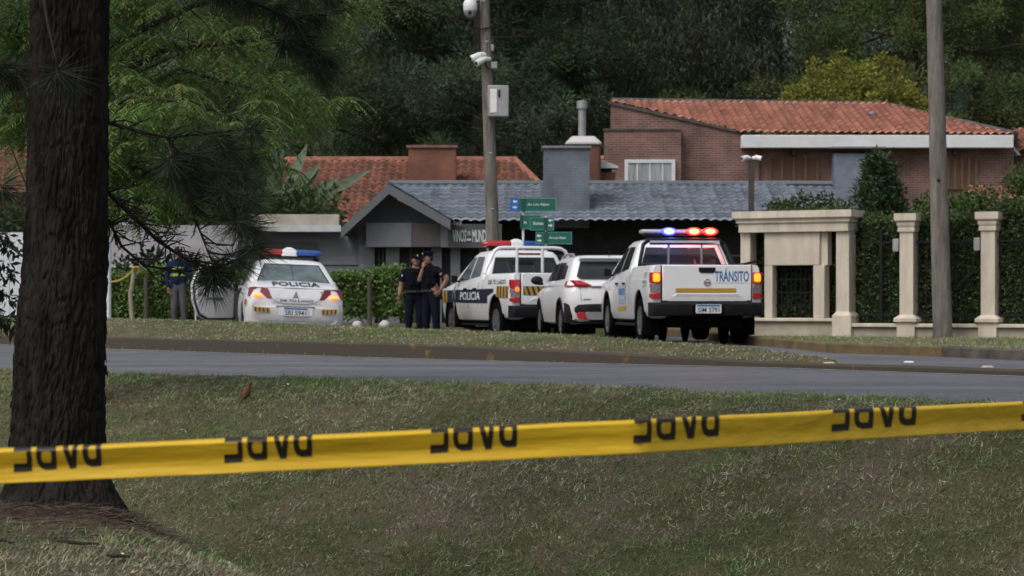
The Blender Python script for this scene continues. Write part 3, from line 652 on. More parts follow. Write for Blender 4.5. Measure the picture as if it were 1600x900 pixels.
for x0, x1 in ((1203, 1277), (1481, 1525)):
    a_, b_ = q(x0, 296, wd - .03), q(x1, 246, wd - .03); mb = MB(); nsl = 26; mb.box(a_.x + .01, b_.x - .01, a_.y - .012, a_.y + .02, a_.z + .01, b_.z - .01)
    for i in range(nsl):
        z0 = a_.z + (b_.z - a_.z) * i / nsl; z1 = a_.z + (b_.z - a_.z) * (i + .85) / nsl; mb.prism([(a_.x, a_.y, z0), (a_.x, a_.y - .03, z0), (a_.x, a_.y, z1)], (b_.x - a_.x, 0, 0))
    for i in range(5): xx = a_.x + (b_.x - a_.x) * i / 4; mb.box(xx - .04, xx + .04, a_.y - .05, a_.y + .01, a_.z, b_.z)
    mb.build('shutter', 'shutter', hr, smooth=0)
mb = MB(); a_, b_ = q(1304, 330, 71.0), q(1376, 240, 71.0); mb.box(a_.x, b_.x, a_.y, a_.y + .8, -.1, b_.z); mb.build('stair_panel', 'blue_panel', hr)
mb = MB(); a_, b_ = q(1300, 231.5, 70.8), q(1384, 229, 70.8); mb.box(a_.x, b_.x, a_.y, a_.y + .35, a_.z, b_.z); mb.build('canopy', 'shop_grey', hr)
for x_ in (1240, 1492):
    mb = MB(); a_ = q(x_, 238, 71.58); mb.box(a_.x - .05, a_.x + .05, a_.y - .1, a_.y + .17, a_.z - .08, a_.z + .06); mb.build('wall_lamp', 'rust', hr, bevel=.01)
mb = MB(); a_ = q(1363, 185, 74.6); mb.lathe([(.08, -.15), (.08, .12), (.13, .13), (.13, .2), (.02, .24)], Matrix.Translation(a_), 12); mb.build('roof_vent', 'galv', hr)
# neighbouring tiled house at the right edge
hn = thing('house', 'house with orange tiles and small white gable at the right picture edge', 'house', (17.5, 78, 0)); HN = Vector((17.5, 78, 0))
q = lambda px, py, d: P(px, py, d) - HN
roof_from([q(1578, 240, 74), q(1800, 240, 74), q(1790, 205, 79), q(1582, 205, 79)], 'roof', 'orange_tile', hn, pitch=.27, row=.44, amp=.095)
mb = MB(); a_, b_ = q(1582, 300, 74.5), q(1790, 240, 74.5); mb.box(a_.x, b_.x, a_.y, a_.y + 6, -.1, b_.z); mb.build('wall', 'brick', hn)
mb = MB(); mb.prism([q(1571, 242, 73.5), q(1583, 227, 73.5), q(1595, 242, 73.5), q(1590, 242, 73.5), q(1583, 233, 73.5), q(1576, 242, 73.5)], (0, .6, 0)); mb.build('gable_trim', 'white_wall', hn)
hp = thing('garden_roof', 'low strip of orange roof tiles just behind the hedge at the right', 'roof', (13.5, 56, 0)); HP = Vector((13.5, 56, 0))
q = lambda px, py, d: P(px, py, d) - HP
roof_from([q(1510, 314, 55), q(1760, 314, 55), q(1760, 293, 56.5), q(1517, 295, 56.5)], 'tiles', 'orange_tile', hp, pitch=.26, row=.40, amp=.08)
mb = MB(); a_, b_ = q(1520, 330, 55.4), q(1755, 314, 55.4); mb.box(a_.x, b_.x, a_.y, a_.y + 1.2, -.1, b_.z - .02); mb.build('wall', 'brick_orange', hp)
# left of the trunk and behind the pine branch
hf = thing('house', 'house with a reddish tiled roof glimpsed left of the big trunk', 'house', (-16.5, 74, 0)); HF = Vector((-16.5, 74, 0))
q = lambda px, py, d: P(px, py, d) - HF
roof_from([q(-130, 305, 72), q(190, 305, 72), q(150, 232, 77), q(-100, 232, 77)], 'roof', 'orange_tile', hf, pitch=.27, row=.44, amp=.095)
mb = MB(); a_, b_ = q(-120, 340, 72.4), q(180, 306, 72.4); mb.box(a_.x, b_.x, a_.y, a_.y + 6, -.1, b_.z); mb.build('wall', 'brick_orange', hf)
kb = thing('pavilion', 'pale grey flat roofed pavilion half hidden behind the pine twigs', 'building', (-8.4, 56, 0)); KB = Vector((-8.4, 56, 0))
q = lambda px, py, d: P(px, py, d) - KB
M['pale_grey'] = mat('pale_grey', (.36, .36, .385), .8, var=.2, vscale=2); M['pale_sky'] = mat('pale_sky', (.42, .56, .66), .6, var=.15)
mb = MB(); a_, b_ = q(172, 416, 55), q(372, 352, 55); mb.box(a_.x, b_.x, a_.y, a_.y + 3, a_.z, b_.z); mb.build('fascia', 'pale_grey', kb)
mb = MB(); mb.box(a_.x - .02, a_.x + 1.75, a_.y - .05, a_.y - .002, a_.z - .03, a_.z + .09); mb.build('trim', 'roof_edge', kb)
mb = MB(); a2, b2 = q(172, 350, 56), q(232, 300, 56); mb.box(a2.x, b2.x, a2.y, a2.y + .8, b_.z + .003, b2.z); mb.build('skylight', 'pale_sky', kb)
mb = MB(); mb.box(a_.x + .1, b_.x - .1, a_.y + 1.5, a_.y + 2.8, -.1, a_.z - .002); mb.build('wall', 'shop_black', kb)
mb = MB()
for x_ in (0.05, 1.9, 3.0): mb = MB(); mb.box(a_.x + x_, a_.x + x_ + .08, a_.y + .1, a_.y + .18, -.1, a_.z - .034); mb.build('post', 'shop_dark', kb)
pn = thing('hoarding', 'white panel hoarding standing behind the trunk at the left edge', 'hoarding', (-10, 52, 0)); PN = Vector((-10, 52, 0))
mb = MB(); a_, b_ = P(-120, 495, 52) - PN, P(150, 363, 52) - PN
for i in range(4): w_ = (b_.x - a_.x) / 4; mb.box(a_.x + i * w_ + .006, a_.x + (i + 1) * w_ - .006, 0, .05, .1, b_.z)
M['hoard'] = mat('hoard', (.62, .66, .72), .6, var=.08); mb.build('panel', 'hoard', pn)
mb = MB()
for i in range(5): xx = a_.x + (b_.x - a_.x) * i / 4; mb.box(xx - .04, xx + .04, .052, .13, 0, b_.z - .1)
mb.build('frame', 'galv', pn)
mb = MB(); a_ = P(169.5, 495, 50); mb.tube([(0, 0, 0), (0, 0, P(0, 370, 50).z)], .06, 10); tag(mb.build('white_post', 'sign_white', loc=(a_.x, a_.y, .05)), 'white round post beside the big trunk at the far kerb', 'post')

# ------------------------------------------------------------- fence, portal, poles, signs
FD = Vector((.869, -.494, 0)); F0 = Vector((4.94, 44.5, 0)); FN = Vector((-.494, -.869, 0))
def ft(px): k = (px - 800) / FP; return (44.5 * k - 4.94) / (.869 + .494 * k)
FM = Matrix(((FD.x, -FN.x, 0, F0.x), (FD.y, -FN.y, 0, F0.y), (0, 0, 1, 0), (0, 0, 0, 1)))   # local x along the fence, y away from the street
def at_fence(o): o.matrix_world = FM; return o
fence = at_fence(thing('garden_fence', 'cream pillared garden fence with black iron rails over a low wall', 'fence'))
t0, t1 = ft(1318), ft(1760)
mb = MB(); mb.box(t0, t1, -.10, .10, -.2, .20); mb.build('low_wall', 'beige_dirty', fence, bevel=.01)
mb = MB(); mb.box(t0, t1, -.17, .17, .203, .275); mb.build('coping', 'beige', fence, bevel=.015)
PIL = [ft(1420), ft(1547), ft(1690)]
def pillar(parent, t, hw=.132, top=2.33, base=True):
    mb = MB()
    sq = lambda h, z: [Vector((t + sx * h, sy * h, z)) for sx, sy in ((1, 1), (-1, 1), (-1, -1), (1, -1))]
    mb.rings([sq(hw + .04, -.2), sq(hw + .04, .29), sq(hw + .09, .31), sq(hw + .09, .37), sq(hw + .05, .40), sq(hw, .44), sq(hw, top - .36), sq(hw + .03, top - .34), sq(hw + .03, top - .28),
              sq(hw + .022, top - .27), sq(hw + .045, top - .21), sq(hw + .045, top - .17), sq(hw + .085, top - .13), sq(hw + .085, top)])
    return mb.build('pillar', 'beige', parent, smooth=20)
for t in PIL:
    p = pillar(fence, t)
    if t < PIL[2]:
        mb = MB(); mb.box(t - .27, t - .152, -.14, .02, 1.62, 1.86); mb.build('lamp', 'galv', p, bevel=.01)
bounds = [ft(1335)] + PIL
for a_, b_ in zip(bounds[:-1], bounds[1:]):
    mb = MB(); k = int((b_ - a_ - .4) / .14)
    for i in range(k + 1): x_ = a_ + .2 + (b_ - a_ - .4) * i / k; mb.box(x_ - .006, x_ + .006, -.006, .006, .276, 2.02)
    for z_ in (.42, 1.78): mb.box(a_ + .15, b_ - .15, -.014, .014, z_, z_ + .04)
    m_ = (a_ + b_) / 2; mb.box(m_ - .03, m_ + .03, -.03, .03, .276, 2.05)
    mb.build('railing', 'black_plastic', fence, smooth=0)
port = at_fence(thing('gate_portal', 'cream masonry portal with heavy cornice and a recessed blank panel', 'portal'))
a_, b_ = ft(1165), ft(1322)
mb = MB(); mb.box(a_ - .35, b_ + .1, -.10, .12, -.2, .30); mb.build('low_wall', 'beige_dirty', port, bevel=.01)
mb = MB(); mb.box(a_ - .35, b_ - .18, -.17, .17, .303, .37); mb.build('coping', 'beige', port, bevel=.015)
W_ = b_ - a_; sq = lambda o, z: [Vector((x, y, z)) for x, y in ((b_ + .12 + o, .30 + o), (a_ - .06 - o, .30 + o), (a_ - .06 - o, -.20 - o), (b_ + .12 + o, -.20 - o))]
mb = MB(); mb.rings([sq(0, 2.02), sq(0, 2.17), sq(.04, 2.20), sq(.04, 2.25), sq(.10, 2.29), sq(.10, 2.42)]); mb.build('cornice', 'beige', port, smooth=20)
for c_, w_ in ((a_ + .04, .10), (b_ - .02, .13)):
    mb = MB(); sq2 = lambda h, z: [Vector((c_ + sx * h, .05 + sy * (h + .05), z)) for sx, sy in ((1, 1), (-1, 1), (-1, -1), (1, -1))]
    mb.rings([sq2(w_ + .06, .30 if c_ < b_ - .1 else -.2), sq2(w_ + .06, .42), sq2(w_ + .03, .45), sq2(w_, .50), sq2(w_, 2.018)]); mb.build('post', 'beige', port, smooth=20)
p0, p1 = ft(1198), ft(1284)
mb = MB(); mb.box(p0, p1, -.12, .15, 1.38, 2.017); mb.build('panel', 'beige', port, bevel=.01)
for x0, x1 in ((p0, p0 + .17), (p1 - .13, p1 + .10)):
    mb = MB(); mb.box(x0, x1, -.118, .148, .372, 1.378 if x1 <= p1 else 1.378); mb.build('leg', 'beige', port, bevel=.01)
mb = MB(); mb.box(p1 + .002, p1 + .14, -.05, .16, 1.38, 2.016); mb.build('panel_return', 'beige', port)
mb = MB()
for i in range(9): x_ = p0 + .2 + (p1 - p0 - .36) * i / 8; mb.box(x_ - .007, x_ + .007, .05, .064, .372, 1.378)
for z_ in (.6, .85, 1.1, 1.3): mb.box(p0 + .17, p1 - .13, .066, .08, z_, z_ + .025)
mb.build('grille', 'black_plastic', port, smooth=0)

# utility poles
d = 51.0
up = thing('utility_pole', 'concrete utility pole carrying cameras and a grey cabinet in front of the shop', 'pole', (P(778, 0, d).x, d, 0))
UL = Vector(up.location)
def uq(px, py, dd=d): return P(px, py, dd) - UL
cx = lambda y: 757 + (y) * (770 - 757) / 375
mb = MB(); mb.tube([Vector((uq(cx(530), 0).x, 0, -.2)), uq(cx(375), 375), uq(cx(190), 190), uq(cx(0), 0), uq(cx(-60), -60)], [.165, .15, .13, .105, .098], 14); mb.build('shaft', 'concrete', up)
cb_ = uq(778, 184)
mb = MB(); mb.box(cb_.x - .22, cb_.x + .24, -.42, -.13, cb_.z, cb_.z + .68); cab = mb.build('cabinet', 'galv', up, bevel=.015)
mb = MB(); mb.box(cb_.x - .17, cb_.x - .02, -.433, -.421, cb_.z + .08, cb_.z + .60); mb.build('cover', 'bar_white', cab, bevel=.004)
mb = MB(); mb.box(cb_.x + .01, cb_.x + .05, -.436, -.422, cb_.z + .42, cb_.z + .58); mb.build('lock', 'black_plastic', cab)
mb = MB(); a_ = uq(735, 6); mb.tube([uq(757, 2) + Vector((0, -.05, 0)), uq(748, 0) + Vector((0, -.2, .02)), a_ + Vector((0, -.2, .02))], .05, 8); mb.build('bracket', 'bar_white', up)
mb = MB(); mb.lathe([(.06, .08), (.12, .06), (.155, -.02), (.155, -.14), (.15, -.15), (.148, -.17)], Matrix.Translation(a_ + Vector((0, -.2, 0))), 18); dm = mb.build('dome_camera', 'bar_white', up)
mb = MB(); mb.lathe([(.150, -.171), (.145, -.20), (.11, -.28), (.05, -.325), (.01, -.33)], Matrix.Translation(a_ + Vector((0, -.2, 0))), 18); mb.build('dome', 'pale_grey', dm)
mb = MB(); mb.ell(a_ + Vector((-.01, -.34, -.235)), (.04, .03, .045)); mb.build('lens', 'gap', dm)
for x0, y0, dx, dz, dy in ((752, 86, -.22, -.10, -.05), (758, 93, -.19, -.12, -.20)):
    mb = MB(); a_ = uq(x0, y0) + Vector((0, -.16, 0)); mb.tube([a_ + Vector((.10, .1, 0)), a_, a_ + Vector((dx, dy, dz)) * .25, a_ + Vector((dx, dy, dz))], [.05, .055, .07, .07], 10); c_ = mb.build('bullet_camera', 'bar_white', up)
    mb = MB(); v_ = Vector((dx, dy, dz)); mb.ell(a_ + v_ * 1.0, (.045, .03, .045)); mb.build('lens', 'gap', c_)
mb = MB(); a_ = uq(768, 75); mb.box(a_.x - .03, a_.x + .05, -.05, .05, a_.z - .06, a_.z + .08); a_ = uq(771, 101); mb.box(a_.x - .05, a_.x + .08, -.15, -.02, a_.z - .09, a_.z + .05); mb.build('junction_box', 'galv', up)
mb = MB(); mb.tube([uq(690, 0), uq(706, 18), uq(722, 35), uq(738, 44) + Vector((0, -.1, 0)), uq(752, 47) + Vector((0, -.15, 0)), uq(766, 44) + Vector((0, -.12, 0))], .018, 5)
mb.tube([uq(750, 48) + Vector((0, -.15, 0)), uq(748, 65) + Vector((0, -.15, 0)), uq(750, 82) + Vector((0, -.15, 0))], .012, 5); mb.tube([uq(757, 98) + Vector((0, -.15, 0)), uq(762, 108) + Vector((0, -.15, 0)), uq(770, 106) + Vector((0, -.13, 0)), uq(772, 98) + Vector((0, -.13, 0))], .014, 5); mb.build('cable', 'black_plastic', up)
mb = MB()
for y_ in (66, 148, 240, 327): a_ = uq(cx(y_), y_); mb.box(a_.x - .012, a_.x + .05, -.16, -.145, a_.z, a_.z + .012)
mb.build('step_plate', 'bar_white', up)
d = 42.0; bx = P(1472.5, 0, d).x
pr = thing('utility_pole', 'thick bare weathered grey pole standing before the cream fence', 'pole', (bx, d, 0))
PL = Vector(pr.location); mb = MB(); pt = []; rd = []
for y_, x_, w_ in ((540, 1473.5, 15.5), (430, 1470.5, 15), (300, 1467, 14), (150, 1463.5, 13.2), (0, 1459.5, 12.2), (-80, 1457, 11.6)): q_ = P(x_, y_, d) - PL; pt.append(q_); rd.append(w_ * d / FP)
mb.tube(pt, rd, 16); mb.build('shaft', 'concrete', pr)
mb = MB(); q_ = P(1463.5, 282, d) - PL; mb.ell(q_ + Vector((0, -.165, 0)), (.03, .02, .03), 8, 6); mb.build('bolt', 'gap', pr)
# small camera mast
d = 47.0; cm = thing('camera_mast', 'thin rusty mast with two small white cameras behind the cream portal', 'mast', (P(1174, 0, d).x, d, 0)); CL = Vector(cm.location)
mb = MB(); zt = P(0, 246, d).z; mb.box(-.055, .055, -.055, .055, -.1, zt); mb.build('post', 'rust', cm)
for sx in (-1, 1):
    mb = MB(); mb.tube([(sx * .02, -.03, zt - .02), (sx * .10, -.06, zt - .005), (sx * .2, -.12, zt - .03)], [.035, .055, .05], 10); c_ = mb.build('camera', 'bar_white', cm)
    mb = MB(); mb.ell((sx * .2, -.125, zt - .03), (.03, .02, .03), 8, 6); mb.build('lens', 'gap', c_)
# street name signs
def street_sign(px, d, top, label, plates):
    b = P(px, 0, d); o = thing('street_sign', label, 'sign', (b.x, d, 0)); L = Vector(o.location)
    mb = MB(); mb.tube([(0, 0, -.1), (0, 0, P(0, top, d).z)], .026, 10); mb.build('post', 'sign_white', o)
    for (x0, y0, x1, y1, fold, words, wx, arrow, blue) in plates:
        a_, b_ = P(x0, y1, d) - L, P(x1, y0, d) - L; xf = P(fold, 0, d).x - L.x
        k = d / FP; mb = MB(); y = -.05
        mb.prism([(a_.x, y, a_.z), (xf, y - .03, a_.z), (b_.x, y, a_.z), (b_.x, y, b_.z), (xf, y - .03, b_.z), (a_.x, y, b_.z)][0:1] + [(b_.x, y, a_.z), (b_.x, y, b_.z), (a_.x, y, b_.z)], (0, .012, 0)); pl = mb.build('plate', 'sign_green', o)
        mb = MB(); mb.box(xf - 3 * k, xf + 2 * k, y - .008, y - .002, a_.z, b_.z); mb.build('band', 'sign_dark', pl)
        mb = MB(); e = .9 * k
        for r_ in ((a_.x, b_.x, b_.z - e, b_.z), (a_.x, b_.x, a_.z, a_.z + e), (b_.x - e, b_.x, a_.z + e, b_.z - e), (a_.x, a_.x + e, a_.z + e, b_.z - e)): mb.box(r_[0], r_[1], y - .0045, y - .0015, r_[2], r_[3])
        M.setdefault('sign_edge', mat('sign_edge', (.10, .30, .27), .6, var=.1)); mb.build('border', 'sign_edge', pl, smooth=0)
        mb = MB(); w0, w1, wy = wx; z_ = P(0, wy, d).z; x_ = P(w0, 0, d).x - L.x
        lettering(mb, words, lambda u, v: Vector((x_ + u, y - .010, z_ + v)), w=(w1 - w0) * k, h=5.0 * k, bold=.015)
        mb.build('lettering', 'sign_white', pl, smooth=0)
        if blue:
            mb = MB(); mb.box(a_.x - .2 * k, a_.x + 14 * k, y - .008, y - .002, a_.z + .5 * k, b_.z + .5 * k); mb.build('arrow_panel', 'sign_blue', pl)
        mb = MB()
        for ax, ay, dr in arrow:
            c = P(ax, ay, d) - L; s_ = 3.6 * k; yy = y - .012
            mb.prism([(c.x - dr * s_, yy, c.z), (c.x, yy, c.z + s_ * .8), (c.x, yy, c.z + s_ * .3), (c.x + dr * s_, yy, c.z + s_ * .3), (c.x + dr * s_, yy, c.z - s_ * .3), (c.x, yy, c.z - s_ * .3), (c.x, yy, c.z - s_ * .8)], (0, .003, 0))
        if arrow: mb.build('arrow', 'sign_white', pl, smooth=0)
street_sign(817.5, 50.5, 309, 'green street name sign with blue arrow panel on top, on the left white post',
            [(797, 310, 869, 330.5, 818.5, 'Av Los Alpes', (824, 858, 322.5), [(804.5, 315, 1), (804.5, 324, -1)], True), (813, 336, 846, 358, 815.5, 'Av', (818, 823, 350), [], False)])
street_sign(853, 49.5, 338, 'pair of green street name signs with white arrows, on the right white post',
            [(828, 340, 865.5, 360, 853, 'Suiza', (833, 849, 351.5), [(860, 344.5, 1), (860, 352.5, -1)], False), (837, 362.5, 893.5, 381.5, 853.5, 'Av Los Alpes', (858, 884, 374.5), [(842, 368.5, 1), (843, 376, -1)], False)])

# ------------------------------------------------------------- vehicles
class Body:                     # lofted lower body: stations along y, half profile of (x, z) from bottom centre to top centre
    def __init__(s, st): s.st = st
    def prof(s, y):
        st = s.st
        for (y0, p0), (y1, p1) in zip(st[:-1], st[1:]):
            if y0 <= y <= y1:
                t = (y - y0) / (y1 - y0); return [(a[0] + (b[0] - a[0]) * t, a[1] + (b[1] - a[1]) * t) for a, b in zip(p0, p1)]
        return st[0][1] if y < st[0][0] else st[-1][1]
    def sx(s, y, z):            # outer half width at (y, z)
        p = s.prof(y); best = 0
        for a, b in zip(p[:-1], p[1:]):
            if min(a[1], b[1]) - 1e-6 <= z <= max(a[1], b[1]) + 1e-6 and abs(b[1] - a[1]) > 1e-6:
                t = (z - a[1]) / (b[1] - a[1]); best = max(best, a[0] + (b[0] - a[0]) * t)
        return best
    def mesh(s):
        mb = MB(); rr = []
        ys = []
        for (y0, _), (y1, _) in zip(s.st[:-1], s.st[1:]):
            k = max(1, int((y1 - y0) / .25)); ys += [y0 + (y1 - y0) * i / k for i in range(k)]
        ys.append(s.st[-1][0])
        for y in ys:
            p = s.prof(y); rr.append([Vector((x, y, z)) for x, z in p] + [Vector((-x, y, z)) for x, z in p[-2:0:-1]])
        mb.rings(rr); return mb
def apply_bool(o, cutters):
    for c in cutters:
        c.parent = o.parent; m = o.modifiers.new('cut', 'BOOLEAN'); m.operation = 'DIFFERENCE'; m.object = c; m.solver = 'EXACT'
    dg = bpy.context.evaluated_depsgraph_get(); me = bpy.data.meshes.new_from_object(o.evaluated_get(dg)); old = o.data
    o.modifiers.clear(); o.data = me; bpy.data.meshes.remove(old)
    me.polygons.foreach_set('use_smooth', [True] * len(me.polygons)); me.set_sharp_from_angle(angle=R(32))
    for c in cutters: bpy.data.objects.remove(c)
RX = Matrix.Rotation(R(90), 4, 'Y')
def wheel(root, x, y, r, w=.22, steer=0):
    sgn = -1 if x < 0 else 1
    mtx = Matrix.Translation((x, y, r)) @ Matrix.Rotation(steer, 4, 'Z') @ Matrix.Rotation(R(90 * sgn), 4, 'Y')
    e = thing('wheel', None, None); e.parent = root
    mb = MB(); mb.lathe([(r * .62, -w / 2 + .02), (r * .80, -w / 2), (r * .95, -w / 2 + .012), (r, -w / 2 + .05), (r, w / 2 - .05), (r * .95, w / 2 - .012), (r * .80, w / 2), (r * .64, w / 2 - .02), (r * .60, w / 2 - .05)], mtx, 32); mb.build('tyre', 'tyre', e)
    mb = MB(); mb.lathe([(r * .63, w / 2 - .04), (r * .63, w / 2 - .022), (r * .56, w / 2 - .03), (r * .52, w / 2 - .09)], mtx, 28)
    for i in range(6):
        an = 2 * math.pi * i / 6; m2 = mtx @ Matrix.Rotation(an, 4, 'Z'); mb.box(.05, r * .60, -.035, .035, w / 2 - .07, w / 2 - .028, m2)
    mb.lathe([(.08, w / 2 - .09), (.08, w / 2 - .03), (.05, w / 2 - .02)], mtx, 14); mb.build('rim', 'alloy', e)
    return e
def liners(root, axles, r, x0, x1):
    for y, z in axles:
        for s in (-1, 1):
            mb = MB()
            rr = []
            for i in range(13):
                an = R(-25 + 230 * i / 12); rr.append([Vector((s * x0, y + r * math.cos(an), z + r * math.sin(an))), Vector((s * x1, y + r * math.cos(an), z + r * math.sin(an)))])
            vs = [v for q in rr for v in q]; mb.add(vs, [(2 * i, 2 * i + 1, 2 * i + 3, 2 * i + 2) for i in range(12)])
            mb.add([Vector((s * x0, y + r * math.cos(R(30 * i)), z + r * math.sin(R(30 * i)))) for i in range(12)], [list(range(12))]); mb.build('wheel_well', 'under', root)
def cutter(y, z, r, s, x0=.50):
    mb = MB(); mb.lathe([(r, x0), (r, 1.4)], Matrix.Translation((0, y, z)) @ Matrix.Rotation(R(90 * s), 4, 'Y'), 40); return mb.build('cut', 'white_paint')
def sidepoly(mb, pts, fx, s=-1, off=.004, sub=6):     # pts (y, z) quad -> gridded patch that follows the flank
    a, b, c, d = [Vector((p[0], p[1])) for p in pts]; vs = []
    for i in range(sub + 1):
        for j in range(sub + 1):
            u, v = i / sub, j / sub; p = (a * (1 - u) + b * u) * (1 - v) + (d * (1 - u) + c * u) * v
            vs.append((s * (fx(p.x, p.y) + off), p.x, p.y))
    n = sub + 1; return mb.add(vs, [(i * n + j, i * n + j + 1, (i + 1) * n + j + 1, (i + 1) * n + j) for i in range(sub) for j in range(sub)])
def lightbar(root, y, z, hw, dome=True):
    lb = thing('light_bar', None, None); lb.parent = root
    for s, m in ((-1, 'bar_red'), (1, 'bar_blue')):
        mb = MB(); mb.tube([(s * .13, y, z), (s * (hw - .10), y, z), (s * (hw - .03), y, z - .006), (s * hw, y, z - .012)], [.066, .063, .048, .02], 12); o = mb.build('lens', m, lb)
        for v in o.data.vertices: v.co.y = y + (v.co.y - y) * 1.8
    mb = MB(); mb.rings([rrect(.145, y - .12, y + .12, .05, z - .06), rrect(.145, y - .12, y + .12, .05, z + .03), rrect(.10, y - .10, y + .10, .05, z + .07), rrect(.04, y - .04, y + .04, .03, z + .10)]); mb.build('siren', 'bar_white', lb)
    mb = MB(); mb.box(-hw + .1, hw - .1, y - .09, y + .09, z - .085, z - .058)
    for s in (-1, 1): mb.box(s * .5 - .05, s * .5 + .05, y - .05, y + .05, z - .14, z - .086)
    mb.build('mount', 'black_plastic', lb)
    return lb
def rearmap(x0, z0, y): return lambda u, v: Vector((x0 + u, y, z0 + v))
def plate(root, x, z, y, t, w=.42, h=.145):
    mb = MB(); mb.rings([[v.xzy + Vector((x, y - .012, z)) for v in rrect(w / 2, -h / 2, h / 2, .02, 0)], [v.xzy + Vector((x, y, z)) for v in rrect(w / 2, -h / 2, h / 2, .02, 0)]]); p = mb.build('licence_plate', 'plate', root)
    mb = MB(); mb.box(x - w / 2 + .02, x + w / 2 - .02, y - .0145, y - .0125, z + h / 2 - .035, z + h / 2 - .008); mb.build('plate_band', 'ink_blue', p)
    mb = MB(); lettering(mb, t, rearmap(x - w * .42, z - h * .40, y - .015), w=w * .84, h=h * .55, bold=.01); mb.build('lettering', 'ink', p, smooth=0)
    return p
def hatch(mb, x0, x1, z0, z1, n, slant, y, fx=None):   # black slanted bars on an ochre strip, rear face
    w = (x1 - x0) / (2 * n)
    for i in range(n):
        a = x0 + (2 * i + .9) * w; mb.add([(a, y, z0), (a + w, y, z0), (a + w + slant, y, z1), (a + slant, y, z1)], [(0, 1, 2, 3)])

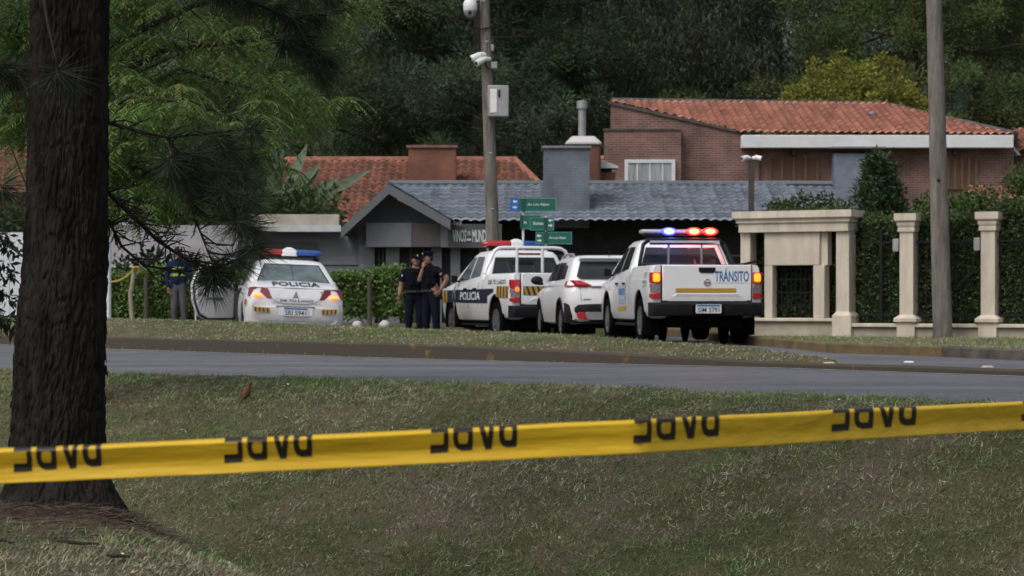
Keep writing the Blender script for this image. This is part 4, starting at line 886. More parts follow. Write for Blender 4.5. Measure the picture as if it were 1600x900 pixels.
def pickup(name, label, loc, rot, sc, police):
    o = thing(name, label, 'pickup truck', loc, rot, scale=sc)
    PF = lambda k, zt, zb=.36, xt=None: [(0, zb), (.78 * k, zb), (.875 * k, zb + .04), (.915 * k, zb + .16), (.925 * k, .84), (.915 * k, 1.02), ((xt or .885) * k, zt - .05), ((xt or .885) * k - .03, zt - .008), ((xt or .885) * k - .08, zt), (0, zt)]
    B = Body([(.06, PF(.975, 1.285, .50)), (.12, PF(1, 1.29, .46)), (.7, PF(1, 1.29, .40)), (1.9, PF(1, 1.29)), (2.05, PF(1, 1.22)), (4.0, PF(1, 1.13)), (4.25, PF(1, 1.12)), (4.9, PF(.985, 1.05)), (5.15, PF(.93, .96, .5)), (5.24, PF(.80, .88, .55))])
    body = B.mesh().build('body', 'white_paint', o, smooth=32)
    AX = [(1.12, .38), (4.28, .38)]; AR = .49
    apply_bool(body, [cutter(y, z + .03, AR, s) for y, z in AX for s in (-1, 1)])
    liners(body, [(y, z + .03) for y, z in AX], AR - .004, .52, .90)
    for y, z in AX:
        for s in (-1, 1): wheel(o, s * .80, y, .38, .24)
    # cab
    lv = [(1.08, .895, 1.99, 4.10, .10), (1.24, .875, 2.02, 3.96, .12), (1.66, .705, 2.20, 3.28, .14), (1.73, .65, 2.27, 3.14, .16), (1.765, .50, 2.42, 2.96, .18)]
    mb = MB(); mb.rings([rrect(x, y0, y1, r, z, 8) for z, x, y0, y1, r in lv]); cab = mb.build('cab', 'white_paint', o, smooth=40)
    t = lambda z: (z - 1.24) / (1.66 - 1.24)
    cx_ = lambda y, z: .875 + (.705 - .875) * t(z)
    ry = lambda z: 2.02 + (2.20 - 2.02) * t(z)
    fy = lambda z: 3.96 + (3.28 - 3.96) * t(z)
    for s in (-1, 1):
        for pts in ([(3.00, 1.205), (3.76, 1.165), (3.24, 1.61), (3.02, 1.64)], [(2.28, 1.25), (2.93, 1.21), (2.95, 1.64), (2.46, 1.63)]):
            mb = MB(); sidepoly(mb, pts, cx_, s, .005); mb.build('side_window', 'glass', cab)
        mb = MB()   # door seams
        for y0 in (2.30, 2.97, 3.98): sidepoly(mb, [(y0, .62), (y0 + .014, .62), (y0 + .014, 1.12), (y0, 1.12)], B.sx, s, .003, 8)
        sidepoly(mb, [(2.0, .64), (2.016, .64), (2.016, 1.2), (2.0, 1.2)], B.sx, s, .003, 8)
        mb.build('door_seam', 'gap', body)
        for y0 in (2.42, 3.10):
            mb = MB(); xx = B.sx(y0, 1.0); mb.box(s * xx - .03, s * xx + .03, y0, y0 + .17, .985, 1.02); mb.build('door_handle', 'black_plastic' if s < 0 else 'black_plastic', body, bevel=.01)
        mb = MB(); mb.rings([[Vector((s * (.93 + x), 3.72 + y, 1.20 + z)) for x, y, z in ((0, -.02, -.05), (0, .04, -.05), (0, .04, .06), (0, -.02, .06))], [Vector((s * (1.06 + x), 3.70 + y, 1.20 + z)) for x, y, z in ((0, -.03, -.07), (0, .05, -.06), (0, .05, .08), (0, -.03, .09))]])
        mb.box(s * .86, s * .94, 3.70, 3.76, 1.14, 1.17); mb.build('mirror', 'black_plastic', o, bevel=.015)
        mb = MB(); mb.box(s * .80 - .05, s * .80 + .06, 1.75, 3.78, .28, .33); mb.build('side_step', 'black_plastic', o, bevel=.01)
    mb = MB(); mb.add([(-.72, ry(1.24) - .006, 1.245), (.72, ry(1.24) - .006, 1.245), (.60, ry(1.62) - .006, 1.62), (-.60, ry(1.62) - .006, 1.62)], [(0, 1, 2, 3)]); mb.build('rear_window', 'glass', cab)
    mb = MB(); mb.add([(-.74, fy(1.24) + .006, 1.24), (.74, fy(1.24) + .006, 1.24), (.60, fy(1.64) + .006, 1.64), (-.60, fy(1.64) + .006, 1.64)], [(0, 1, 2, 3)]); mb.build('windscreen', 'glass', cab)
    # tail
    mb = MB(); mb.box(-.735, .735, .012, .058, .70, 1.285); tg = mb.build('tailgate', 'white_paint', o, bevel=.016)
    mb = MB(); mb.box(-.755, .755, .052, .063, .67, 1.28); mb.build('gap', 'gap', tg)
    mb = MB(); mb.add([(-.66, .0118, .70), (.66, .0118, .70), (.56, .006, .765), (.50, -.006, .815), (-.50, -.006, .815), (-.56, .006, .765), (.50, .0118, .828), (-.50, .0118, .828), (.60, .0118, .775), (-.60, .0118, .775)], [(0, 1, 2, 3, 4, 5), (4, 3, 6, 7), (2, 8, 6, 3), (5, 4, 7, 9)]); mb.build('crease', 'white_paint', tg, smooth=0)
    mb = MB(); mb.prism([(-.14, .0, 1.245), (.14, .0, 1.245), (.135, .0, 1.18), (.10, .0, 1.155), (-.10, .0, 1.155), (-.135, .0, 1.18)], (0, .02, 0)); mb.build('tail_handle', 'black_plastic', tg, bevel=.006)
    mb = MB(); mb.tube([(.0 + .052 * math.cos(R(a)), .004, 1.005 + .052 * math.sin(R(a))) for a in range(0, 361, 20)], .008, 6); mb.box(-.058, .058, -.006, .008, .992, 1.018); mb.build('emblem', 'chrome', tg)
    for s in (-1, 1):
        tl = thing('taillight', None, None); tl.parent = o
        def wrap(z0, z1, m, nm, ins=0):
            mb = MB(); pts = [(.765, .004 + ins), (.875, .012 + ins), (.921 - ins, .05), (.926 - ins, .16 - ins * 2), (.915 - ins, .22 - ins * 4)]
            mb.rings([[Vector((s * x, y, z0 + (.05 if i == 4 else .015 if i == 3 else 0))) for i, (x, y) in enumerate(pts)] + [Vector((s * .765, .16, z0))], [Vector((s * x, y, z1)) for x, y in pts] + [Vector((s * .765, .16, z1))]])
            return mb.build(nm, m, tl, bevel=.006)
        wrap(.745, .825, 'red_lens', 'brake_lens'); wrap(.828, .985, 'clear_lens', 'reverse_lens', .004); wrap(.988, 1.165, 'red_lens', 'tail_lens')
        mb = MB()
        if police:
            if s < 0: mb.ell((s * .82, .0, .98), (.045, .02, .05), 10, 8)
            else: mb.ell((s * .82, .0, .98), (.045, .02, .05), 10, 8)
            mb.build('lamp', 'amber_dim', tl)
        else: mb.rings([[v.xzy + Vector((s * .832, yy, 1.08)) for v in rrect(w, -h, h, .03, 0)] for yy, w, h in ((.02, .056, .07), (-.010, .052, .066), (-.018, .035, .045))]); mb.build('lamp', 'amber_lit', tl)
    mb = MB()
    mb.rings([[Vector((x, y, z)) for x, y, z in ((s0, .02 + q, .455), (s0, -.06 + q + .0, .47), (s0, -.085 + q, .55), (s0, -.085 + q, .655), (s0, -.04 + q, .68), (s0, .10 + q, .68), (s0, .10 + q, .455))] for s0, q in ((-.935, .12), (-.90, .04), (-.70, .0), (-.30, -.012), (.30, -.012), (.70, 0), (.90, .04), (.935, .12))]); bp = mb.build('bumper', 'black_plastic', o, bevel=.008)
    mb = MB(); mb.box(-.26, .26, -.101, -.096, .48, .63); mb.build('plate_recess', 'under', bp)
    plate(o, 0, .575, -.099, 'SIM 3791' if not police else 'SMD 2047')
    mb = MB(); mb.box(-.62, .62, .15, 5.0, .27, .62); mb.box(-.70, .70, 1.4, 4.6, .30, .46); mb.ell((0, 1.12, .36), (.16, .16, .15)); mb.tube([(-.8, 1.12, .38), (.8, 1.12, .38)], .06, 8); mb.build('chassis', 'under', o)
    mb = MB(); mb.lathe([(.20, -.09), (.33, -.10), (.36, -.05), (.36, .05), (.33, .09), (.2, .1)], Matrix.Translation((.05, .72, .37)), 24); mb.build('spare_wheel', 'tyre', o)
    mb = MB(); mb.box(-.05, .05, -.03, .2, .36, .43); mb.tube([(.02, -.03, .40), (.02, -.09, .39), (.02, -.10, .44)], .02, 8); mb.build('tow_hook', 'under', o)
    mb = MB(); mb.tube([(.45, .2, .37), (.45, .9, .36)], .045, 10); mb.build('exhaust', 'rust', o)
    for s in (-1, 1): mb = MB(); mb.box(s * .79 - .14, s * .79 + .14, .60, .615, .14, .52); mb.build('mud_flap', 'under', o, bevel=.01)
    mb = MB(); mb.box(-.66, .66, .14, 1.94, 1.291, 1.296); mb.build('load_bed', 'under', o)
    rear = lambda z: .010
    if not police:
        mb = MB(); lettering(mb, 'TRÁNSITO', rearmap(.13, 1.015, .0095), w=.565, h=.215, bold=.022); mb.build('lettering', 'ink_blue', tg, smooth=0)
        mb = MB(); lettering(mb, 'INTENDENCIA DEPARTAMENTAL', rearmap(.14, .985, .0095), w=.55, h=.016, bold=.005); mb.build('lettering', 'grey_ink', tg, smooth=0)
        mb = MB(); mb.rings([[v.xzy + Vector((-.02, yy, .872)) for v in rrect(.50, -.036, .036, .018, 0)] for yy in (.0095, .0050)]); mb.build('reflector_strip', 'ochre', tg)
        mb = MB(); sidepoly(mb, [(3.02, .70), (2.36, .72), (2.36, 1.0), (3.02, .98)], B.sx, -1, .006, 8); dp = mb.build('door_decal', 'pale_blue', body)
        fx = lambda y0, z0: (lambda u, v: Vector((-(B.sx(y0 - u, z0 + v) + .009), y0 - u, z0 + v)))
        mb = MB(); lettering(mb, 'TRÁNSITO', fx(3.0, .80), w=.62, h=.15, bold=.02); mb.build('lettering', 'ink_blue', dp, smooth=0)
        mb = MB(); lettering(mb, 'INTENDENCIA', fx(2.98, .655), w=.55, h=.03, bold=.01); mb.build('lettering', 'grey_ink', body, smooth=0)
        mb = MB(); sidepoly(mb, [(3.08, .53), (2.30, .54), (2.30, .61), (3.08, .60)], B.sx, -1, .006, 6); mb.build('reflector_strip', 'ochre', body)
        mb = MB(); lettering(mb, 'MOVIL', fx(.75, .99), w=.30, h=.05, bold=.01); lettering(mb, 'I 27', fx(.68, 1.08), w=.20, h=.09, bold=.01); lettering(mb, 'TRANSITO', fx(.75, .93), w=.30, h=.03, bold=.01); mb.build('lettering', 'ink', body, smooth=0)
        # black roll hoop and lit light bar
        yb = 1.86; mb = MB()
        mb.tube([(-.83, yb - .35, 1.29), (-.80, yb - .2, 1.34), (-.70, yb, 1.66), (-.62, yb, 1.725), (-.5, yb, 1.74), (.5, yb, 1.74), (.62, yb, 1.725), (.70, yb, 1.66), (.80, yb - .2, 1.34), (.83, yb - .35, 1.29)], .034, 10); rb = mb.build('roll_bar', 'black_plastic', o)
        mb = MB(); mb.tube([(-.60, yb - .05, 1.69), (.60, yb - .05, 1.69)], .04, 10)
        for x_ in (-.27, .30): mb.tube([(x_, yb - .03, 1.70), (x_, yb - .03, 1.292)], .022, 8)
        mb.tube([(.58, yb - .04, 1.69), (.70, yb - .10, 1.40), (.74, yb - .15, 1.292)], .026, 8); mb.build('rack_tube', 'chrome', rb)
        for s in (-1, 1): mb = MB(); mb.tube([(s * .80, yb - .30, 1.30), (s * .86, yb - .9, 1.32), (s * .99, yb - 1.05, 1.36)] if s > 0 else [(s * .80, yb - .30, 1.33), (s * .84, yb - .9, 1.30)], .024, 6); mb.build('rail', 'black_plastic', rb)
        y, z = 2.30, 1.885; lb = thing('light_bar', None, None); lb.parent = o
        mb = MB(); mb.rings([[Vector((x, y + q * .13, z + p * .5)) for q, p in ((-.9, -.045), (-1, 0), (-.9, .06), (-.4, .09), (.4, .09), (.9, .06), (1, 0), (.9, -.045))] if abs(x) < .66 else [Vector((x, y + q * .09, z + p * .35)) for q, p in ((-.9, -.045), (-1, 0), (-.9, .06), (-.4, .09), (.4, .09), (.9, .06), (1, 0), (.9, -.045))] for x in (-.68, -.64, 0, .64, .68)]); mb.build('housing', 'galv', lb, smooth=50)
        mb = MB(); mb.box(-.62, .62, y - .1, y + .1, z - .06, z - .024)
        for s in (-1, 1): mb.box(s * .52 - .04, s * .52 + .04, y - .06, y + .06, z - .16, z - .061)
        mb.box(-.58, .58, y - .02, y + .02, z - .16, z - .13); mb.build('mount', 'black_plastic', lb)
        for x_, c_ in ((-.20, 'lit_blue'), (.235, 'lit_red'), (.52, 'lit_red')):
            mb = MB(); mb.ell((x_, y - .135, z + .008), (.135, .045, .068), 16, 10); le = mb.build('lens', c_ + '_edge', lb)
            mb = MB(); mb.ell((x_, y - .165, z + .008), (.088, .035, .044), 14, 8); mb.build('lamp', c_, le)
            pl = bpy.data.lights.new('lamp_glow', 'POINT'); pl.energy = 9; pl.shadow_soft_size = .06; pl.color = (.12, .18, 1) if 'blue' in c_ else (1, .06, .04); po = bpy.data.objects.new('lamp_glow', pl); COL.objects.link(po); po.parent = le; po.location = (x_, y - .32, z + .03)
    else:
        fx = lambda y0, z0: (lambda u, v: Vector((-(B.sx(y0 - u, z0 + v) + .009), y0 - u, z0 + v)))
        mb = MB(); sidepoly(mb, [(4.92, .74), (1.62, .72), (1.62, 1.0), (4.92, .98)], B.sx, -1, .006, 14); sidepoly(mb, [(1.62, .86), (1.22, .94), (1.22, 1.0), (1.62, 1.0)], B.sx, -1, .0065, 5); bd = mb.build('side_band', 'navy', body)
        mb = MB(); lettering(mb, 'POLICIA', fx(3.55, .785), w=1.42, h=.16, bold=.02, shear=.12); mb.build('lettering', 'sign_white', bd, smooth=0)
        mb = MB(); sidepoly(mb, [(4.86, .74), (4.52, .74), (4.52, .98), (4.86, .98)], B.sx, -1, .010, 6); mb.build('reflector_strip', 'ochre', body); mb = MB(); sidepoly(mb, [(1.02, .845), (.24, .82), (.24, 1.035), (1.02, 1.05)], B.sx, -1, .010, 6); oc = mb.build('reflector_strip', 'ochre', body)
        mb = MB(); sidepoly(mb, [(4.72, .74), (4.64, .74), (4.68, .98), (4.76, .98)], B.sx, -1, .013, 4)
        mb.build('stripe', 'ink', oc)
        for y0 in (.34, .53, .74, .92): mb = MB(); sidepoly(mb, [(y0, .825), (y0 - .075, .825), (y0 - .045, 1.045), (y0 + .03, 1.045)], B.sx, -1, .013, 4); mb.build('stripe', 'ink', oc)
        mb = MB(); c0 = 3.98; sidepoly(mb, [(c0 + .02, 1.09), (c0 - .02, 1.09), (c0 - .12, .86), (c0 + .12, .86)], B.sx, -1, .012, 5); sidepoly(mb, [(c0 + .12, .86), (c0 - .12, .86), (c0 - .01, .54), (c0 + .01, .54)], B.sx, -1, .012, 5); sh = mb.build('badge', 'grey_ink', body)
        mb = MB(); sidepoly(mb, [(c0 + .05, .93), (c0 - .05, .93), (c0 - .07, .74), (c0 + .07, .74)], B.sx, -1, .015, 4); mb.build('badge_centre', 'navy', sh)
        mb = MB(); lettering(mb, 'DE TU LADO', fx(1.62, 1.085), w=1.15, h=.085, bold=.01, shear=.2); mb.build('lettering', 'ink', body, smooth=0)
        mb = MB(); mb.add([(-.70, .0095, .868), (-.12, .0095, .868), (-.17, .0095, 1.035), (-.70, .0095, 1.035)], [(0, 1, 2, 3)]); rs = mb.build('reflector_strip', 'ochre', tg)
        for i in range(6): mb = MB(); a_ = -.70 + i * .105; mb.add([(a_, .0065, .868) if i else (-.70, .0065, .90), (a_ + .045, .0065, .868), (a_ - .01, .0065, 1.035), (a_ - .055 if i else -.705, .0065, 1.035)], [(0, 1, 2, 3)]); mb.build('stripe', 'ink', rs, smooth=0)
        mb = MB(); mb.add([(-.705, .0115, 1.03), (-.11, .0115, 1.03), (-.11, .0115, 1.04), (-.705, .0115, 1.04)], [(0, 1, 2, 3)]); mb.build('stripe', 'ink', rs)
        yb = 1.9; mb = MB()
        mb.tube([(-.90, yb - .02, 1.29), (-.86, yb, 1.40), (-.68, yb + .05, 1.74), (-.60, yb + .05, 1.79), (-.5, yb + .05, 1.80), (.55, yb + .05, 1.80), (.66, yb + .05, 1.79), (.76, yb + .05, 1.74), (.90, yb, 1.40), (.92, yb - .02, 1.29)], .036, 10)
        for x_ in (-.24, .28): mb.tube([(x_, yb, 1.78), (x_, yb, 1.29)], .03, 8)
        mb.build('roll_bar', 'white_paint', o)
        mb = MB(); mb.box(-.20, .25, yb + .03, yb + .10, 1.66, 1.70); mb.build('brake_light', 'dark_red_lens', cab)
        lightbar(o, 2.75, 1.895, .70)
    return o
pickup('traffic_pickup', 'white traffic patrol pickup nearest the camera with blue and red lamps lit', (3.05, 36.0, .02), (0, 0, R(7.4)), .965, False)
pickup('police_pickup', 'white police pickup with navy side band and red and blue light bar', (.96, 46.8, -.135), (0, 0, R(17)), 1.087, True)

# --- police saloon
sd = thing('police_sedan', 'white police saloon with open driver door and lit amber tail lamps', 'police car', (-3.83, 40.5, -.02), (0, R(2.2), R(10.5)))
SP = lambda k, zt, zb=.24, xs=.80: [(0, zb), (.70 * k, zb), (.83 * k, zb + .05), (.87 * k, zb + .22), (.878 * k, .62), (.86 * k, .80), (xs * k, zt - .07), ((xs - .05) * k, zt - .015), ((xs - .14) * k, zt), (0, zt + .012)]
SB = Body([(.0, [(0, .30), (.60, .30), (.72, .32), (.76, .42), (.765, .60), (.735, .72), (.66, .745), (.62, .75), (.5, .752), (0, .755)]), (.05, [(0, .27), (.66, .27), (.79, .30), (.825, .42), (.83, .62), (.80, .76), (.72, .88), (.66, .915), (.55, .93), (0, .94)]), (.13, SP(.97, .955)), (.6, SP(1, 1.06, .22)), (1.0, SP(1, 1.05, .20)), (3.3, SP(1, .99, .20)), (4.0, SP(.98, .88, .20)), (4.3, SP(.90, .74, .24)), (4.42, SP(.74, .66, .30))])
bd = SB.mesh().build('body', 'white_paint', sd, smooth=30)
apply_bool(bd, [cutter(y, .33, .37, s) for y in (.93, 3.58) for s in (-1, 1)]); liners(bd, [(y, .33) for y in (.93, 3.58)], .366, .52, .85)
for y in (.93, 3.58):
    for s in (-1, 1): wheel(sd, s * .765, y, .305, .20)
mb = MB(); lv = [(.93, .80, .42, 3.62, .12), (1.04, .765, .58, 3.32, .14), (1.38, .605, 1.16, 2.58, .16), (1.44, .55, 1.28, 2.40, .18), (1.468, .40, 1.45, 2.2, .2)]
mb.rings([rrect(x, y0, y1, r, z, 8) for z, x, y0, y1, r in lv]); scab = mb.build('cabin', 'white_paint', sd, smooth=45)
tt = lambda z: (z - 1.04) / .34; sxf = lambda y, z: .765 - .16 * tt(z); sry = lambda z: .58 + .58 * tt(z); sfy = lambda z: 3.32 - .74 * tt(z)
mb = MB(); mb.add([(-.635, sry(1.06) - .008, 1.06), (.635, sry(1.06) - .008, 1.06), (.475, sry(1.365) - .008, 1.365), (-.475, sry(1.365) - .008, 1.365)], [(0, 1, 2, 3)]); rw = mb.build('rear_window', 'glass_pale', scab)
mb = MB(); e_ = .022
for a_, b_ in (((-.645, 1.05), (.645, 1.05)), ((.645, 1.05), (.485, 1.37)), ((.485, 1.37), (-.485, 1.37)), ((-.485, 1.37), (-.645, 1.05))): mb.tube([(a_[0], sry(a_[1]) - .008, a_[1]), (b_[0], sry(b_[1]) - .008, b_[1])], .012, 6)
mb.tube([(0, sry(1.06) - .011, 1.06), (0, sry(1.365) - .011, 1.365)], .004, 4); mb.build('seal', 'gap', rw)
mb = MB(); mb.add([(-.64, sfy(1.05) + .008, 1.05), (.64, sfy(1.05) + .008, 1.05), (.5, sfy(1.36) + .008, 1.36), (-.5, sfy(1.36) + .008, 1.36)], [(0, 1, 2, 3)]); mb.build('windscreen', 'glass', scab)
for s in (-1, 1):
    mb = MB(); sidepoly(mb, [(1.22, 1.045), (1.96, 1.045), (1.98, 1.365), (1.42, 1.35)], sxf, s, .006); mb.build('side_window', 'glass', scab)
    mb = MB(); sidepoly(mb, [(2.03, 1.045), (2.98, 1.04), (2.55, 1.34), (2.05, 1.365)], sxf, s, .006); mb.build('side_window', 'gap' if s < 0 else 'glass', scab)
mb = MB(); sidepoly(mb, [(2.0, .30), (3.08, .30), (3.10, .985), (2.0, .985)], lambda y, z: SB.sx(y, z), -1, .006, 10); sidepoly(mb, [(1.98, .985), (3.0, .985), (2.62, 1.36), (2.02, 1.385)], sxf, -1, .008, 6); mb.build('door_opening', 'gap', bd)
mb = MB()
for y0 in (1.30,): sidepoly(mb, [(y0, .40), (y0 + .014, .40), (y0 + .014, .95), (y0, .95)], SB.sx, -1, .003, 8)
mb.build('door_seam', 'gap', bd)
# boot and tail details on a facetted rear face: y of the rear skin
def sy(z): return float(np.interp(z, [.3, .60, .755, .965, 1.0], [0, 0, .0, .05, .13]))
def srear(pts, m, nm, par, off=.006, sub=4):
    mb = MB(); a, b, c, d = [Vector(p) for p in pts]; vs = []; n = sub + 1
    for i in range(n):
        for j in range(n):
            u, v = i / sub, j / sub; p = (a * (1 - u) + b * u) * (1 - v) + (d * (1 - u) + c * u) * v; vs.append((p.x, sy(p.y) - off, p.y))
    mb.add(vs, [(i * n + j, i * n + j + 1, (i + 1) * n + j + 1, (i + 1) * n + j) for i in range(sub) for j in range(sub)]); return mb.build(nm, m, par)
mb = MB(); mb.rings([[Vector((x, .02 + q, .62)), Vector((x, -.045 + q, .60)), Vector((x, -.055 + q, .46)), Vector((x, -.03 + q, .33)), Vector((x, .02 + q, .27)), Vector((x, .3, .27)), Vector((x, .3, .62))] for x, q in ((-.875, .30), (-.85, .14), (-.76, .05), (-.5, .01), (0, 0), (.5, .01), (.76, .05), (.85, .14), (.875, .30))]); bp = mb.build('bumper', 'white_paint', sd, bevel=.012)
mb = MB(); mb.rings([[Vector((x, y, z)) for x, y, z in ((-w, -.058, z0), (w, -.058, z0), (w, -.03, z0), (-w, -.03, z0))] for w, z0 in ((.54, .315), (.50, .355), (.49, .36))]); mb.build('lower_grille', 'galv', bp)
mb = MB(); mb.tube([(-.56, -.042, .31), (-.50, -.052, .365), (.50, -.052, .365), (.56, -.042, .31)], .009, 6); mb.build('crease', 'grey_ink', bp)
mb = MB(); mb.add([(-.30, -.0555, .46), (.30, -.0555, .46), (.30, -.053, .60), (-.30, -.053, .60)], [(0, 1, 2, 3)]); mb.build('plate_recess', 'white_wall', bp)
mb = MB(); mb.box(-.34, .34, -.055, .0, .605, .625); mb.build('chrome_strip', 'grey_ink', bp)
plate(sd, 0, .525, -.058, 'SRI 5941', .44, .15)
for s in (-1, 1):
    rl = srear([(s * .46, .495), (s * .74, .515), (s * .74, .595), (s * .45, .575)], 'ochre', 'reflector', bp, .0585 - 0.0 if False else .064)
    for i in range(4): a_ = .475 + i * .07; mb = MB(); mb.add([(s * a_, -.0665, .505), (s * (a_ + .022), -.0665, .507), (s * (a_ + .03), -.0665, .583), (s * (a_ + .008), -.0665, .581)], [(0, 1, 2, 3)]); mb.build('stripe', 'ink', rl, smooth=0)
    tl = thing('taillight', None, None); tl.parent = sd
    mb = MB(); A = [(s * .42, .748), (s * .50, .925), (s * .735, .945), (s * .815, .93), (s * .838, .775), (s * .80, .755)]; yA = [-.012, .02, .06, .12, .10, .05]
    mb.rings([[Vector((x, yy + .10, z)) for (x, z), yy in zip(A, yA)], [Vector((x, yy - .004, z)) for (x, z), yy in zip(A, yA)]]); mb.build('tail_lens', 'dark_red_lens', tl, bevel=.006)
    mb = MB(); mb.ell((s * .67, .005, .79), (.085, .035, .026), 14, 8, Matrix.Rotation(R(-5 * s), 3, 'Y')); mb.build('lamp', 'amber_lit', tl)
    mb = MB(); mb.add([(s * .42, -.012, .748), (s * .80, .04, .735), (s * .80, .04, .750), (s * .42, -.012, .756)], [(0, 1, 2, 3)]); mb.build('seam', 'gap', tl)
mb = MB(); sidepoly(mb, [(.44, .56), (.12, .56), (.14, .72), (.40, .72)], SB.sx, -1, .008, 4); oc = mb.build('reflector_strip', 'ochre', bd)
for y0 in (.20, .30): mb = MB(); sidepoly(mb, [(y0, .56), (y0 - .03, .56), (y0 - .01, .72), (y0 + .02, .72)], SB.sx, -1, .011, 3); mb.build('stripe', 'ink', oc)
mb = MB(); mb.tube([(-.60, .07, .935), (0, .045, .942), (.60, .07, .935)], .008, 6)
mb.tube([(-.50, .03, .93), (-.42, -.006, .755), (-.36, -.010, .70), (-.2, -.01, .665), (.2, -.01, .665), (.36, -.010, .70), (.42, -.006, .755), (.50, .03, .93)], .005, 5); mb.build('boot_seam', 'grey_ink', bd)
srear([(-.42, .672), (.42, .672), (.46, .915), (-.46, .915)], 'white_paint', 'boot_lid', sd, .008, 8)
mb = MB(); lettering(mb, 'POLICIA', lambda u, v: Vector((-.40 + u, .15 + v * 3.3, float(np.interp(.15 + v * 3.3, [.13, .6], [.967, 1.072])) + .010)), w=.84, h=.10, bold=.02)
o_ = mb.build('lettering', 'ink', bd, smooth=0)
mb = MB(); lettering(mb, 'DE TU LADO', lambda u, v: Vector((-.27 + u, sy(.70 + v) - .012, .70 + v)), w=.58, h=.038, bold=.02); mb.build('lettering', 'ink', bd, smooth=0)
mb = MB(); mb.prism([(0, .0, .90), (.035, -.008, .80), (.06, -.012, .76), (0, -.01, .775), (-.06, -.012, .76), (-.035, -.008, .80)], (0, .008, 0)); mb.build('emblem', 'grey_ink', bd)
mb = MB(); mb.tube([(.28, .99, 1.0)] * 1 + [(.28, 1.0, 1.0)], .001, 4) if False else mb.box(.42, .50, .02, .03, .875, .89); mb.build('badge', 'grey_ink', bd)
lightbar(sd, 1.75, 1.60, .60)
mb = MB(); mb.tube([(0, 1.25, 1.46), (0, 1.22, 1.50)], .01, 6); mb.build('antenna', 'gap', scab)
mb = MB(); mb.box(-.6, .6, .2, 4.1, .18, .24); mb.tube([(.5, .0, .22), (.5, .5, .22)], .03, 8); mb.build('chassis', 'under', sd)
mb = MB(); mb.box(.86, 1.0, 2.86, 2.96, .98, 1.10); mb.build('mirror', 'white_paint', sd, bevel=.02)
# open front door
dr = thing('door', 'white front door swung wide open', None); dr.parent = sd; dr.location = (-.86, 3.10, 0); dr.rotation_euler = (0, 0, R(-51))
dp = [(0, .32), (.70, .30), (.90, .38), (1.04, .66), (1.07, .96), (1.0, 1.12), (.88, 1.30), (.55, 1.36), (.22, 1.16), (.0, 1.0)]
mb = MB(); mb.prism([(-.0 - .02, -s_, z) for s_, z in dp], (-.05, 0, 0)); mb.build('door_skin', 'white_paint', dr, bevel=.012)
ip = [(.05, .36), (.68, .345), (.86, .43), (.985, .68), (1.0, .93), (.05, .93)]
mb = MB(); mb.prism([(-.018, -s_, z) for s_, z in ip], (.05, 0, 0)); M['door_trim'] = mat('door_trim', (.84, .84, .85), .6, var=.05, vscale=3); mb.build('trim', 'door_trim', dr, bevel=.015)
mb = MB(); pp = [(.0, .355), (.69, .325), (.88, .405), (1.015, .67), (1.04, .95), (.97, 1.10), (.86, 1.27), (.55, 1.33), (.24, 1.14), (.02, .98)]; mb.tube([(-.012, -s_, z) for s_, z in pp + pp[:1]], .016, 6); mb.build('seal', 'gap', dr)
mb = MB(); mb.prism([(-.016, -s_, z) for s_, z in [(.08, .965), (.99, .965), (.84, 1.25), (.55, 1.30), (.26, 1.11)]], (-.012, 0, 0)); mb.build('window', 'glass', dr)
mb = MB(); mb.box(-.19, -.07, -.16, -.08, .96, 1.09); mb.build('mirror', 'white_paint', dr, bevel=.02)
mb = MB(); mb.box(.034, .07, -.75, -.35, .70, .74); mb.box(.034, .06, -.9, -.8, .78, .81); mb.build('armrest', 'grey_ink', dr, bevel=.01)

# --- white crossover between the pickups
sv = thing('crossover', 'white compact crossover parked between the police and traffic pickups', 'car', (1.84, 41.55, .0), (0, 0, R(8.0)))
VP = lambda k, zt, zb=.26, xs=.82: [(0, zb), (.70 * k, zb), (.82 * k, zb + .04), (.862 * k, zb + .22), (.87 * k, .70), (.86 * k, .86), (xs * k, zt - .06), ((xs - .03) * k, zt - .015), ((xs - .1) * k, zt), (0, zt)]
VB = Body([(0, VP(.86, .88, .34, .80)), (.04, VP(.90, 1.0, .32, .80)), (.12, VP(.945, 1.06, .30)), (.35, VP(1, 1.07, .28)), (.9, VP(1, 1.06, .26)), (2.6, VP(1, 1.0)), (3.2, VP(1, .97)), (3.85, VP(.95, .88)), (4.08, VP(.85, .76, .30)), (4.15, VP(.7, .70, .34))])
vb = VB.mesh().build('body', 'white_paint', sv, smooth=32)
apply_bool(vb, [cutter(y, .345, .385, s) for y in (.78, 3.32) for s in (-1, 1)]); liners(vb, [(y, .345) for y in (.78, 3.32)], .381, .52, .845)
for y in (.78, 3.32):
    for s in (-1, 1): wheel(sv, s * .765, y, .33, .21)
for y in (.78, 3.32):
    for s in (-1, 1): mb = MB(); mb.tube([(s * (VB.sx(min(max(y + .40 * math.cos(R(a)), .2), 4), max(.345 + .40 * math.sin(R(a)), .5)) - .004), y + .40 * math.cos(R(a)), .345 + .40 * math.sin(R(a))) for a in range(-10, 191, 12)], .026, 6); mb.build('wheel_arch', 'black_plastic', sv)
mb = MB(); lv = [(.98, .83, .06, 3.25, .14), (1.08, .80, .10, 2.98, .16), (1.42, .665, .40, 2.35, .18), (1.49, .62, .44, 2.2, .2), (1.53, .48, .62, 1.95, .2)]
mb.rings([rrect(x, y0, y1, r, z, 8) for z, x, y0, y1, r in lv]); vc = mb.build('cabin', 'white_paint', sv, smooth=45)
tv = lambda z: (z - 1.08) / .34; vx = lambda y, z: .80 - .135 * tv(z); vy = lambda z: .10 + .30 * tv(z)
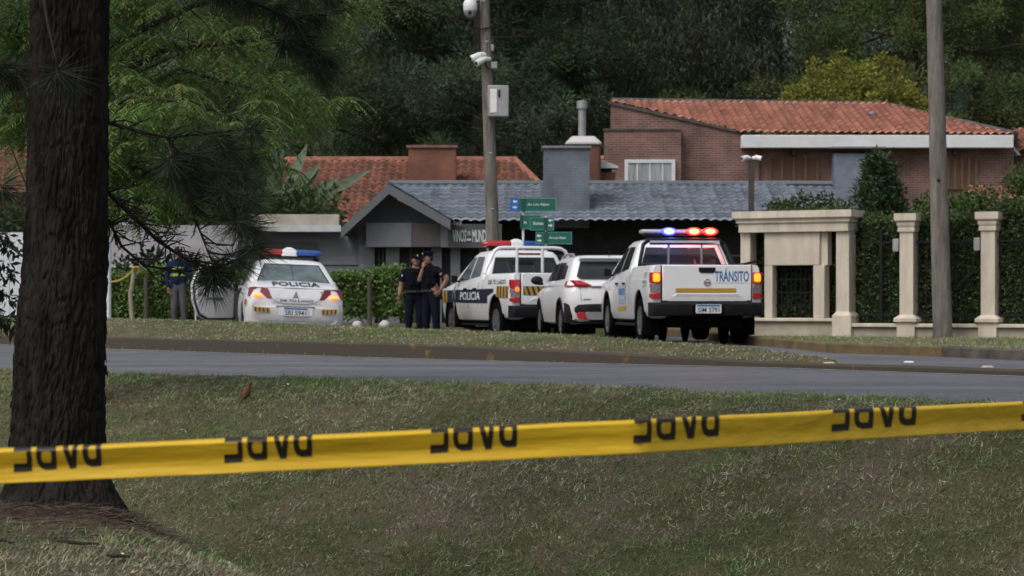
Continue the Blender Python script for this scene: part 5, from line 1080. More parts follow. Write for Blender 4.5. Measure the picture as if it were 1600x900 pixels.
mb = MB(); mb.add([(-.60, vy(1.10) - .035, 1.10), (.60, vy(1.10) - .035, 1.10), (.66, vy(1.14) - .012, 1.14), (.555, vy(1.415) - .012, 1.415), (-.555, vy(1.415) - .012, 1.415), (-.66, vy(1.14) - .012, 1.14)], [(0, 1, 2, 5), (5, 2, 3, 4)]); rw = mb.build('rear_window', 'glass', vc)
mb = MB(); mb.tube([(.0, vy(1.1) - .045, 1.10), (.25, vy(1.14) - .04, 1.145)], .012, 6); mb.build('wiper', 'gap', rw)
mb = MB(); mb.rings([rrect(.58, .33, .52, .06, 1.452), rrect(.57, .30, .52, .06, 1.475), rrect(.55, .36, .6, .06, 1.50)]); mb.build('spoiler', 'white_paint', vc)
for s in (-1, 1):
    for pts in ([(.62, 1.10), (1.02, 1.09), (1.04, 1.36), (.80, 1.34)], [(1.06, 1.085), (1.78, 1.075), (1.78, 1.415), (1.08, 1.40)], [(1.83, 1.075), (2.68, 1.07), (2.30, 1.37), (1.83, 1.415)]):
        mb = MB(); sidepoly(mb, pts, vx, s, .006); mb.build('side_window', 'glass', vc)
    mb = MB(); mb.tube([(s * .60, .75, 1.495), (s * .595, .85, 1.55), (s * .59, 1.5, 1.565), (s * .59, 2.05, 1.53), (s * .60, 2.15, 1.49)], .022, 8); mb.build('roof_rail', 'galv', vc)
    mb = MB(); mb.ell((s * .98, 2.80, 1.09), (.12, .07, .085), 14, 8); mb.box(s * .90 - .06, s * .90 + .04, 2.78, 2.83, 1.0, 1.05); mb.build('mirror', 'black_plastic', sv)
    tl = thing('taillight', None, None); tl.parent = sv
    mb = MB(); A = [(.40, .975, .02), (.46, 1.005, .02), (.60, 1.065, .045), (.74, 1.075, .10), (.838, 1.05, .30), (.852, .96, .34), (.80, .945, .13), (.66, .94, .035), (.50, .95, .015)]
    rim = [Vector((s * x, y - .02, z)) for x, z, y in A]; c_ = Vector((s * .66, .0, 1.0)); na = len(A); mb.add([Vector((s * x * .99, y + .06, z)) for x, z, y in A] + rim + [(v * .55 + c_ * .45) + Vector((s * .01, -.02, 0)) for v in rim] + [c_ + Vector((0, -.03, 0))], [(i, (i + 1) % na, (i + 1) % na + na, i + na) for i in range(na)] + [(i + na, (i + 1) % na + na, (i + 1) % na + 2 * na, i + 2 * na) for i in range(na)] + [(i + 2 * na, (i + 1) % na + 2 * na, 3 * na) for i in range(na)]); mb.build('tail_lens', 'red_lens', tl)
    mb = MB(); mb.tube([(s * .62, -.02, .945), (s * .64, -.015, 1.06)], .006, 5); mb.build('seam', 'dark_red_lens', tl)
mb = MB(); mb.tube([(0, .52, 1.50), (0, .47, 1.60)], .008, 6); mb.build('antenna', 'gap', vc)
mb = MB(); mb.box(-.42, .42, -.012, .03, .945, .972); mb.build('chrome_strip', 'grey_ink', sv, bevel=.006)
mb = MB(); mb.rings([[Vector((x, .03 + q, .66)), Vector((x, -.05 + q, .63)), Vector((x, -.065 + q, .55)), Vector((x, -.05 + q, .42)), Vector((x, 0 + q, .30)), Vector((x, .3, .30)), Vector((x, .3, .60))] for x, q in ((-.868, .32), (-.845, .18), (-.72, .06), (-.4, .01), (0, 0), (.4, .01), (.72, .06), (.845, .18), (.868, .32))]); bp = mb.build('bumper', 'black_plastic', sv, bevel=.01)
mb = MB(); mb.add([(-.54, -.062, .50), (.54, -.062, .50), (.50, -.058, .36), (-.50, -.058, .36)], [(0, 1, 2, 3)]); mb.build('skid_plate', 'galv', bp)
for s in (-1, 1):
    mb = MB(); mb.prism([(s * .50, -.066, .38), (s * .66, -.04, .38), (s * .70, -.04, .47), (s * .62, -.05, .50), (s * .54, -.064, .485)], (0, .02, 0)); mb.build('reflector', 'red_lens', bp, bevel=.004)
mb = MB(); mb.box(-.56, -.42, -.004, .02, .71, .735); mb.build('badge', 'grey_ink', sv)
mb = MB()
for s in (-1, 1): mb.tube([(s * .62, .012, .95), (s * .60, -.012, .70)], .005, 5)
mb.build('hatch_seam', 'grey_ink', vb)
plate(sv, 0, .80, -.012, 'SBT 6210')
mb = MB(); mb.box(-.6, .6, .2, 3.9, .20, .27); mb.build('chassis', 'under', sv)

# ------------------------------------------------------------- people
def person(name, label, loc, J, bones, head, hands, face_dir, hatless=False):
    """J: joint -> (x, y, z, r); bones: (a, b, material); one continuous body mesh grown with Skin"""
    names = list(J); me = bpy.data.meshes.new('sk')
    me.from_pydata([J[k][:3] for k in names], [(names.index(a), names.index(b)) for a, b, _ in bones], [])
    o = bpy.data.objects.new('sk', me); COL.objects.link(o)
    o.modifiers.new('skin', 'SKIN').use_smooth_shade = True
    for i, k in enumerate(names):
        sv_ = me.skin_vertices[0].data[i]; r = J[k][3]; sv_.radius = r if hasattr(r, '__len__') else (r, r); sv_.use_root = (k == 'pelvis')
    ss = o.modifiers.new('sub', 'SUBSURF'); ss.levels = 2
    dg = bpy.context.evaluated_depsgraph_get(); em = bpy.data.meshes.new_from_object(o.evaluated_get(dg)); bpy.data.objects.remove(o)
    mb = MB(); mats = []
    def mi(m):
        if m not in mats: mats.append(m)
        return mats.index(m)
    mb.v = [tuple(v.co) for v in em.vertices]
    sg = [(Vector(J[a][:3]), Vector(J[b][:3]), m) for a, b, m in bones]
    for p in em.polygons:
        c = p.center; bd_, bm_ = 9, None
        for a, b, m in sg:
            t = max(0, min(1, (c - a).dot(b - a) / max(1e-9, (b - a).length_squared))); dd = (a + (b - a) * t - c).length
            if dd < bd_: bd_, bm_ = dd, m
        mb.f.append(list(p.vertices)); mb.mi.append(mi(bm_))
    bpy.data.meshes.remove(em)
    hx, hy, hz = head; fd = Vector(face_dir).normalized(); sd_ = Vector((-fd.y, fd.x, 0)); H = Vector((hx, hy, hz))
    mb.m = mi('skin')
    rot = Matrix((sd_, fd, Vector((0, 0, 1)))).transposed()
    mb.ell(H, (.076, .098, .118), 16, 12, rot)
    mb.ell(H + fd * .03 + Vector((0, 0, -.07)), (.058, .062, .055), 12, 8, rot)
    mb.ell(H + fd * .098 + Vector((0, 0, -.015)), (.013, .020, .026), 8, 6, rot)
    for s in (-1, 1): mb.ell(H + sd_ * .076 * s + Vector((0, 0, -.01)), (.010, .022, .032), 8, 6, rot)
    mb.m = mi('hair')
    for s in (-1, 1): mb.ell(H + fd * .086 + sd_ * .032 * s + Vector((0, 0, .018)), (.013, .010, .007), 8, 5, rot); mb.ell(H + fd * .088 + sd_ * .032 * s + Vector((0, 0, .038)), (.020, .008, .005), 8, 5, rot)
    mb.ell(H + fd * .089 + Vector((0, 0, -.058)), (.024, .008, .006), 8, 5, rot)
    mb.ell(H - fd * .022 + Vector((0, 0, .018)), (.080, .086, .112), 14, 10, rot)
    mb.m = mi('skin')
    for wr, dr_, nrm in hands:      # palm, four unequal bent fingers and a thumb from the palm's side
        wr = Vector(wr); dr_ = Vector(dr_).normalized(); nrm = Vector(nrm).normalized(); side = dr_.cross(nrm).normalized(); nrm = side.cross(dr_)
        rt = Matrix((side, dr_, nrm)).transposed(); mb.ell(wr + dr_ * .045, (.042, .056, .018), 10, 8, rt)
        for i, L in enumerate((.070, .082, .076, .058)):
            b0 = wr + dr_ * .085 + side * (-.030 + .020 * i); mb.tube([b0, b0 + dr_ * L * .5 + nrm * .008, b0 + dr_ * L * .82 + nrm * .032], [.0095, .009, .007], 6)
        b0 = wr + dr_ * .03 - side * .036; mb.tube([b0, b0 + dr_ * .03 - side * .028 + nrm * .01, b0 + dr_ * .065 - side * .030 + nrm * .02], [.012, .011, .008], 6)
    ob = mb.build(name, mats, smooth=60); ob.location = loc
    return tag(ob, label, 'person')
def cap(o, H, fd, peaked, m='vest'):
    H = Vector(H); fd = Vector(fd).normalized(); sd_ = Vector((-fd.y, fd.x, 0)); rot = Matrix((sd_, fd, Vector((0, 0, 1)))).transposed().to_4x4()
    T_ = Matrix.Translation(H + Vector((0, 0, .045))) @ rot; mb = MB()
    if peaked: mb.lathe([(.090, 0), (.092, .04), (.118, .075), (.112, .090), (.03, .10)], T_ @ Matrix.Diagonal((.95, 1.12, 1, 1)), 20)
    else: mb.lathe([(.088, 0), (.089, .035), (.075, .07), (.045, .088), (.01, .094)], T_ @ Matrix.Diagonal((.95, 1.15, 1, 1)), 20)
    pts = [Vector((.078 * math.cos(R(t_)), .085 + .085 * math.sin(R(t_)) , -.012 - .02 * math.sin(R(t_)))) for t_ in range(0, 181, 20)]
    mb.prism([T_ @ p for p in pts], (0, 0, .01)); c = mb.build('cap', m, o, smooth=40)
    mb = MB(); mb.ell(T_ @ Vector((0, .103 if not peaked else .115, .048)), (.022, .022, .026), 10, 8); mb.build('cap_badge', 'ochre' if not peaked else 'galv', c)
B_ = lambda t, a, l: [('pelvis', 'belly', t), ('belly', 'chest', t), ('chest', 'neck', t), ('neck', 'jaw', 'skin'), ('chest', 'shr', t), ('shr', 'elr', t), ('elr', 'wrr', a), ('chest', 'shl', t), ('shl', 'ell', t), ('ell', 'wrl', a),
      ('pelvis', 'hir', l), ('hir', 'knr', l), ('knr', 'anr', l), ('anr', 'tor', 'vest'), ('pelvis', 'hil', l), ('hil', 'knl', l), ('knl', 'anl', l), ('anl', 'tol', 'vest')]
def sleeves(J, bones, frac=.75):      # short sleeves: split the upper arm
    for s in 'rl':
        a, b = J['sh' + s], J['el' + s]; J['sl' + s] = tuple(a[i] + (b[i] - a[i]) * frac for i in range(3)) + (a[3] * .86,)
        bones = [x for x in bones if x[:2] != ('sh' + s, 'el' + s)] + [('sh' + s, 'sl' + s, 'uniform'), ('sl' + s, 'el' + s, 'skin')]
    return bones
# officer beside the pickup, facing the camera, one arm hanging
J = dict(pelvis=(0, 0, .96, (.15, .115)), belly=(0, 0, 1.12, (.15, .12)), chest=(.0, .0, 1.34, (.165, .125)), neck=(.0, 0, 1.49, .062), jaw=(.01, -.01, 1.56, .055), shr=(-.22, 0, 1.41, .088), elr=(-.29, .02, 1.12, .058), wrr=(-.33, -.05, .88, .038),
         shl=(.22, 0, 1.41, .088), ell=(.30, .10, 1.13, .058), wrl=(.28, .14, .90, .034), hir=(-.10, 0, .88, .125), knr=(-.12, -.02, .50, .092), anr=(-.13, .02, .09, .068), tor=(-.15, -.14, .05, .045), hil=(.10, 0, .88, .125), knl=(.11, -.02, .50, .092), anl=(.11, .02, .09, .068), tol=(.12, -.14, .05, .045))
bo = sleeves(J, B_('vest', 'skin', 'uniform')); pa = P(648, 500, 50.3)
of1 = person('person', 'person in dark uniform and baseball cap with one arm hanging, beside the vine row', (pa.x, pa.y, -.12), J, bo, (.02, -.03, 1.655), [((-.33, -.05, .88), (-.1, -.15, -1), (.6, -.6, 0)), ((.28, .14, .90), (0, .1, -1), (-.6, .5, 0))], (.45, -.9, 0))
cap(of1, (.02, -.03, 1.655), (.45, -.9, 0), False)
def vest_on(o, x0, z0, z1, w0, w1, dp, yaw=0):
    mb = MB(); c, s = math.cos(yaw), math.sin(yaw)
    rr = []
    for z, wx, wy in ((z0, w0, dp), ((z0 + z1) / 2, (w0 + w1) / 2 * 1.02, dp * 1.04), (z1 - .06, w1, dp), (z1, w1 * .75, dp * .7)):
        rr.append([Vector((x0 + wx * math.cos(R(a)) * c - wy * math.sin(R(a)) * s, wx * math.cos(R(a)) * s + wy * math.sin(R(a)) * c, z)) for a in range(0, 360, 18)])
    mb.rings(rr); v = mb.build('vest', 'vest', o)
    mb = MB()
    for a in (-.09, .03): mb.box(x0 + a, x0 + a + .07, -dp - .03, -dp + .02, z0 + .10, z0 + .22)
    mb.build('pocket', 'uniform', v, bevel=.01)
    mb = MB(); rr = [[Vector((x0 + (w0 * 1.03) * math.cos(R(a)) * c - dp * 1.05 * math.sin(R(a)) * s, w0 * 1.03 * math.cos(R(a)) * s + dp * 1.05 * math.sin(R(a)) * c, z)) for a in range(0, 360, 18)] for z in (z0 - .06, z0 - .01)]
    mb.rings(rr); be = mb.build('belt', 'gap', o)
    mb = MB(); mb.box(x0 - .025, x0 + .025, -dp - .02, -dp, z0 - .05, z0 - .02); mb.build('buckle', 'rust', be)
    mb = MB(); mb.box(x0 + w0 * .9, x0 + w0 * 1.25, -.06, .06, z0 - .22, z0 - .03); mb.build('holster', 'gap', o, bevel=.02)
of1.scale = (1.03,) * 3; vest_on(of1, 0, 1.03, 1.47, .215, .205, .17)
mb = MB(); mb.ell((-.262, -.045, 1.33), (.018, .03, .04), 8, 6); mb.build('shoulder_patch', 'sign_white', of1)
# officer in peaked cap, profile to the left, hand raised to the face, other hand on the hip
J = dict(pelvis=(0, 0, .97, (.125, .15)), belly=(0, 0, 1.13, (.13, .15)), chest=(.01, .0, 1.36, (.14, .165)), neck=(-.01, 0, 1.51, .062), jaw=(-.03, -.01, 1.58, .055), shr=(-.06, .18, 1.43, .072), elr=(-.26, .16, 1.24, .05), wrr=(-.17, -.02, 1.50, .033),
         shl=(.15, -.16, 1.43, .09), ell=(.35, -.22, 1.25, .058), wrl=(.20, -.24, 1.00, .034), hir=(-.06, .09, .88, .13), knr=(-.10, .09, .50, .098), anr=(-.10, .10, .09, .072), tor=(-.24, .08, .05, .045), hil=(.08, -.08, .88, .13), knl=(.11, -.09, .50, .098), anl=(.13, -.08, .09, .072), tol=(-.06, -.10, .05, .045))
J['elr'] = (-.24, -.10, 1.20, .05); J['shr'] = (-.12, .04, 1.42, .07); J['wrr'] = (-.16, -.14, 1.47, .033)
bo = sleeves(J, B_('vest', 'skin', 'uniform')); pb = P(673, 500, 49.3)
of2 = person('person', 'person in dark uniform and peaked cap, in profile, hand raised to the mouth', (pb.x, pb.y, -.12), J, bo, (-.05, -.02, 1.675), [((-.16, -.14, 1.47), (.10, .25, 1), (.6, .5, 0)), ((.20, -.24, 1.0), (-.35, .2, -.75), (-.6, .6, 0))], (-1, -.25, 0))
cap(of2, (-.05, -.02, 1.68), (-1, -.25, 0), True, 'uniform')
of2.scale = (1.03,) * 3; vest_on(of2, 0, 1.04, 1.49, .195, .20, .185, .3)
mb = MB(); mb.prism([(.19, -.255, 1.36), (.24, -.262, 1.38), (.25, -.262, 1.34), (.20, -.258, 1.32)], (0, .004, 0)); mb.build('shoulder_patch', 'ochre', of2)
mb = MB(); mb.box(.045, .06, -.185, -.17, 1.26, 1.36); mb.build('pen', 'galv', of2)
# worker behind the branch
J = dict(pelvis=(0, 0, .94, (.145, .11)), belly=(0, 0, 1.10, (.15, .115)), chest=(.0, .02, 1.32, (.165, .125)), neck=(.0, 0, 1.46, .062), jaw=(.0, -.02, 1.53, .055), shr=(-.20, 0, 1.39, .075), elr=(-.25, -.02, 1.10, .055), wrr=(-.20, -.10, .88, .036),
         shl=(.20, 0, 1.39, .075), ell=(.26, -.02, 1.11, .055), wrl=(.28, -.08, .87, .036), hir=(-.08, 0, .86, .105), knr=(-.09, -.03, .49, .078), anr=(-.10, .02, .09, .056), tor=(-.11, -.14, .05, .045), hil=(.08, 0, .86, .105), knl=(.10, 0, .49, .078), anl=(.12, .03, .09, .056), tol=(.14, -.12, .05, .045))
pc = P(279, 500, 49.4)
wk = person('person', 'person in navy work jacket with lime bands and grey trousers behind the pine branch', (pc.x, pc.y, .10), J, B_('work_blue', 'work_blue', 'trouser_grey'), (0, -.03, 1.625), [((-.20, -.10, .88), (.1, -.3, -1), (.6, -.5, 0)), ((.28, -.08, .87), (.1, -.3, -1), (-.6, -.5, 0))], (.5, -.85, 0))
cap(wk, (0, -.03, 1.63), (.5, -.85, 0), False, 'work_blue')
for z_ in (1.13, 1.27):
    mb = MB(); rr = [[Vector((.178 * math.cos(R(a)), .01 + .142 * math.sin(R(a)), z)) for a in range(0, 360, 18)] for z in (z_, z_ + .055)]
    mb.rings(rr, caps=False); mb.build('reflective_band', 'hivis', wk)
mb = MB(); rr = []
for z, wx, wy in ((1.0, .172, .136), (1.2, .176, .14), (1.40, .17, .135)): rr.append([Vector((wx * math.cos(R(a)), .01 + wy * math.sin(R(a)), z)) for a in range(0, 360, 18)])
mb.rings(rr); mb.build('jacket', 'work_blue', wk)
mb = MB(); mb.tube([(.36, -.15, .92), (.40, -.18, 0.0)], .014, 6); so_ = mb.build('walking_stick', 'sign_white', loc=(pc.x, pc.y, .10)); tag(so_, 'thin white stick beside the worker in navy jacket', 'stick')

# ------------------------------------------------------------- vegetation
def tufts(C, n, rad, L, W, up=.35, dirs=None, spread=1.0):
    """n needles around each centre; returns triangle verts and a brightness per needle"""
    k = len(C); d = rng.normal(size=(k, n, 3)); d[..., 2] = d[..., 2] * .8 + up
    if dirs is not None: d = d * spread + dirs[:, None, :] * 1.0
    d = unit(d); c = C[:, None, :] + d * rad * rng.random((k, n, 1)) ** .45
    Ln = rng.uniform(L * .7, L * 1.25, (k, n)); Wn = rng.uniform(W * .7, W * 1.3, (k, n))
    d2 = unit(d + rng.normal(size=d.shape) * .25)
    return slivers(c.reshape(-1, 3), d2.reshape(-1, 3), Ln.ravel(), Wn.ravel()), np.repeat(np.arange(k), n)
def crown_pine(H, Rw, z0, nl, seed, clump=.78, per=300, col=(.054, .088, .042), L=.20, W=.034, flat=.75):
    r = np.random.default_rng(seed); C = []; limbs = []
    for i in range(nl):
        t = i / (nl - 1); z = z0 + (H - z0) * t; az = r.uniform(0, 2 * math.pi); ln = Rw * (1 - .75 * t ** 1.6) * r.uniform(.65, 1.1) * (.7 + .3 * min(1, t * 6))
        e = np.array([math.cos(az), math.sin(az), r.uniform(-.05, .30)]); limbs.append(((0, 0, z), tuple(np.array([0, 0, z]) + e * ln)))
        for q in np.linspace(.3, 1, max(3, int(ln / .95))):
            for j in range(2): C.append(np.array([0, 0, z]) + e * ln * q + r.normal(size=3) * [.55, .55, .32] * (1 + .4 * (1 - q)))
    C = np.array(C); V_, ix = tufts(C, per, clump, L, W, .45)
    cs = np.array(col)[None] * r.uniform(.6, 1.5, (len(C), 1)) * (1 + .25 * r.normal(size=(len(C), 3)) * [.5, .2, .5])
    cs = np.clip(cs, .004, 1)[ix] * rng.uniform(.65, 1.4, (len(ix), 1))
    return V_, cs, limbs
def trunk_mb(limbs, H, r0, lr=.05):
    mb = MB(); mb.tube([(0, 0, -.3), (.05, 0, H * .25), (-.04, .03, H * .6), (0, 0, H)], [r0 * 1.15, r0, r0 * .65, .05], 10)
    for a, b in limbs: m_ = tuple(a[i] + (b[i] - a[i]) * .5 + (.12 if i == 2 else 0) for i in range(3)); mb.tube([a, m_, b], [lr * 1.6, lr, .015], 5)
    return mb
PROT = {}
for k, args in dict(pine_a=dict(H=19, Rw=5.2, z0=3.5, nl=46, seed=1), pine_b=dict(H=17, Rw=4.6, z0=2.2, nl=44, seed=2, col=(.062, .096, .040)), pine_c=dict(H=21, Rw=5.8, z0=5.0, nl=46, seed=3, col=(.050, .078, .045)),
                    cedar=dict(H=20, Rw=4.8, z0=1.5, nl=60, seed=4, col=(.072, .100, .034), clump=.72, per=280, L=.17, W=.042), blue=dict(H=18, Rw=4.6, z0=2, nl=46, seed=6, col=(.066, .092, .080))).items():  # blue prototype: distance haze put into the needle colour
    PROT[k] = crown_pine(**args)
# drooping casuarina: hanging strands
def crown_droop(H, Rw, seed, col):
    r = np.random.default_rng(seed); n = 520; a = r.uniform(0, 2 * math.pi, n); z = r.uniform(3.2, H, n); rr_ = Rw * np.sqrt(r.random(n)) * (1 - .55 * (z / H) ** 2)
    C = np.stack([rr_ * np.cos(a), rr_ * np.sin(a), z], -1); per = 90; c = (C[:, None] + r.normal(size=(n, per, 3)) * [.36, .36, .50]).reshape(-1, 3)
    d = unit(r.normal(size=c.shape) * [.6, .6, .3] + [0, 0, -1]); V_ = slivers(c, d, r.uniform(.18, .42, len(c)), r.uniform(.035, .06, len(c)))
    cs = np.array(col)[None] * r.uniform(.6, 1.5, (n, 1)); cs = np.repeat(cs, per, 0) * r.uniform(.6, 1.4, (len(c), 1))
    limbs = [((0, 0, z_), (x_, y_, z_ + .2)) for x_, y_, z_ in C[:40]]
    return V_, cs, limbs
PROT['droop'] = crown_droop(18.5, 5.0, 5, (.050, .064, .036))
HT = dict(pine_a=19, pine_b=17, pine_c=21, cedar=20, droop=18.5, blue=18)
_made = {}
def far_tree(kind, px, d, s, rz, label, group, name='pine_tree'):
    x = (px - 800) * d / FP; root = thing(name, label, 'tree', (x, d, 0), (0, 0, rz), group, s)
    if kind not in _made:
        V_, cs, limbs = PROT[kind]; c = trimesh('crown', V_, cs, 'far_leaf', root); t = trunk_mb(limbs, HT[kind], .34).build('trunk', 'bark_far', root); _made[kind] = (c, t)
    else:
        for q in _made[kind]: cc = q.copy(); COL.objects.link(cc); cc.parent = root
    return root
G1 = 'dark pines behind the houses'
for kind, px, d, s, rz, lb in (
    ('pine_a', 20, 96, .95, .3, 'dark pine seen left of the big trunk, behind the tiled roof'),
    ('pine_c', 205, 104, 1.0, 1.2, 'dark pine mostly hidden behind the pale feathery tree'),
    ('pine_b', 352, 97, .95, 2.2, 'dark pine above the banana leaves'),
    ('pine_c', 478, 101, 1.0, .5, 'dark pine with a bare lower trunk left of the orange roof ridge'),
    ('pine_b', 590, 95, 1.02, 3.6, 'dark bushy pine above the left part of the orange roof'),
    ('pine_a', 688, 99, 1.0, 4.4, 'dark pine rising behind the wide brick chimney'),
    ('pine_c', 748, 94, 1.0, 5.6, 'dark pine with a thick black trunk behind the pole with cameras'),
    ('pine_b', 842, 96, 1.05, 1.0, 'dark bushy pine right of the pole with cameras, left of the metal flue'),
    ('blue', 985, 112, 1.05, 2.8, 'hazy bluish pine above the left end of the brick house'),
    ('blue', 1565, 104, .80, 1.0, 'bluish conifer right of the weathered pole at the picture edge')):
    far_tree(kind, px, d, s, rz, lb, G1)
for kind, px, d, s, rz, lb, nm in (
    ('droop', 905, 100, 1.0, .4, 'brownish drooping tree behind the metal flue', 'casuarina_tree'), ('droop', 1090, 103, 1.02, 1.9, 'tall grey green drooping tree above the middle of the salmon roof', 'casuarina_tree'), ('droop', 1215, 107, 1.02, 4.0, 'drooping tree behind the yellow green round crown', 'casuarina_tree'),
    ('cedar', 1335, 98, 1.0, 1.0, 'layered green cedar behind the right part of the yellow green crown', 'cedar_tree'), ('cedar', 1425, 96, .98, 2.6, 'layered green cedar left of the weathered pole', 'cedar_tree'), ('cedar', 1528, 95, .92, 4.8, 'layered green cedar right of the weathered pole', 'cedar_tree'), ('cedar', 1650, 99, 1.0, 5.5, 'green cedar at the right picture edge', 'cedar_tree')):
    far_tree(kind, px, d, s, rz, lb, 'tall trees behind the brick house', nm)
# the wood beyond, one mass
Vs, Cs = [], []
for i, px in enumerate(range(-150, 1800, 72)):
    kd = ['pine_a', 'pine_c', 'pine_b'][i % 3]; V_, cs, _ = PROT[kd]; sel = rng.random(len(cs)) < .6; d = 124 + (i * 37 % 11); an = i * 1.3
    Q = V_.reshape(-1, 3, 3)[sel].reshape(-1, 3) * [1.1, 1.1, 1.05 * (1 if i % 4 else .85)]; Q = np.stack([Q[:, 0] * math.cos(an) - Q[:, 1] * math.sin(an), Q[:, 0] * math.sin(an) + Q[:, 1] * math.cos(an), Q[:, 2]], -1)
    Vs.append(Q + [(px - 800) * d / FP, d, 0]); Cs.append(cs[sel] * [.95, 1, 1.15])  # bluish tint: haze over the far wood, painted into the leaf colour
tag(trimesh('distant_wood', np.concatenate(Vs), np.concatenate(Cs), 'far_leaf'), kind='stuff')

def leafy(name, label, cat, C, per, rad, L, W, col, parent_loc, m='leaf', var=.35, up=.2, stems=None, group=None, part='crown', colfn=None):
    root = thing(name, label, cat, parent_loc, group=group); n = len(C)
    d = unit(rng.normal(size=(n, per, 3)) + [0, 0, up]); c = C[:, None] + d * rad * rng.random((n, per, 1)) ** .5
    dd = unit(d + rng.normal(size=d.shape) * .6); Ln = rng.uniform(L * .6, L * 1.3, n * per)
    V_ = leaves(c.reshape(-1, 3), dd.reshape(-1, 3), Ln, Ln * (W / L))
    cs = np.repeat(np.array(col)[None] * rng.uniform(1 - var, 1 + var, (n, 1)), per, 0) * rng.uniform(.6, 1.4, (n * per, 1))
    if colfn is not None: cs = colfn(cs, c.reshape(-1, 3))
    trimesh(part, V_, cs, m, root, per=4)
    if stems: stems.build('trunk' if part == 'crown' else 'stem', 'bark_far', root)
    return root
def dome(n, c, r, inner=.75):
    v = unit(rng.normal(size=(n, 3))); v[:, 2] = np.abs(v[:, 2]) * 1.0 - .15; return np.array(c) + v * np.array(r) * (inner + (1 - inner) * rng.random((n, 1))) * (1 + .12 * rng.normal(size=(n, 1)))
# yellow-green round tree
d = 88; q = P(1330, 175, d); mb = MB(); mb.tube([(0, 0, -.1), (.1, 0, 4), (0, 0, q.z)], [.25, .2, .08], 10)
for i in range(10): a = i * .63; mb.tube([(0, 0, 4 + i * .2), (1.6 * math.cos(a), 1.6 * math.sin(a), q.z + .3)], [.07, .02], 5)
leafy('round_tree', 'yellow green round crowned tree behind the salmon roof', 'tree', np.concatenate([dome(260, (0, 0, q.z - .7), (3.0, 2.6, 2.75), .92), dome(90, (-1.4, -.6, q.z - .8), (1.5, 1.5, 1.6), .88), dome(90, (1.5, -.6, q.z - .9), (1.6, 1.5, 1.6), .88), dome(90, (.1, -.9, q.z - .2), (1.4, 1.4, 1.5), .88)]), 85, .30, .15, .07, (.225, .225, .042), (q.x, d, 0), stems=mb, var=.25,
      colfn=lambda cs, c: np.where(rng.random((len(cs), 1)) < .3, cs * [.5, .62, .8], cs))
d = 86; q = P(1435, 178, d); mb = MB(); mb.tube([(0, 0, -.1), (0, 0, q.z)], [.2, .08], 8)
leafy('round_tree', 'small mid green bushy tree between the yellow green crown and the weathered pole', 'tree', dome(90, (0, 0, q.z - 1.4), (2.2, 1.8, 1.6), .7), 60, .4, .18, .08, (.07, .10, .02), (q.x, d, 0), stems=mb)
d = 92; q = P(1085, 165, d); mb = MB(); mb.tube([(0, 0, -.1), (0, 0, q.z)], [.2, .08], 8)
leafy('round_tree', 'low green bushy crown peeping over the left part of the salmon roof ridge', 'tree', dome(90, (0, 0, q.z - 1.6), (2.0, 1.8, 2.6), .6), 60, .4, .18, .08, (.055, .085, .02), (q.x, d, 0), stems=mb)
# conical shrub and garden bushes behind the fence
d = 50; q = P(1375, 240, d); zz = rng.uniform(.4, q.z - .15, 260); rr_ = (.78 * (1 - (zz / q.z) ** 2.2) + .10) * rng.uniform(.55, 1.05, 260); a = rng.uniform(0, 6.28, 260)
mb = MB(); mb.tube([(0, 0, -.1), (0, 0, q.z - .4)], [.08, .02], 7)
C = np.stack([rr_ * np.cos(a), rr_ * np.sin(a), zz], -1); leafy('conifer', 'dark green upright conifer behind the fence, before the brick house', 'shrub', C, 46, .20, .15, .035, (.030, .060, .020), (q.x, d, 0), up=.9, stems=mb, m='far_leaf')
for px0, px1, top, d, col, lb in ((1205, 1330, 305, 49, (.045, .075, .020), 'low dark green bush above the cream portal'), (1425, 1500, 300, 50, (.055, .095, .025), 'green bush behind the fence left of the weathered pole'), (1488, 1572, 296, 51, (.060, .10, .028), 'green bush behind the fence right of the weathered pole'), (1575, 1625, 250, 53, (.060, .095, .028), 'loose leafy shrub at the right edge before the tiled roof')):
    a_, b_ = P(px0, top, d), P(px1, top, d); n = int(60 * (b_.x - a_.x)); ux = rng.random(n); C = np.stack([(ux - .5) * (b_.x - a_.x), rng.normal(size=n) * .3, a_.z * (.55 + .45 * np.sqrt(rng.random(n))) - .22 * np.abs(ux - .5) ** 2 * 4 * (a_.z - 2) - .1], -1)
    mb = MB()
    for i in range(5): mb.tube([((i - 2) * .12, 0, -.1), ((i - 2) * .25, .05 * i, a_.z * .6)], [.03, .01], 5)
    leafy('bush', lb, 'shrub', C, 40, .22, .10, .05, col, ((a_.x + b_.x) / 2, d, 0), stems=mb, part='foliage', group='bushes behind the cream fence')
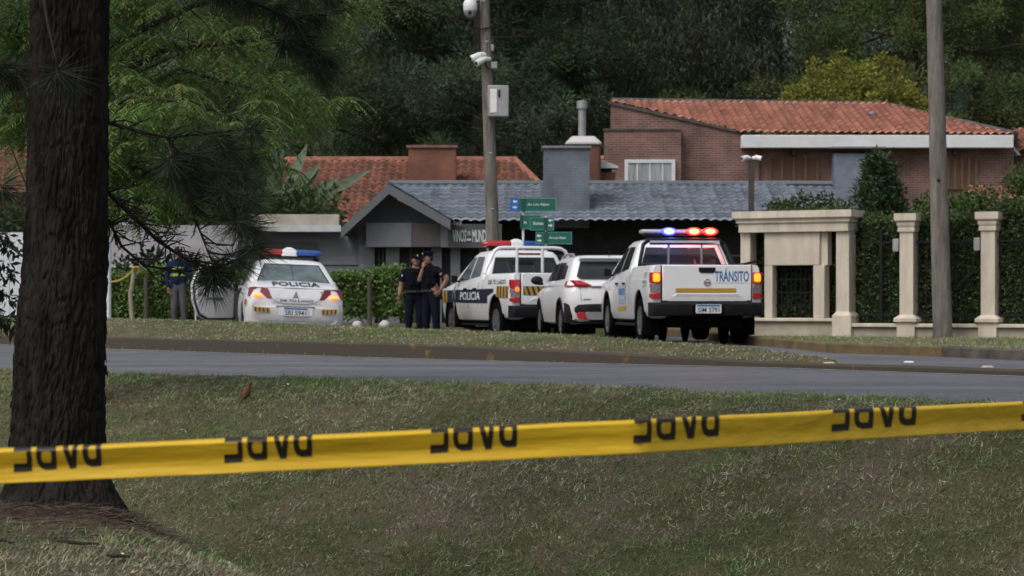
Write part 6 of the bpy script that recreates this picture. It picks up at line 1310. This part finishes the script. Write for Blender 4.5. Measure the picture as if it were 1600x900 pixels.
# clipped hedge behind the fence (local fence frame)
def hedge_cloud(x0, x1, y0, y1, z0, z1, n, top_noise=.15):
    x = rng.uniform(x0, x1, n); f = rng.random(n); zt = z1 + top_noise * (fbm(x * 1.5, x * 0, o=3) - .5) * 2
    y = np.where(f < .7, y0 + .12 * rng.random(n) + .12 * fbm(x * 2, x * 0 + 3), rng.uniform(y0, y1, n)); z = np.where(f < .7, z0 + (zt - z0) * rng.random(n), zt - .05 * rng.random(n)); return np.stack([x, y, z], -1)
hx0, hx1 = ft(1150), ft(1760)
def hedge(name, label, segs, col, fm_=None, loc=None, L=.085, per=9, box_in=.12, stems=None):
    root = thing(name, label, 'hedge'); 
    if fm_ is not None: root.matrix_world = fm_
    else: root.location = loc
    Vs, Cs = [], []; mb = MB()
    for x0, x1, y0, y1, z0, z1, n in segs:
        C = hedge_cloud(x0, x1, y0, y1, z0, z1, n); d_ = unit(rng.normal(size=(n, per, 3)) + [0, -.5, .1]); c = C[:, None] + rng.normal(size=(n, per, 3)) * .06
        Ln = rng.uniform(L * .6, L * 1.3, n * per); Vs.append(leaves(c.reshape(-1, 3), d_.reshape(-1, 3), Ln, Ln * .6))
        k = (.55 + .9 * fbm(C[:, 0] * 1.4, C[:, 2] * 1.4)); Cs.append(np.repeat(np.array(col)[None] * k[:, None] * rng.uniform(.6, 1.4, (n, 1)), per, 0) * rng.uniform(.7, 1.3, (n * per, 1)))
        xs_ = np.linspace(x0, x1, max(3, int((x1 - x0) / .3)))
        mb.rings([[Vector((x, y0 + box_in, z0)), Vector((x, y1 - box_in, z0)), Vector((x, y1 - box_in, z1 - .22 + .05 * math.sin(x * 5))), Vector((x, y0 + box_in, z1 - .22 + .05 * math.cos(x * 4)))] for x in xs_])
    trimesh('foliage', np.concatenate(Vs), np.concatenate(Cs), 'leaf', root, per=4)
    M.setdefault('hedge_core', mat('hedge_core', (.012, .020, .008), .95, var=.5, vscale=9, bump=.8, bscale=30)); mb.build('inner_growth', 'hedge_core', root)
    return root
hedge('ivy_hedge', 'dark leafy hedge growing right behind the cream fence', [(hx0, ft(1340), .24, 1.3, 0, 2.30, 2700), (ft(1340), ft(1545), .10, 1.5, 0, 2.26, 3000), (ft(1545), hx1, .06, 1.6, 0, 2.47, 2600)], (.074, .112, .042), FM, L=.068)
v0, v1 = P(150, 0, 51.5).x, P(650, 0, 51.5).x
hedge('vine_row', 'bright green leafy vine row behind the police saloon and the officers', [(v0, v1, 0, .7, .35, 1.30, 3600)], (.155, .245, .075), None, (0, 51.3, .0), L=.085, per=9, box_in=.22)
for px, lb in ((228, 'grey wooden vine post left of the worker'), (577, 'grey wooden vine post just left of the two officers')):
    p = P(px, 0, 51.1); mb = MB(); mb.tube([(0, 0, -.1), (.01, 0, .6), (0, 0, 1.12)], [.055, .05, .045], 8); tag(mb.build('vine_post', 'grey_post', loc=(p.x, 51.1, .1)), lb, 'post', 'posts along the vine row')
wp = P(205, 0, 49.0); mb = MB(); mb.tube([(.06, 0, -.1), (0, 0, .7), (.10, 0, 1.30)], [.05, .045, .042], 8); tag(mb.build('stake', 'wood_post', loc=(wp.x - .02, 49, .13)), 'pale wooden stake with yellow tape tied to its top', 'stake')
mb = MB(); a_ = Vector((wp.x + .08, 48.95, 1.40)); b_ = P(173, 440, 49.9)
pt = [a_.lerp(b_, t) - Vector((0, 0, .08 * math.sin(math.pi * t))) for t in np.linspace(0, 1, 9)]
rr = [[p + Vector((0, 0, .02)), p + Vector((0, .004, .02)), p + Vector((0, .004, -.02)), p + Vector((0, 0, -.02))] for p in pt]; mb.rings(rr)
mb.tube([a_ + Vector((-.07, -.03, .02)), a_ + Vector((0, -.07, 0)), a_ + Vector((.07, -.02, .01)), a_ + Vector((.09, .01, -.09))], .035, 6)
tag(mb.build('barrier_tape', 'yellow_cloth'), 'short yellow tape knotted to the pale wooden stake', 'tape')
for i, (px, s) in enumerate(((186, .08), (228, .075), (246, .085), (268, .08), (309, .085), (558, .11), (601, .12))):
    d = 48.6 + (i % 3) * .3; p = P(px, 0, d); mb = MB(); mb.ell((0, 0, s * .7), (s, s * .9, s * .85), 12, 8); o = mb.build('painted_stone', 'stone_white', loc=(p.x, d, .13 if px < 400 else .10))
    for v in o.data.vertices: v.co *= 1 + .12 * (random.random() - .5)
    lb = {186: 'white painted stone beside the white post', 228: 'white painted stone before the left vine post', 246: 'white painted stone left of the worker', 268: 'white painted stone at the feet of the worker', 309: 'white painted stone by the open car door', 558: 'small white painted stone right of the police saloon', 601: 'large white painted stone left of the officers'}[px]
    tag(o, lb, 'stone', 'white stones along the vine row')
# banana-like plants by the left house
def paddle(mb, base, tip, w, bend):
    base, tip = Vector(base), Vector(tip); ax = (tip - base); n = 9; sd = ax.cross(Vector((.3, 1, .2))).normalized(); rr = []
    for i in range(n):
        t = i / (n - 1); p = base + ax * t + Vector((bend * t * t, 0, -abs(bend) * .5 * t * t)); ww = w * math.sin(math.pi * min(1, .06 + t * .94)) ** .6 * (1 if t > .25 else .25 + t * 3) + .01
        rr += [p - sd * ww, p + Vector((0, .05 * w, -.03)), p + sd * ww]
    mb.add(rr, [(3 * i + j, 3 * i + j + 1, 3 * i + j + 4, 3 * i + j + 3) for i in range(n - 1) for j in range(2)])
M['banana_leaf'] = mat('banana_leaf', (.095, .14, .085), .5, var=.35, vscale=3, stretch=(1, 1, 4))
for px, py, d, n, lb, s in ((418, 290, 66, 13, 'tall pale banana plant with upright leaves left of the orange roof', 1.9), (455, 335, 64, 10, 'banana plant with arching leaves at the corner of the orange roof', 1.0)):
    p = P(px, py, d); r0 = thing('banana_plant', lb, 'plant', (p.x, d, 0), group='banana plants beside the left house'); mb = MB(); st = MB()
    for i in range(n):
        a = R(200 + 140 * i / (n - 1)) + math.pi; x = math.cos(a); L = random.uniform(1.2, 1.9) * s; b = (random.uniform(-.2, .2), random.uniform(-.3, .3), p.z - .8 * s + random.uniform(-.3, .3)); t_ = (b[0] + x * L * .75, b[1] + random.uniform(-.4, .4), b[2] + L * (.45 + .6 * abs(math.sin(a)))); paddle(mb, b, t_, random.uniform(.08, .12) * s, x * .5); st.tube([(b[0] * .4, b[1] * .4, -.1), b], [.07, .035], 6)
    mb.build('leaf_blades', 'banana_leaf', r0, recalc=False); st.build('stem', 'bark_far', r0)
for px0, px1, top, d, col, lb in ((330, 430, 215, 67, (.045, .075, .028), 'dull green bush behind the pale banana plant'), (395, 530, 300, 63.5, (.050, .085, .030), 'green bush along the flat roof beside the orange roof'), (300, 400, 310, 63, (.035, .062, .025), 'dark bush behind the pine branch'), (150, 330, 250, 66, (.040, .070, .025), 'green bush behind the feathery tree'), (-60, 60, 330, 60, (.040, .070, .025), 'green bush left of the big trunk above the white hoarding'), (175, 330, 425, 53, (.020, .034, .014), 'dark low bush under the grey pavilion')):
    a_, b_ = P(px0, top, d), P(px1, top, d); n = int(34 * (b_.x - a_.x)); ux = rng.random(n); hz = a_.z; C = np.stack([(ux - .5) * (b_.x - a_.x), rng.normal(size=n) * .5, hz - (.35 + .5 * hz * .5) * rng.random(n) - (ux - .5) ** 2 * 2.0 + .25 * rng.normal(size=n)], -1)
    C[:, 2] = np.clip(C[:, 2], .2, hz + .2); mb = MB()
    for i in range(5): mb.tube([((i - 2) * .2, 0, -.1), ((i - 2) * .5, .05 * i, hz * .8)], [.06, .02], 5)
    leafy('bush', lb, 'shrub', C, 50, .38, .20, .085, col, ((a_.x + b_.x) / 2, d, 0), stems=mb, part='foliage', group='bushes around the left houses')

# feathery pale tree behind the trunk
fr = thing('feathery_tree', 'pale green feathery leaved tree spreading behind the big trunk', 'tree', P(128, 0, 18.6) * 1.0)
FL = Vector((P(128, 0, 18.6).x, 18.6, 0)); fr.location = (FL.x, FL.y, .03)
fq = lambda px, py, d: P(px, py, d) - Vector((FL.x, FL.y, .03))
LIMB = [[(128, 150, 18.6), (250, 80, 18.2), (400, 62, 18.6), (520, 20, 19.2), (600, 0, 19.6)], [(126, 190, 18.6), (280, 108, 19), (400, 140, 19.6), (505, 150, 20.2)], [(124, 230, 18.6), (250, 205, 18), (330, 225, 18.2), (405, 250, 18.6)],
        [(122, 260, 18.6), (220, 262, 18.6), (285, 300, 18.4)], [(128, 160, 18.6), (50, 70, 18.4), (-40, 20, 18.4)], [(126, 210, 18.6), (40, 175, 18.8), (-30, 170, 19)], [(130, 90, 18.6), (300, 10, 18.2), (450, -30, 18.6), (560, -35, 19)],
        [(122, 280, 18.6), (185, 290, 18.2), (225, 325, 18)], [(130, 30, 18.6), (200, -45, 18.2), (330, -60, 17.8)], [(130, 30, 18.6), (60, -40, 18.2), (-30, -60, 18)], [(126, 200, 18.6), (200, 150, 17.6), (300, 160, 17.2), (380, 190, 17.4)], [(128, 150, 18.6), (330, 60, 20), (430, 110, 20.6), (480, 180, 20.8)]]
mb = MB(); fb, fdn = [], []
mb.tube([(0, 0, -.2), fq(126, 300, 18.6), fq(128, 150, 18.6), fq(130, 0, 18.6), fq(131, -120, 18.6)], [.11, .095, .075, .05, .02], 10)
for li, L in enumerate(LIMB):
    pts = [fq(*p) for p in L]; mb.tube(pts, list(np.linspace(.028, .006, len(pts))), 6)
    for k in range(34):
        t = .10 + .90 * (k + rng.random()) / 34; s = min(.999, t) * (len(pts) - 1); i = min(int(s), len(pts) - 2); p = pts[i].lerp(pts[i + 1], s - i); off = rng.normal(size=3) * [.17, .28, .13] * (.7 + .5 * (1 - t)); off[2] -= .02
        e = Vector(off); b = p + e; mb.tube([p, p + e * .6 + Vector((0, 0, .03)), b], [.006, .004, .002], 4)
        a0 = rng.uniform(0, 6.28)
        for q in range(7):
            an = a0 + q * .9 + rng.normal() * .25; fb.append(b); fdn.append(Vector((math.cos(an), math.sin(an), .25 + .2 * rng.normal())).normalized())
mb.build('trunk', 'twig', fr, smooth=60)
fb = np.array([tuple(v) for v in fb]); fdn = np.array([tuple(v) for v in fdn]); nF = len(fb); LP = 15
flen = rng.uniform(.22, .40, nF); t = np.linspace(.08, 1, LP)
ax = fb[:, None] + fdn[:, None] * (flen[:, None] * t)[..., None]; ax[..., 2] -= (flen[:, None] * .95) * t ** 2
tg = np.gradient(ax, axis=1); tg = unit(tg); sd = unit(np.cross(tg, [0, 0, 1.0])); Vs, Cs = [], []
bc = np.array([.112, .175, .048])[None] * rng.uniform(.55, 1.5, (nF, 1)) * (1 + .15 * rng.normal(size=(nF, 3)) * [1, .3, .6])
for s in (-1, 1):
    dd = unit(sd * s + tg * .55 + [0, 0, -.45] + rng.normal(size=sd.shape) * .12); Ln = ((.070) * np.sin(np.pi * (.15 + .8 * t)))[None, :] * (flen[:, None] / .28)
    Vs.append(leaves(ax.reshape(-1, 3), dd.reshape(-1, 3), Ln.ravel(), np.full(nF * LP, .011), None)); Cs.append(np.repeat(bc, LP, 0) * rng.uniform(.8, 1.25, (nF * LP, 1)))
trimesh('crown', np.concatenate(Vs), np.clip(np.concatenate(Cs), .005, 1), 'leaf', fr, per=4)

# ------------------------------------------------------------- foreground pine
TD = 11.0
ptree = thing('pine_tree', 'big dark rough barked pine trunk in the left foreground with drooping needle branches', 'tree', (P(95, 0, TD).x, TD, -.30)); TL = Vector(ptree.location)
tq = lambda px, py, d=TD: P(px, py, d) - TL
rows = [(845, 90, 104), (800, 89, 98), (785, 89, 91), (765, 88, 81), (740, 88, 74.5), (690, 88, 72.5), (560, 93, 70.5), (400, 104, 66.5), (200, 107, 63), (0, 108, 60.5), (-400, 112, 54), (-1400, 118, 40), (-2600, 120, 8)]
zz = np.array([tq(0, r[0]).z for r in rows]); cxs = np.array([tq(r[1], 0).x for r in rows]); rad = np.array([r[2] * TD / FP for r in rows])
zf = np.concatenate([np.arange(zz[0], 3.1, .0075), np.arange(3.1, zz[-1], .12)]); nA = 360; th = np.linspace(0, 2 * math.pi, nA, endpoint=False)
TH, Z = np.meshgrid(th, zf); Cx = np.interp(Z, zz, cxs); Rr = np.interp(Z, zz, rad)
bu = np.exp(-np.maximum(Z - .12, 0) / .12)            # root buttresses
Rr = Rr * (1 + bu * (.20 * np.maximum(0, np.cos(2 * TH + .9)) ** 2 + .16 * np.maximum(0, np.cos(3 * TH - .6)) ** 3 + .10 * np.cos(5 * TH + 1)) * .6)
x_, y_ = np.cos(TH) * .2, np.sin(TH) * .2
wob = fbm(x_ * 8, y_ * 8, Z * 2.2, 3) * .05
n1 = fbm((x_ + wob) * 46, (y_ + wob) * 46, Z * 9.5, 3); n2 = fbm(x_ * 110 + 7, y_ * 110, Z * 34, 3); n3 = fbm(x_ * 5, y_ * 5, Z * 2, 2)
ridge = 1 - np.abs(2 * n1 - 1); crack = np.clip((ridge - .74) / .26, 0, 1)
Rr = Rr + .018 * (n3 - .5) - .012 * crack + .014 * (n2 - .5) + .010 * (n1 - .5)
Vt = np.stack([Cx + Rr * np.cos(TH), Rr * np.sin(TH), Z], -1).reshape(-1, 3); k = len(zf); ix = np.arange(k * nA).reshape(k, nA)
F_ = np.stack([ix[:-1], np.roll(ix[:-1], -1, 1), np.roll(ix[1:], -1, 1), ix[1:]], -1).reshape(-1, 4)
gridmesh('trunk', Vt, F_, 'bark', parent=ptree)
# loose bark flakes on the right edge
for px, py, L in ((165, 505, .06), (164, 545, .07), (166, 575, .045), (18, 630, .03)):
    p = tq(px, py); s = 1 if px > 90 else -1; mb = MB(); mb.add([p + Vector((-.02 * s, -.01, .02)), p + Vector((.004 * s, -.005, .01)), p + Vector((.010 * s, 0, -L)), p + Vector((-.015 * s, -.01, -L * .3))], [(0, 1, 2, 3)]); mb.build('bark_flake', 'bark', ptree, recalc=False)
# limbs (seen) : dead twigs and needle tufts
LIM = [([(165, 190, 11.1), (215, 205, 11.6), (262, 215, 12), (330, 208, 12.3), (400, 200, 12.4)], .011), ([(168, 300, 11.1), (200, 330, 11.5), (245, 375, 11.9), (290, 405, 12.0), (335, 422, 12)], .014), ([(262, 215, 12), (310, 290, 12.1), (370, 330, 12.2), (402, 362, 12.2)], .012), ([(170, 345, 11.1), (190, 385, 11.4), (225, 415, 11.7), (285, 425, 11.9), (330, 418, 12)], .009), ([(290, 405, 12), (350, 415, 12), (408, 385, 12)], .008), ([(262, 215, 12), (290, 280, 12.2), (300, 330, 12.2), (335, 420, 12)], .009),
       ([(150, -60, 11), (300, -30, 11.4), (400, 5, 11.8), (455, 30, 12), (485, 70, 12)], .016), ([(400, 5, 11.8), (440, -20, 12), (510, -10, 12.2)], .008), ([(60, -60, 10.8), (75, 40, 10.6), (88, 95, 10.5)], .010), ([(45, 105, 11), (20, 98, 11), (-20, 112, 11.1)], .022), ([(45, 300, 11), (25, 250, 11.2), (12, 215, 11.2)], .006), ([(45, 345, 11), (20, 345, 11.1), (-10, 325, 11.2)], .007), ([(35, 400, 11.0), (15, 385, 11.2), (-15, 360, 11.2)], .006)]
mb = MB()
for L, r0 in LIM: pts = [tq(*p) for p in L]; mb.tube(pts, list(np.linspace(r0, r0 * .4, len(pts))), 6)
rs = random.Random(5)
for i in range(220):          # bare twigs
    L, r0 = LIM[rs.choice((0, 1, 1, 1, 2, 3, 3, 5, 5))]; j = rs.randrange(len(L) - 1); a, b = L[j], L[j + 1]; t = rs.random(); p = [a[m] + (b[m] - a[m]) * t for m in range(3)]
    ex = rs.uniform(-.3, 1) * 55; ey = rs.uniform(-.9, 1) * 38; q1 = (p[0] + ex * .5, p[1] + ey * .6, p[2] + rs.uniform(-.1, .1)); q2 = (p[0] + ex, p[1] + ey * .7 + rs.uniform(-8, 12), p[2] + rs.uniform(-.2, .2))
    mb.tube([tq(*p), tq(*q1), tq(*q2)], [.0048, .0036, .002], 4)
for a in ((0, .9, 3.6), (2.2, 1.0, 4.4), (4.1, .8, 5.2), (1.2, .9, 6.0), (3.2, 1, 6.8), (5.3, .9, 7.6)): mb.tube([(0, 0, a[2]), (1.6 * math.cos(a[0]), 1.6 * math.sin(a[0]), a[2] + .4), (3.6 * math.cos(a[0]), 3.6 * math.sin(a[0]), a[2] + .5)], [.06, .04, .015], 6)
mb.build('branch', 'twig', ptree, smooth=60)
TF = [(335, 424, 12, 1.0), (330, 436, 12.05, .9), (408, 384, 12, 1.0), (395, 352, 12.1, 1.0), (372, 330, 12.2, 1.05), (300, 240, 12.1, 1), (338, 212, 12.3, 1), (400, 200, 12.4, .9), (265, 250, 12, .9), (345, 265, 12.2, 1.1), (385, 275, 12.3, 1.0), (360, 300, 12.1, 1.1), (400, 310, 12.2, 1.0), (300, 285, 12.2, 1), (395, 245, 12.4, 1.0), (365, 235, 12.3, 1), (376, 405, 12, .8), (280, 275, 12.1, .9), (382, 345, 12, 1),
      (485, 75, 12, 1.1), (505, 85, 12, 1.0), (470, 55, 12.1, 1), (455, 25, 12, 1.1), (430, 5, 12, 1), (490, 20, 12.1, 1.1), (515, -10, 12.2, 1.1), (400, -5, 11.9, 1), (370, -20, 11.8, 1), (340, -25, 11.7, 1), (465, -20, 12, 1), (500, 105, 12, .9), (445, 60, 12, .8), (88, 112, 10.45, 1.0), (20, 110, 11, .8), (-10, 100, 11, .9), (0, 290, 11.2, .9)]
C = np.array([tuple(tq(a - (12 if 340 < a < 420 else 0), b, c)) for a, b, c, s in TF]); per = 230
dirs = np.array([[.22, 0, -.30 if b > 150 else -.75] for a, b, c, s in TF]) * .9
V_, ii = tufts(C, per, .05, .17, .0042, 0.0, dirs, .62)
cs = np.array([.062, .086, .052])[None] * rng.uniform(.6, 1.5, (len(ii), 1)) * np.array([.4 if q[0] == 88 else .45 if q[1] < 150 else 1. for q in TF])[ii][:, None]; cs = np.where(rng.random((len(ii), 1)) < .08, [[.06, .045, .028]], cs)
n_over = 760; a = rng.uniform(0, 6.28, n_over); rr_ = 4.2 * np.sqrt(rng.random(n_over)); zo = rng.uniform(3.7, 9.5, n_over); Co = np.stack([rr_ * np.cos(a) + .3, rr_ * np.sin(a) - .5, zo], -1)
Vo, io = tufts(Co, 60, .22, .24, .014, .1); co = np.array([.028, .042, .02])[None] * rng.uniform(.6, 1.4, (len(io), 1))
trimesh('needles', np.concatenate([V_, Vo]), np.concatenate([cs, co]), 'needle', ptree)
# leafy sprays low at the left edge
lw = thing('leafy_shrub', 'thin leafy shrub hanging at the left picture edge before the white hoarding', 'shrub', (P(-60, 0, 16).x, 16, float(zg(P(-60, 0, 16).x, 16)))); WL = Vector(lw.location); mb = MB(); pts = []
for (x1, y1) in ((28, 470), (22, 430), (30, 395), (12, 375), (18, 505), (28, 520)):
    a_, m_, b_ = Vector((.02 * random.random(), 0, -.05)), P(-30, y1 - 30, 16) - WL, P(x1, y1, 16.1) - WL; mb.tube([a_, m_, b_], [.014, .008, .003], 5); pts += [m_.lerp(b_, t) for t in np.linspace(0, 1, 16)]
mb.build('stem', 'twig', lw); C = np.array([tuple(p) for p in pts]) ; n = len(C); C = np.repeat(C, 5, 0) + rng.normal(size=(n * 5, 3)) * .025; d_ = unit(rng.normal(size=C.shape) + [.3, 0, -.7]); Ln = rng.uniform(.05, .10, len(C))
trimesh('foliage', leaves(C, d_, Ln, Ln * .32), np.array([.028, .045, .024])[None] * rng.uniform(.6, 1.5, (len(C), 1)), 'leaf', lw, per=4)
# roots and fallen sticks
mb = MB()
for L in ([(60, 772, 10.7), (150, 800, 10.55), (215, 815, 10.5), (270, 838, 10.45)], [(100, 765, 10.75), (190, 792, 10.7), (240, 812, 10.7)]):
    pts = [];
    for px, py, d in L: x = (px - 800) * d / FP; pts.append(Vector((x, d, float(zg(x, d)) + .004)) - TL)
    mb.tube(pts, list(np.linspace(.020, .006, len(pts))), 7)
mb.build('root', 'bark', ptree)
for px, d, L, ax_, lb in ((122, 9.25, .085, .15, 'dark fallen stick lying on the grass below the big trunk'), (5, 9.4, .05, .1, 'short dark stick at the left picture edge below the trunk'), (185, 8.8, .05, .5, 'small dark clump of bark right below the fallen stick')):
    x = (px - 800) * d / FP; mb = MB(); pts = [Vector((x + L * (t - .5) * 2 * math.cos(ax_), d + L * (t - .5) * math.sin(ax_) * .3, 0)) for t in np.linspace(0, 1, 6)]
    for p in pts: p.z = float(zg(p.x, p.y)) + .022 + .006 * random.random()
    mb.tube(pts, [.004, .007, .008, .007, .006, .003], 6); tag(mb.build('stick', 'twig'), lb, 'stick')
# needle litter round the foot of the pine
n = 9000; a = rng.uniform(0, 6.283, n); r_ = .18 + 1.15 * rng.random(n) ** .8; X = TL.x + r_ * np.cos(a) * 1.15 + .1; Y = 11 + r_ * np.sin(a) - .1; d_ = unit(rng.normal(size=(n, 3)) * [1, 1, .10])
o = trimesh('needle_litter', slivers(np.stack([X, Y, zg(X, Y) + .008 + .012 * rng.random(n)], -1), d_, rng.uniform(.05, .13, n), rng.uniform(.002, .005, n)), np.array([.13, .098, .078])[None] * rng.uniform(.4, 1.4, (n, 1)), 'blade'); tag(o, kind='stuff')
# bird on the verge
bx, by = P(392, 0, 17.9).x, 17.9; bz = float(zg(bx, by)) + .02; mb = MB()
mb.rings([[Vector((x + rx * .0, r * math.cos(R(a)) * .85, z + r * math.sin(R(a)))) for a in range(0, 360, 30)] for x, z, r, rx in ((-.135, .022, .004, 0), (-.10, .035, .012, 0), (-.07, .05, .016, 0), (-.045, .065, .040, 0), (-.01, .08, .050, 0), (.02, .095, .044, 0), (.038, .112, .026, 0), (.048, .128, .024, 0), (.062, .135, .021, 0), (.074, .134, .012, 0), (.082, .132, .006, 0), (.100, .128, .001, 0))])
for s in (-1, 1): mb.tube([(.0, s * .012, .05), (.005, s * .014, .0), (.02, s * .014, -.018)], .003, 5)
bd_ = mb.build('bird', 'bird', loc=(bx, by, bz), smooth=60); bd_.rotation_euler = (0, R(-30), R(25)); bd_.scale = (.78,) * 3; tag(bd_, 'small brown bird standing on the grass near the road edge', 'bird')
mb = MB()
for s in (-1, 1): mb.ell((.064, s * .019, .139), (.003, .002, .003), 6, 4)
mb.build('eye', 'gap', bd_)

# ------------------------------------------------------------- barrier tape
TP = [(-1700, 785, 56), (-700, 735, 55.5), (-300, 718, 55.4), (0, 701, 55), (400, 683.5, 54.6), (672, 671, 54), (1000, 655.5, 53), (1300, 641, 48.5), (1600, 627.5, 43.5), (1900, 615, 40.5), (2300, 600, 37), (3600, 560, 31)]
tpx = np.array([p[0] for p in TP]); ttop = np.array([p[1] for p in TP]); th_ = np.array([p[2] for p in TP])
def tape_pt(px, v, off=0):
    h = np.interp(px, tpx, th_); d = .075 * FP / h; top = np.interp(px, tpx, ttop); z0 = CH + (HY - top) * d / FP; z = z0 - .075 * v
    c = np.interp(v, [0, .05, .12, .30, .58, .75, 1.0], [.010, .0, -.003, .001, .0090, .0085, .0035]) * (1 + .3 * np.sin(px * .004)) + .004 * (fbm(px * .006 + 40, v * 1.5, o=3) - .5)
    z = z + .0025 * (fbm(px * .009, v * .6 + 9, o=3) - .5)
    return np.stack([(px - 800) * d / FP, d + c - off, z], -1)
def tape_sheet(pxs, vs_, off): A, B = np.meshgrid(pxs, vs_); return tape_pt(A, B, off), len(pxs), len(vs_)
mb = MB(); pxs = np.linspace(-1700, 3600, 420); vv = np.linspace(0, 1, 26); Pt, n, k = tape_sheet(pxs, vv, 0); ix = np.arange(n * k).reshape(k, n)
tp = gridmesh('barrier_tape', Pt.reshape(-1, 3), np.stack([ix[:-1, :-1], ix[:-1, 1:], ix[1:, 1:], ix[1:, :-1]], -1).reshape(-1, 4), 'tape'); tag(tp, 'wide yellow barrier tape stretched across the foreground with black inverted letters', 'tape')
so_ = tp.modifiers.new('thick', 'SOLIDIFY'); so_.thickness = .0004; so_.offset = 1
def inpoly(u, v, poly):
    ins = np.zeros(u.shape, bool); m = len(poly)
    for i in range(m):
        (x1, y1), (x2, y2) = poly[i], poly[(i + 1) % m]; c = ((y1 > v) != (y2 > v)); ins ^= c & (u < (x2 - x1) * (v - y1) / ((y2 - y1) if y2 != y1 else 1e-9) + x1)
    return ins
def glyph(U, Vv):
    A = inpoly(U, Vv, [(1, -.1), (27, -.1), (28.5, .12), (29, .35), (28, .685), (0, .70), (0, .46), (19.5, .455), (21.2, .43), (21.2, .10), (1.5, .105)])
    def ring(x0, x1, hx0, hx1, vb, hv0, hv1):
        rb = (x1 - x0) * .42; o = [(x0 + .3, -.1), (x1 - 1, -.1), (x1, .12), (x1, .35), (x1 - 1, vb - .01), (x0 + rb, vb), (x0 + rb * .4, vb - .07), (x0 + 1.2, vb - .2), (x0, vb - .38)]
        h = [(hx0 + 2, hv0), (hx1 - 1, hv0), (hx1, hv0 + .05), (hx1 - .6, hv1 - .05), (hx1 - 2.4, hv1), (hx0 + 3.4, hv1), (hx0 + .8, hv1 - .08), (hx0, hv1 - .2), (hx0 + .5, hv0 + .06)]
        return inpoly(U, Vv, o) & ~inpoly(U, Vv, h)
    B = ring(36, 67, 43.3, 59.6, .665, .115, .455); D_ = ring(107.5, 136, 115.5, 128.5, .635, .035, .415)
    C_ = inpoly(U, Vv, [(75.2, -.1), (82.6, -.1), (90.2, .33), (93, -.1), (99.6, -.1), (99, .2), (96, .655), (86, .66)])
    return A | B | C_ | D_
for px0, w in ((-300, 139), (-622, 139), (1888, 122), (2172, 116), (20, 138), (349.5, 138), (672, 136), (990, 134), (1300, 132), (1597, 128)):
    us = np.linspace(0, 136, 410); vs2 = np.linspace(0, .71, 130); A, B = np.meshgrid(us, vs2); inside = glyph((A[:-1, :-1] + A[1:, 1:]) / 2, (B[:-1, :-1] + B[1:, 1:]) / 2)
    Pt = tape_pt(px0 + A * w / 136, B, .0011); n, k = len(us), len(vs2); ix = np.arange(n * k).reshape(k, n); F_ = np.stack([ix[:-1, :-1], ix[:-1, 1:], ix[1:, 1:], ix[1:, :-1]], -1)[inside]
    used = np.unique(F_); rm = np.zeros(n * k, int); rm[used] = np.arange(len(used)); gridmesh('lettering', Pt.reshape(-1, 3)[used], rm[F_], 'tape_ink', parent=tp)
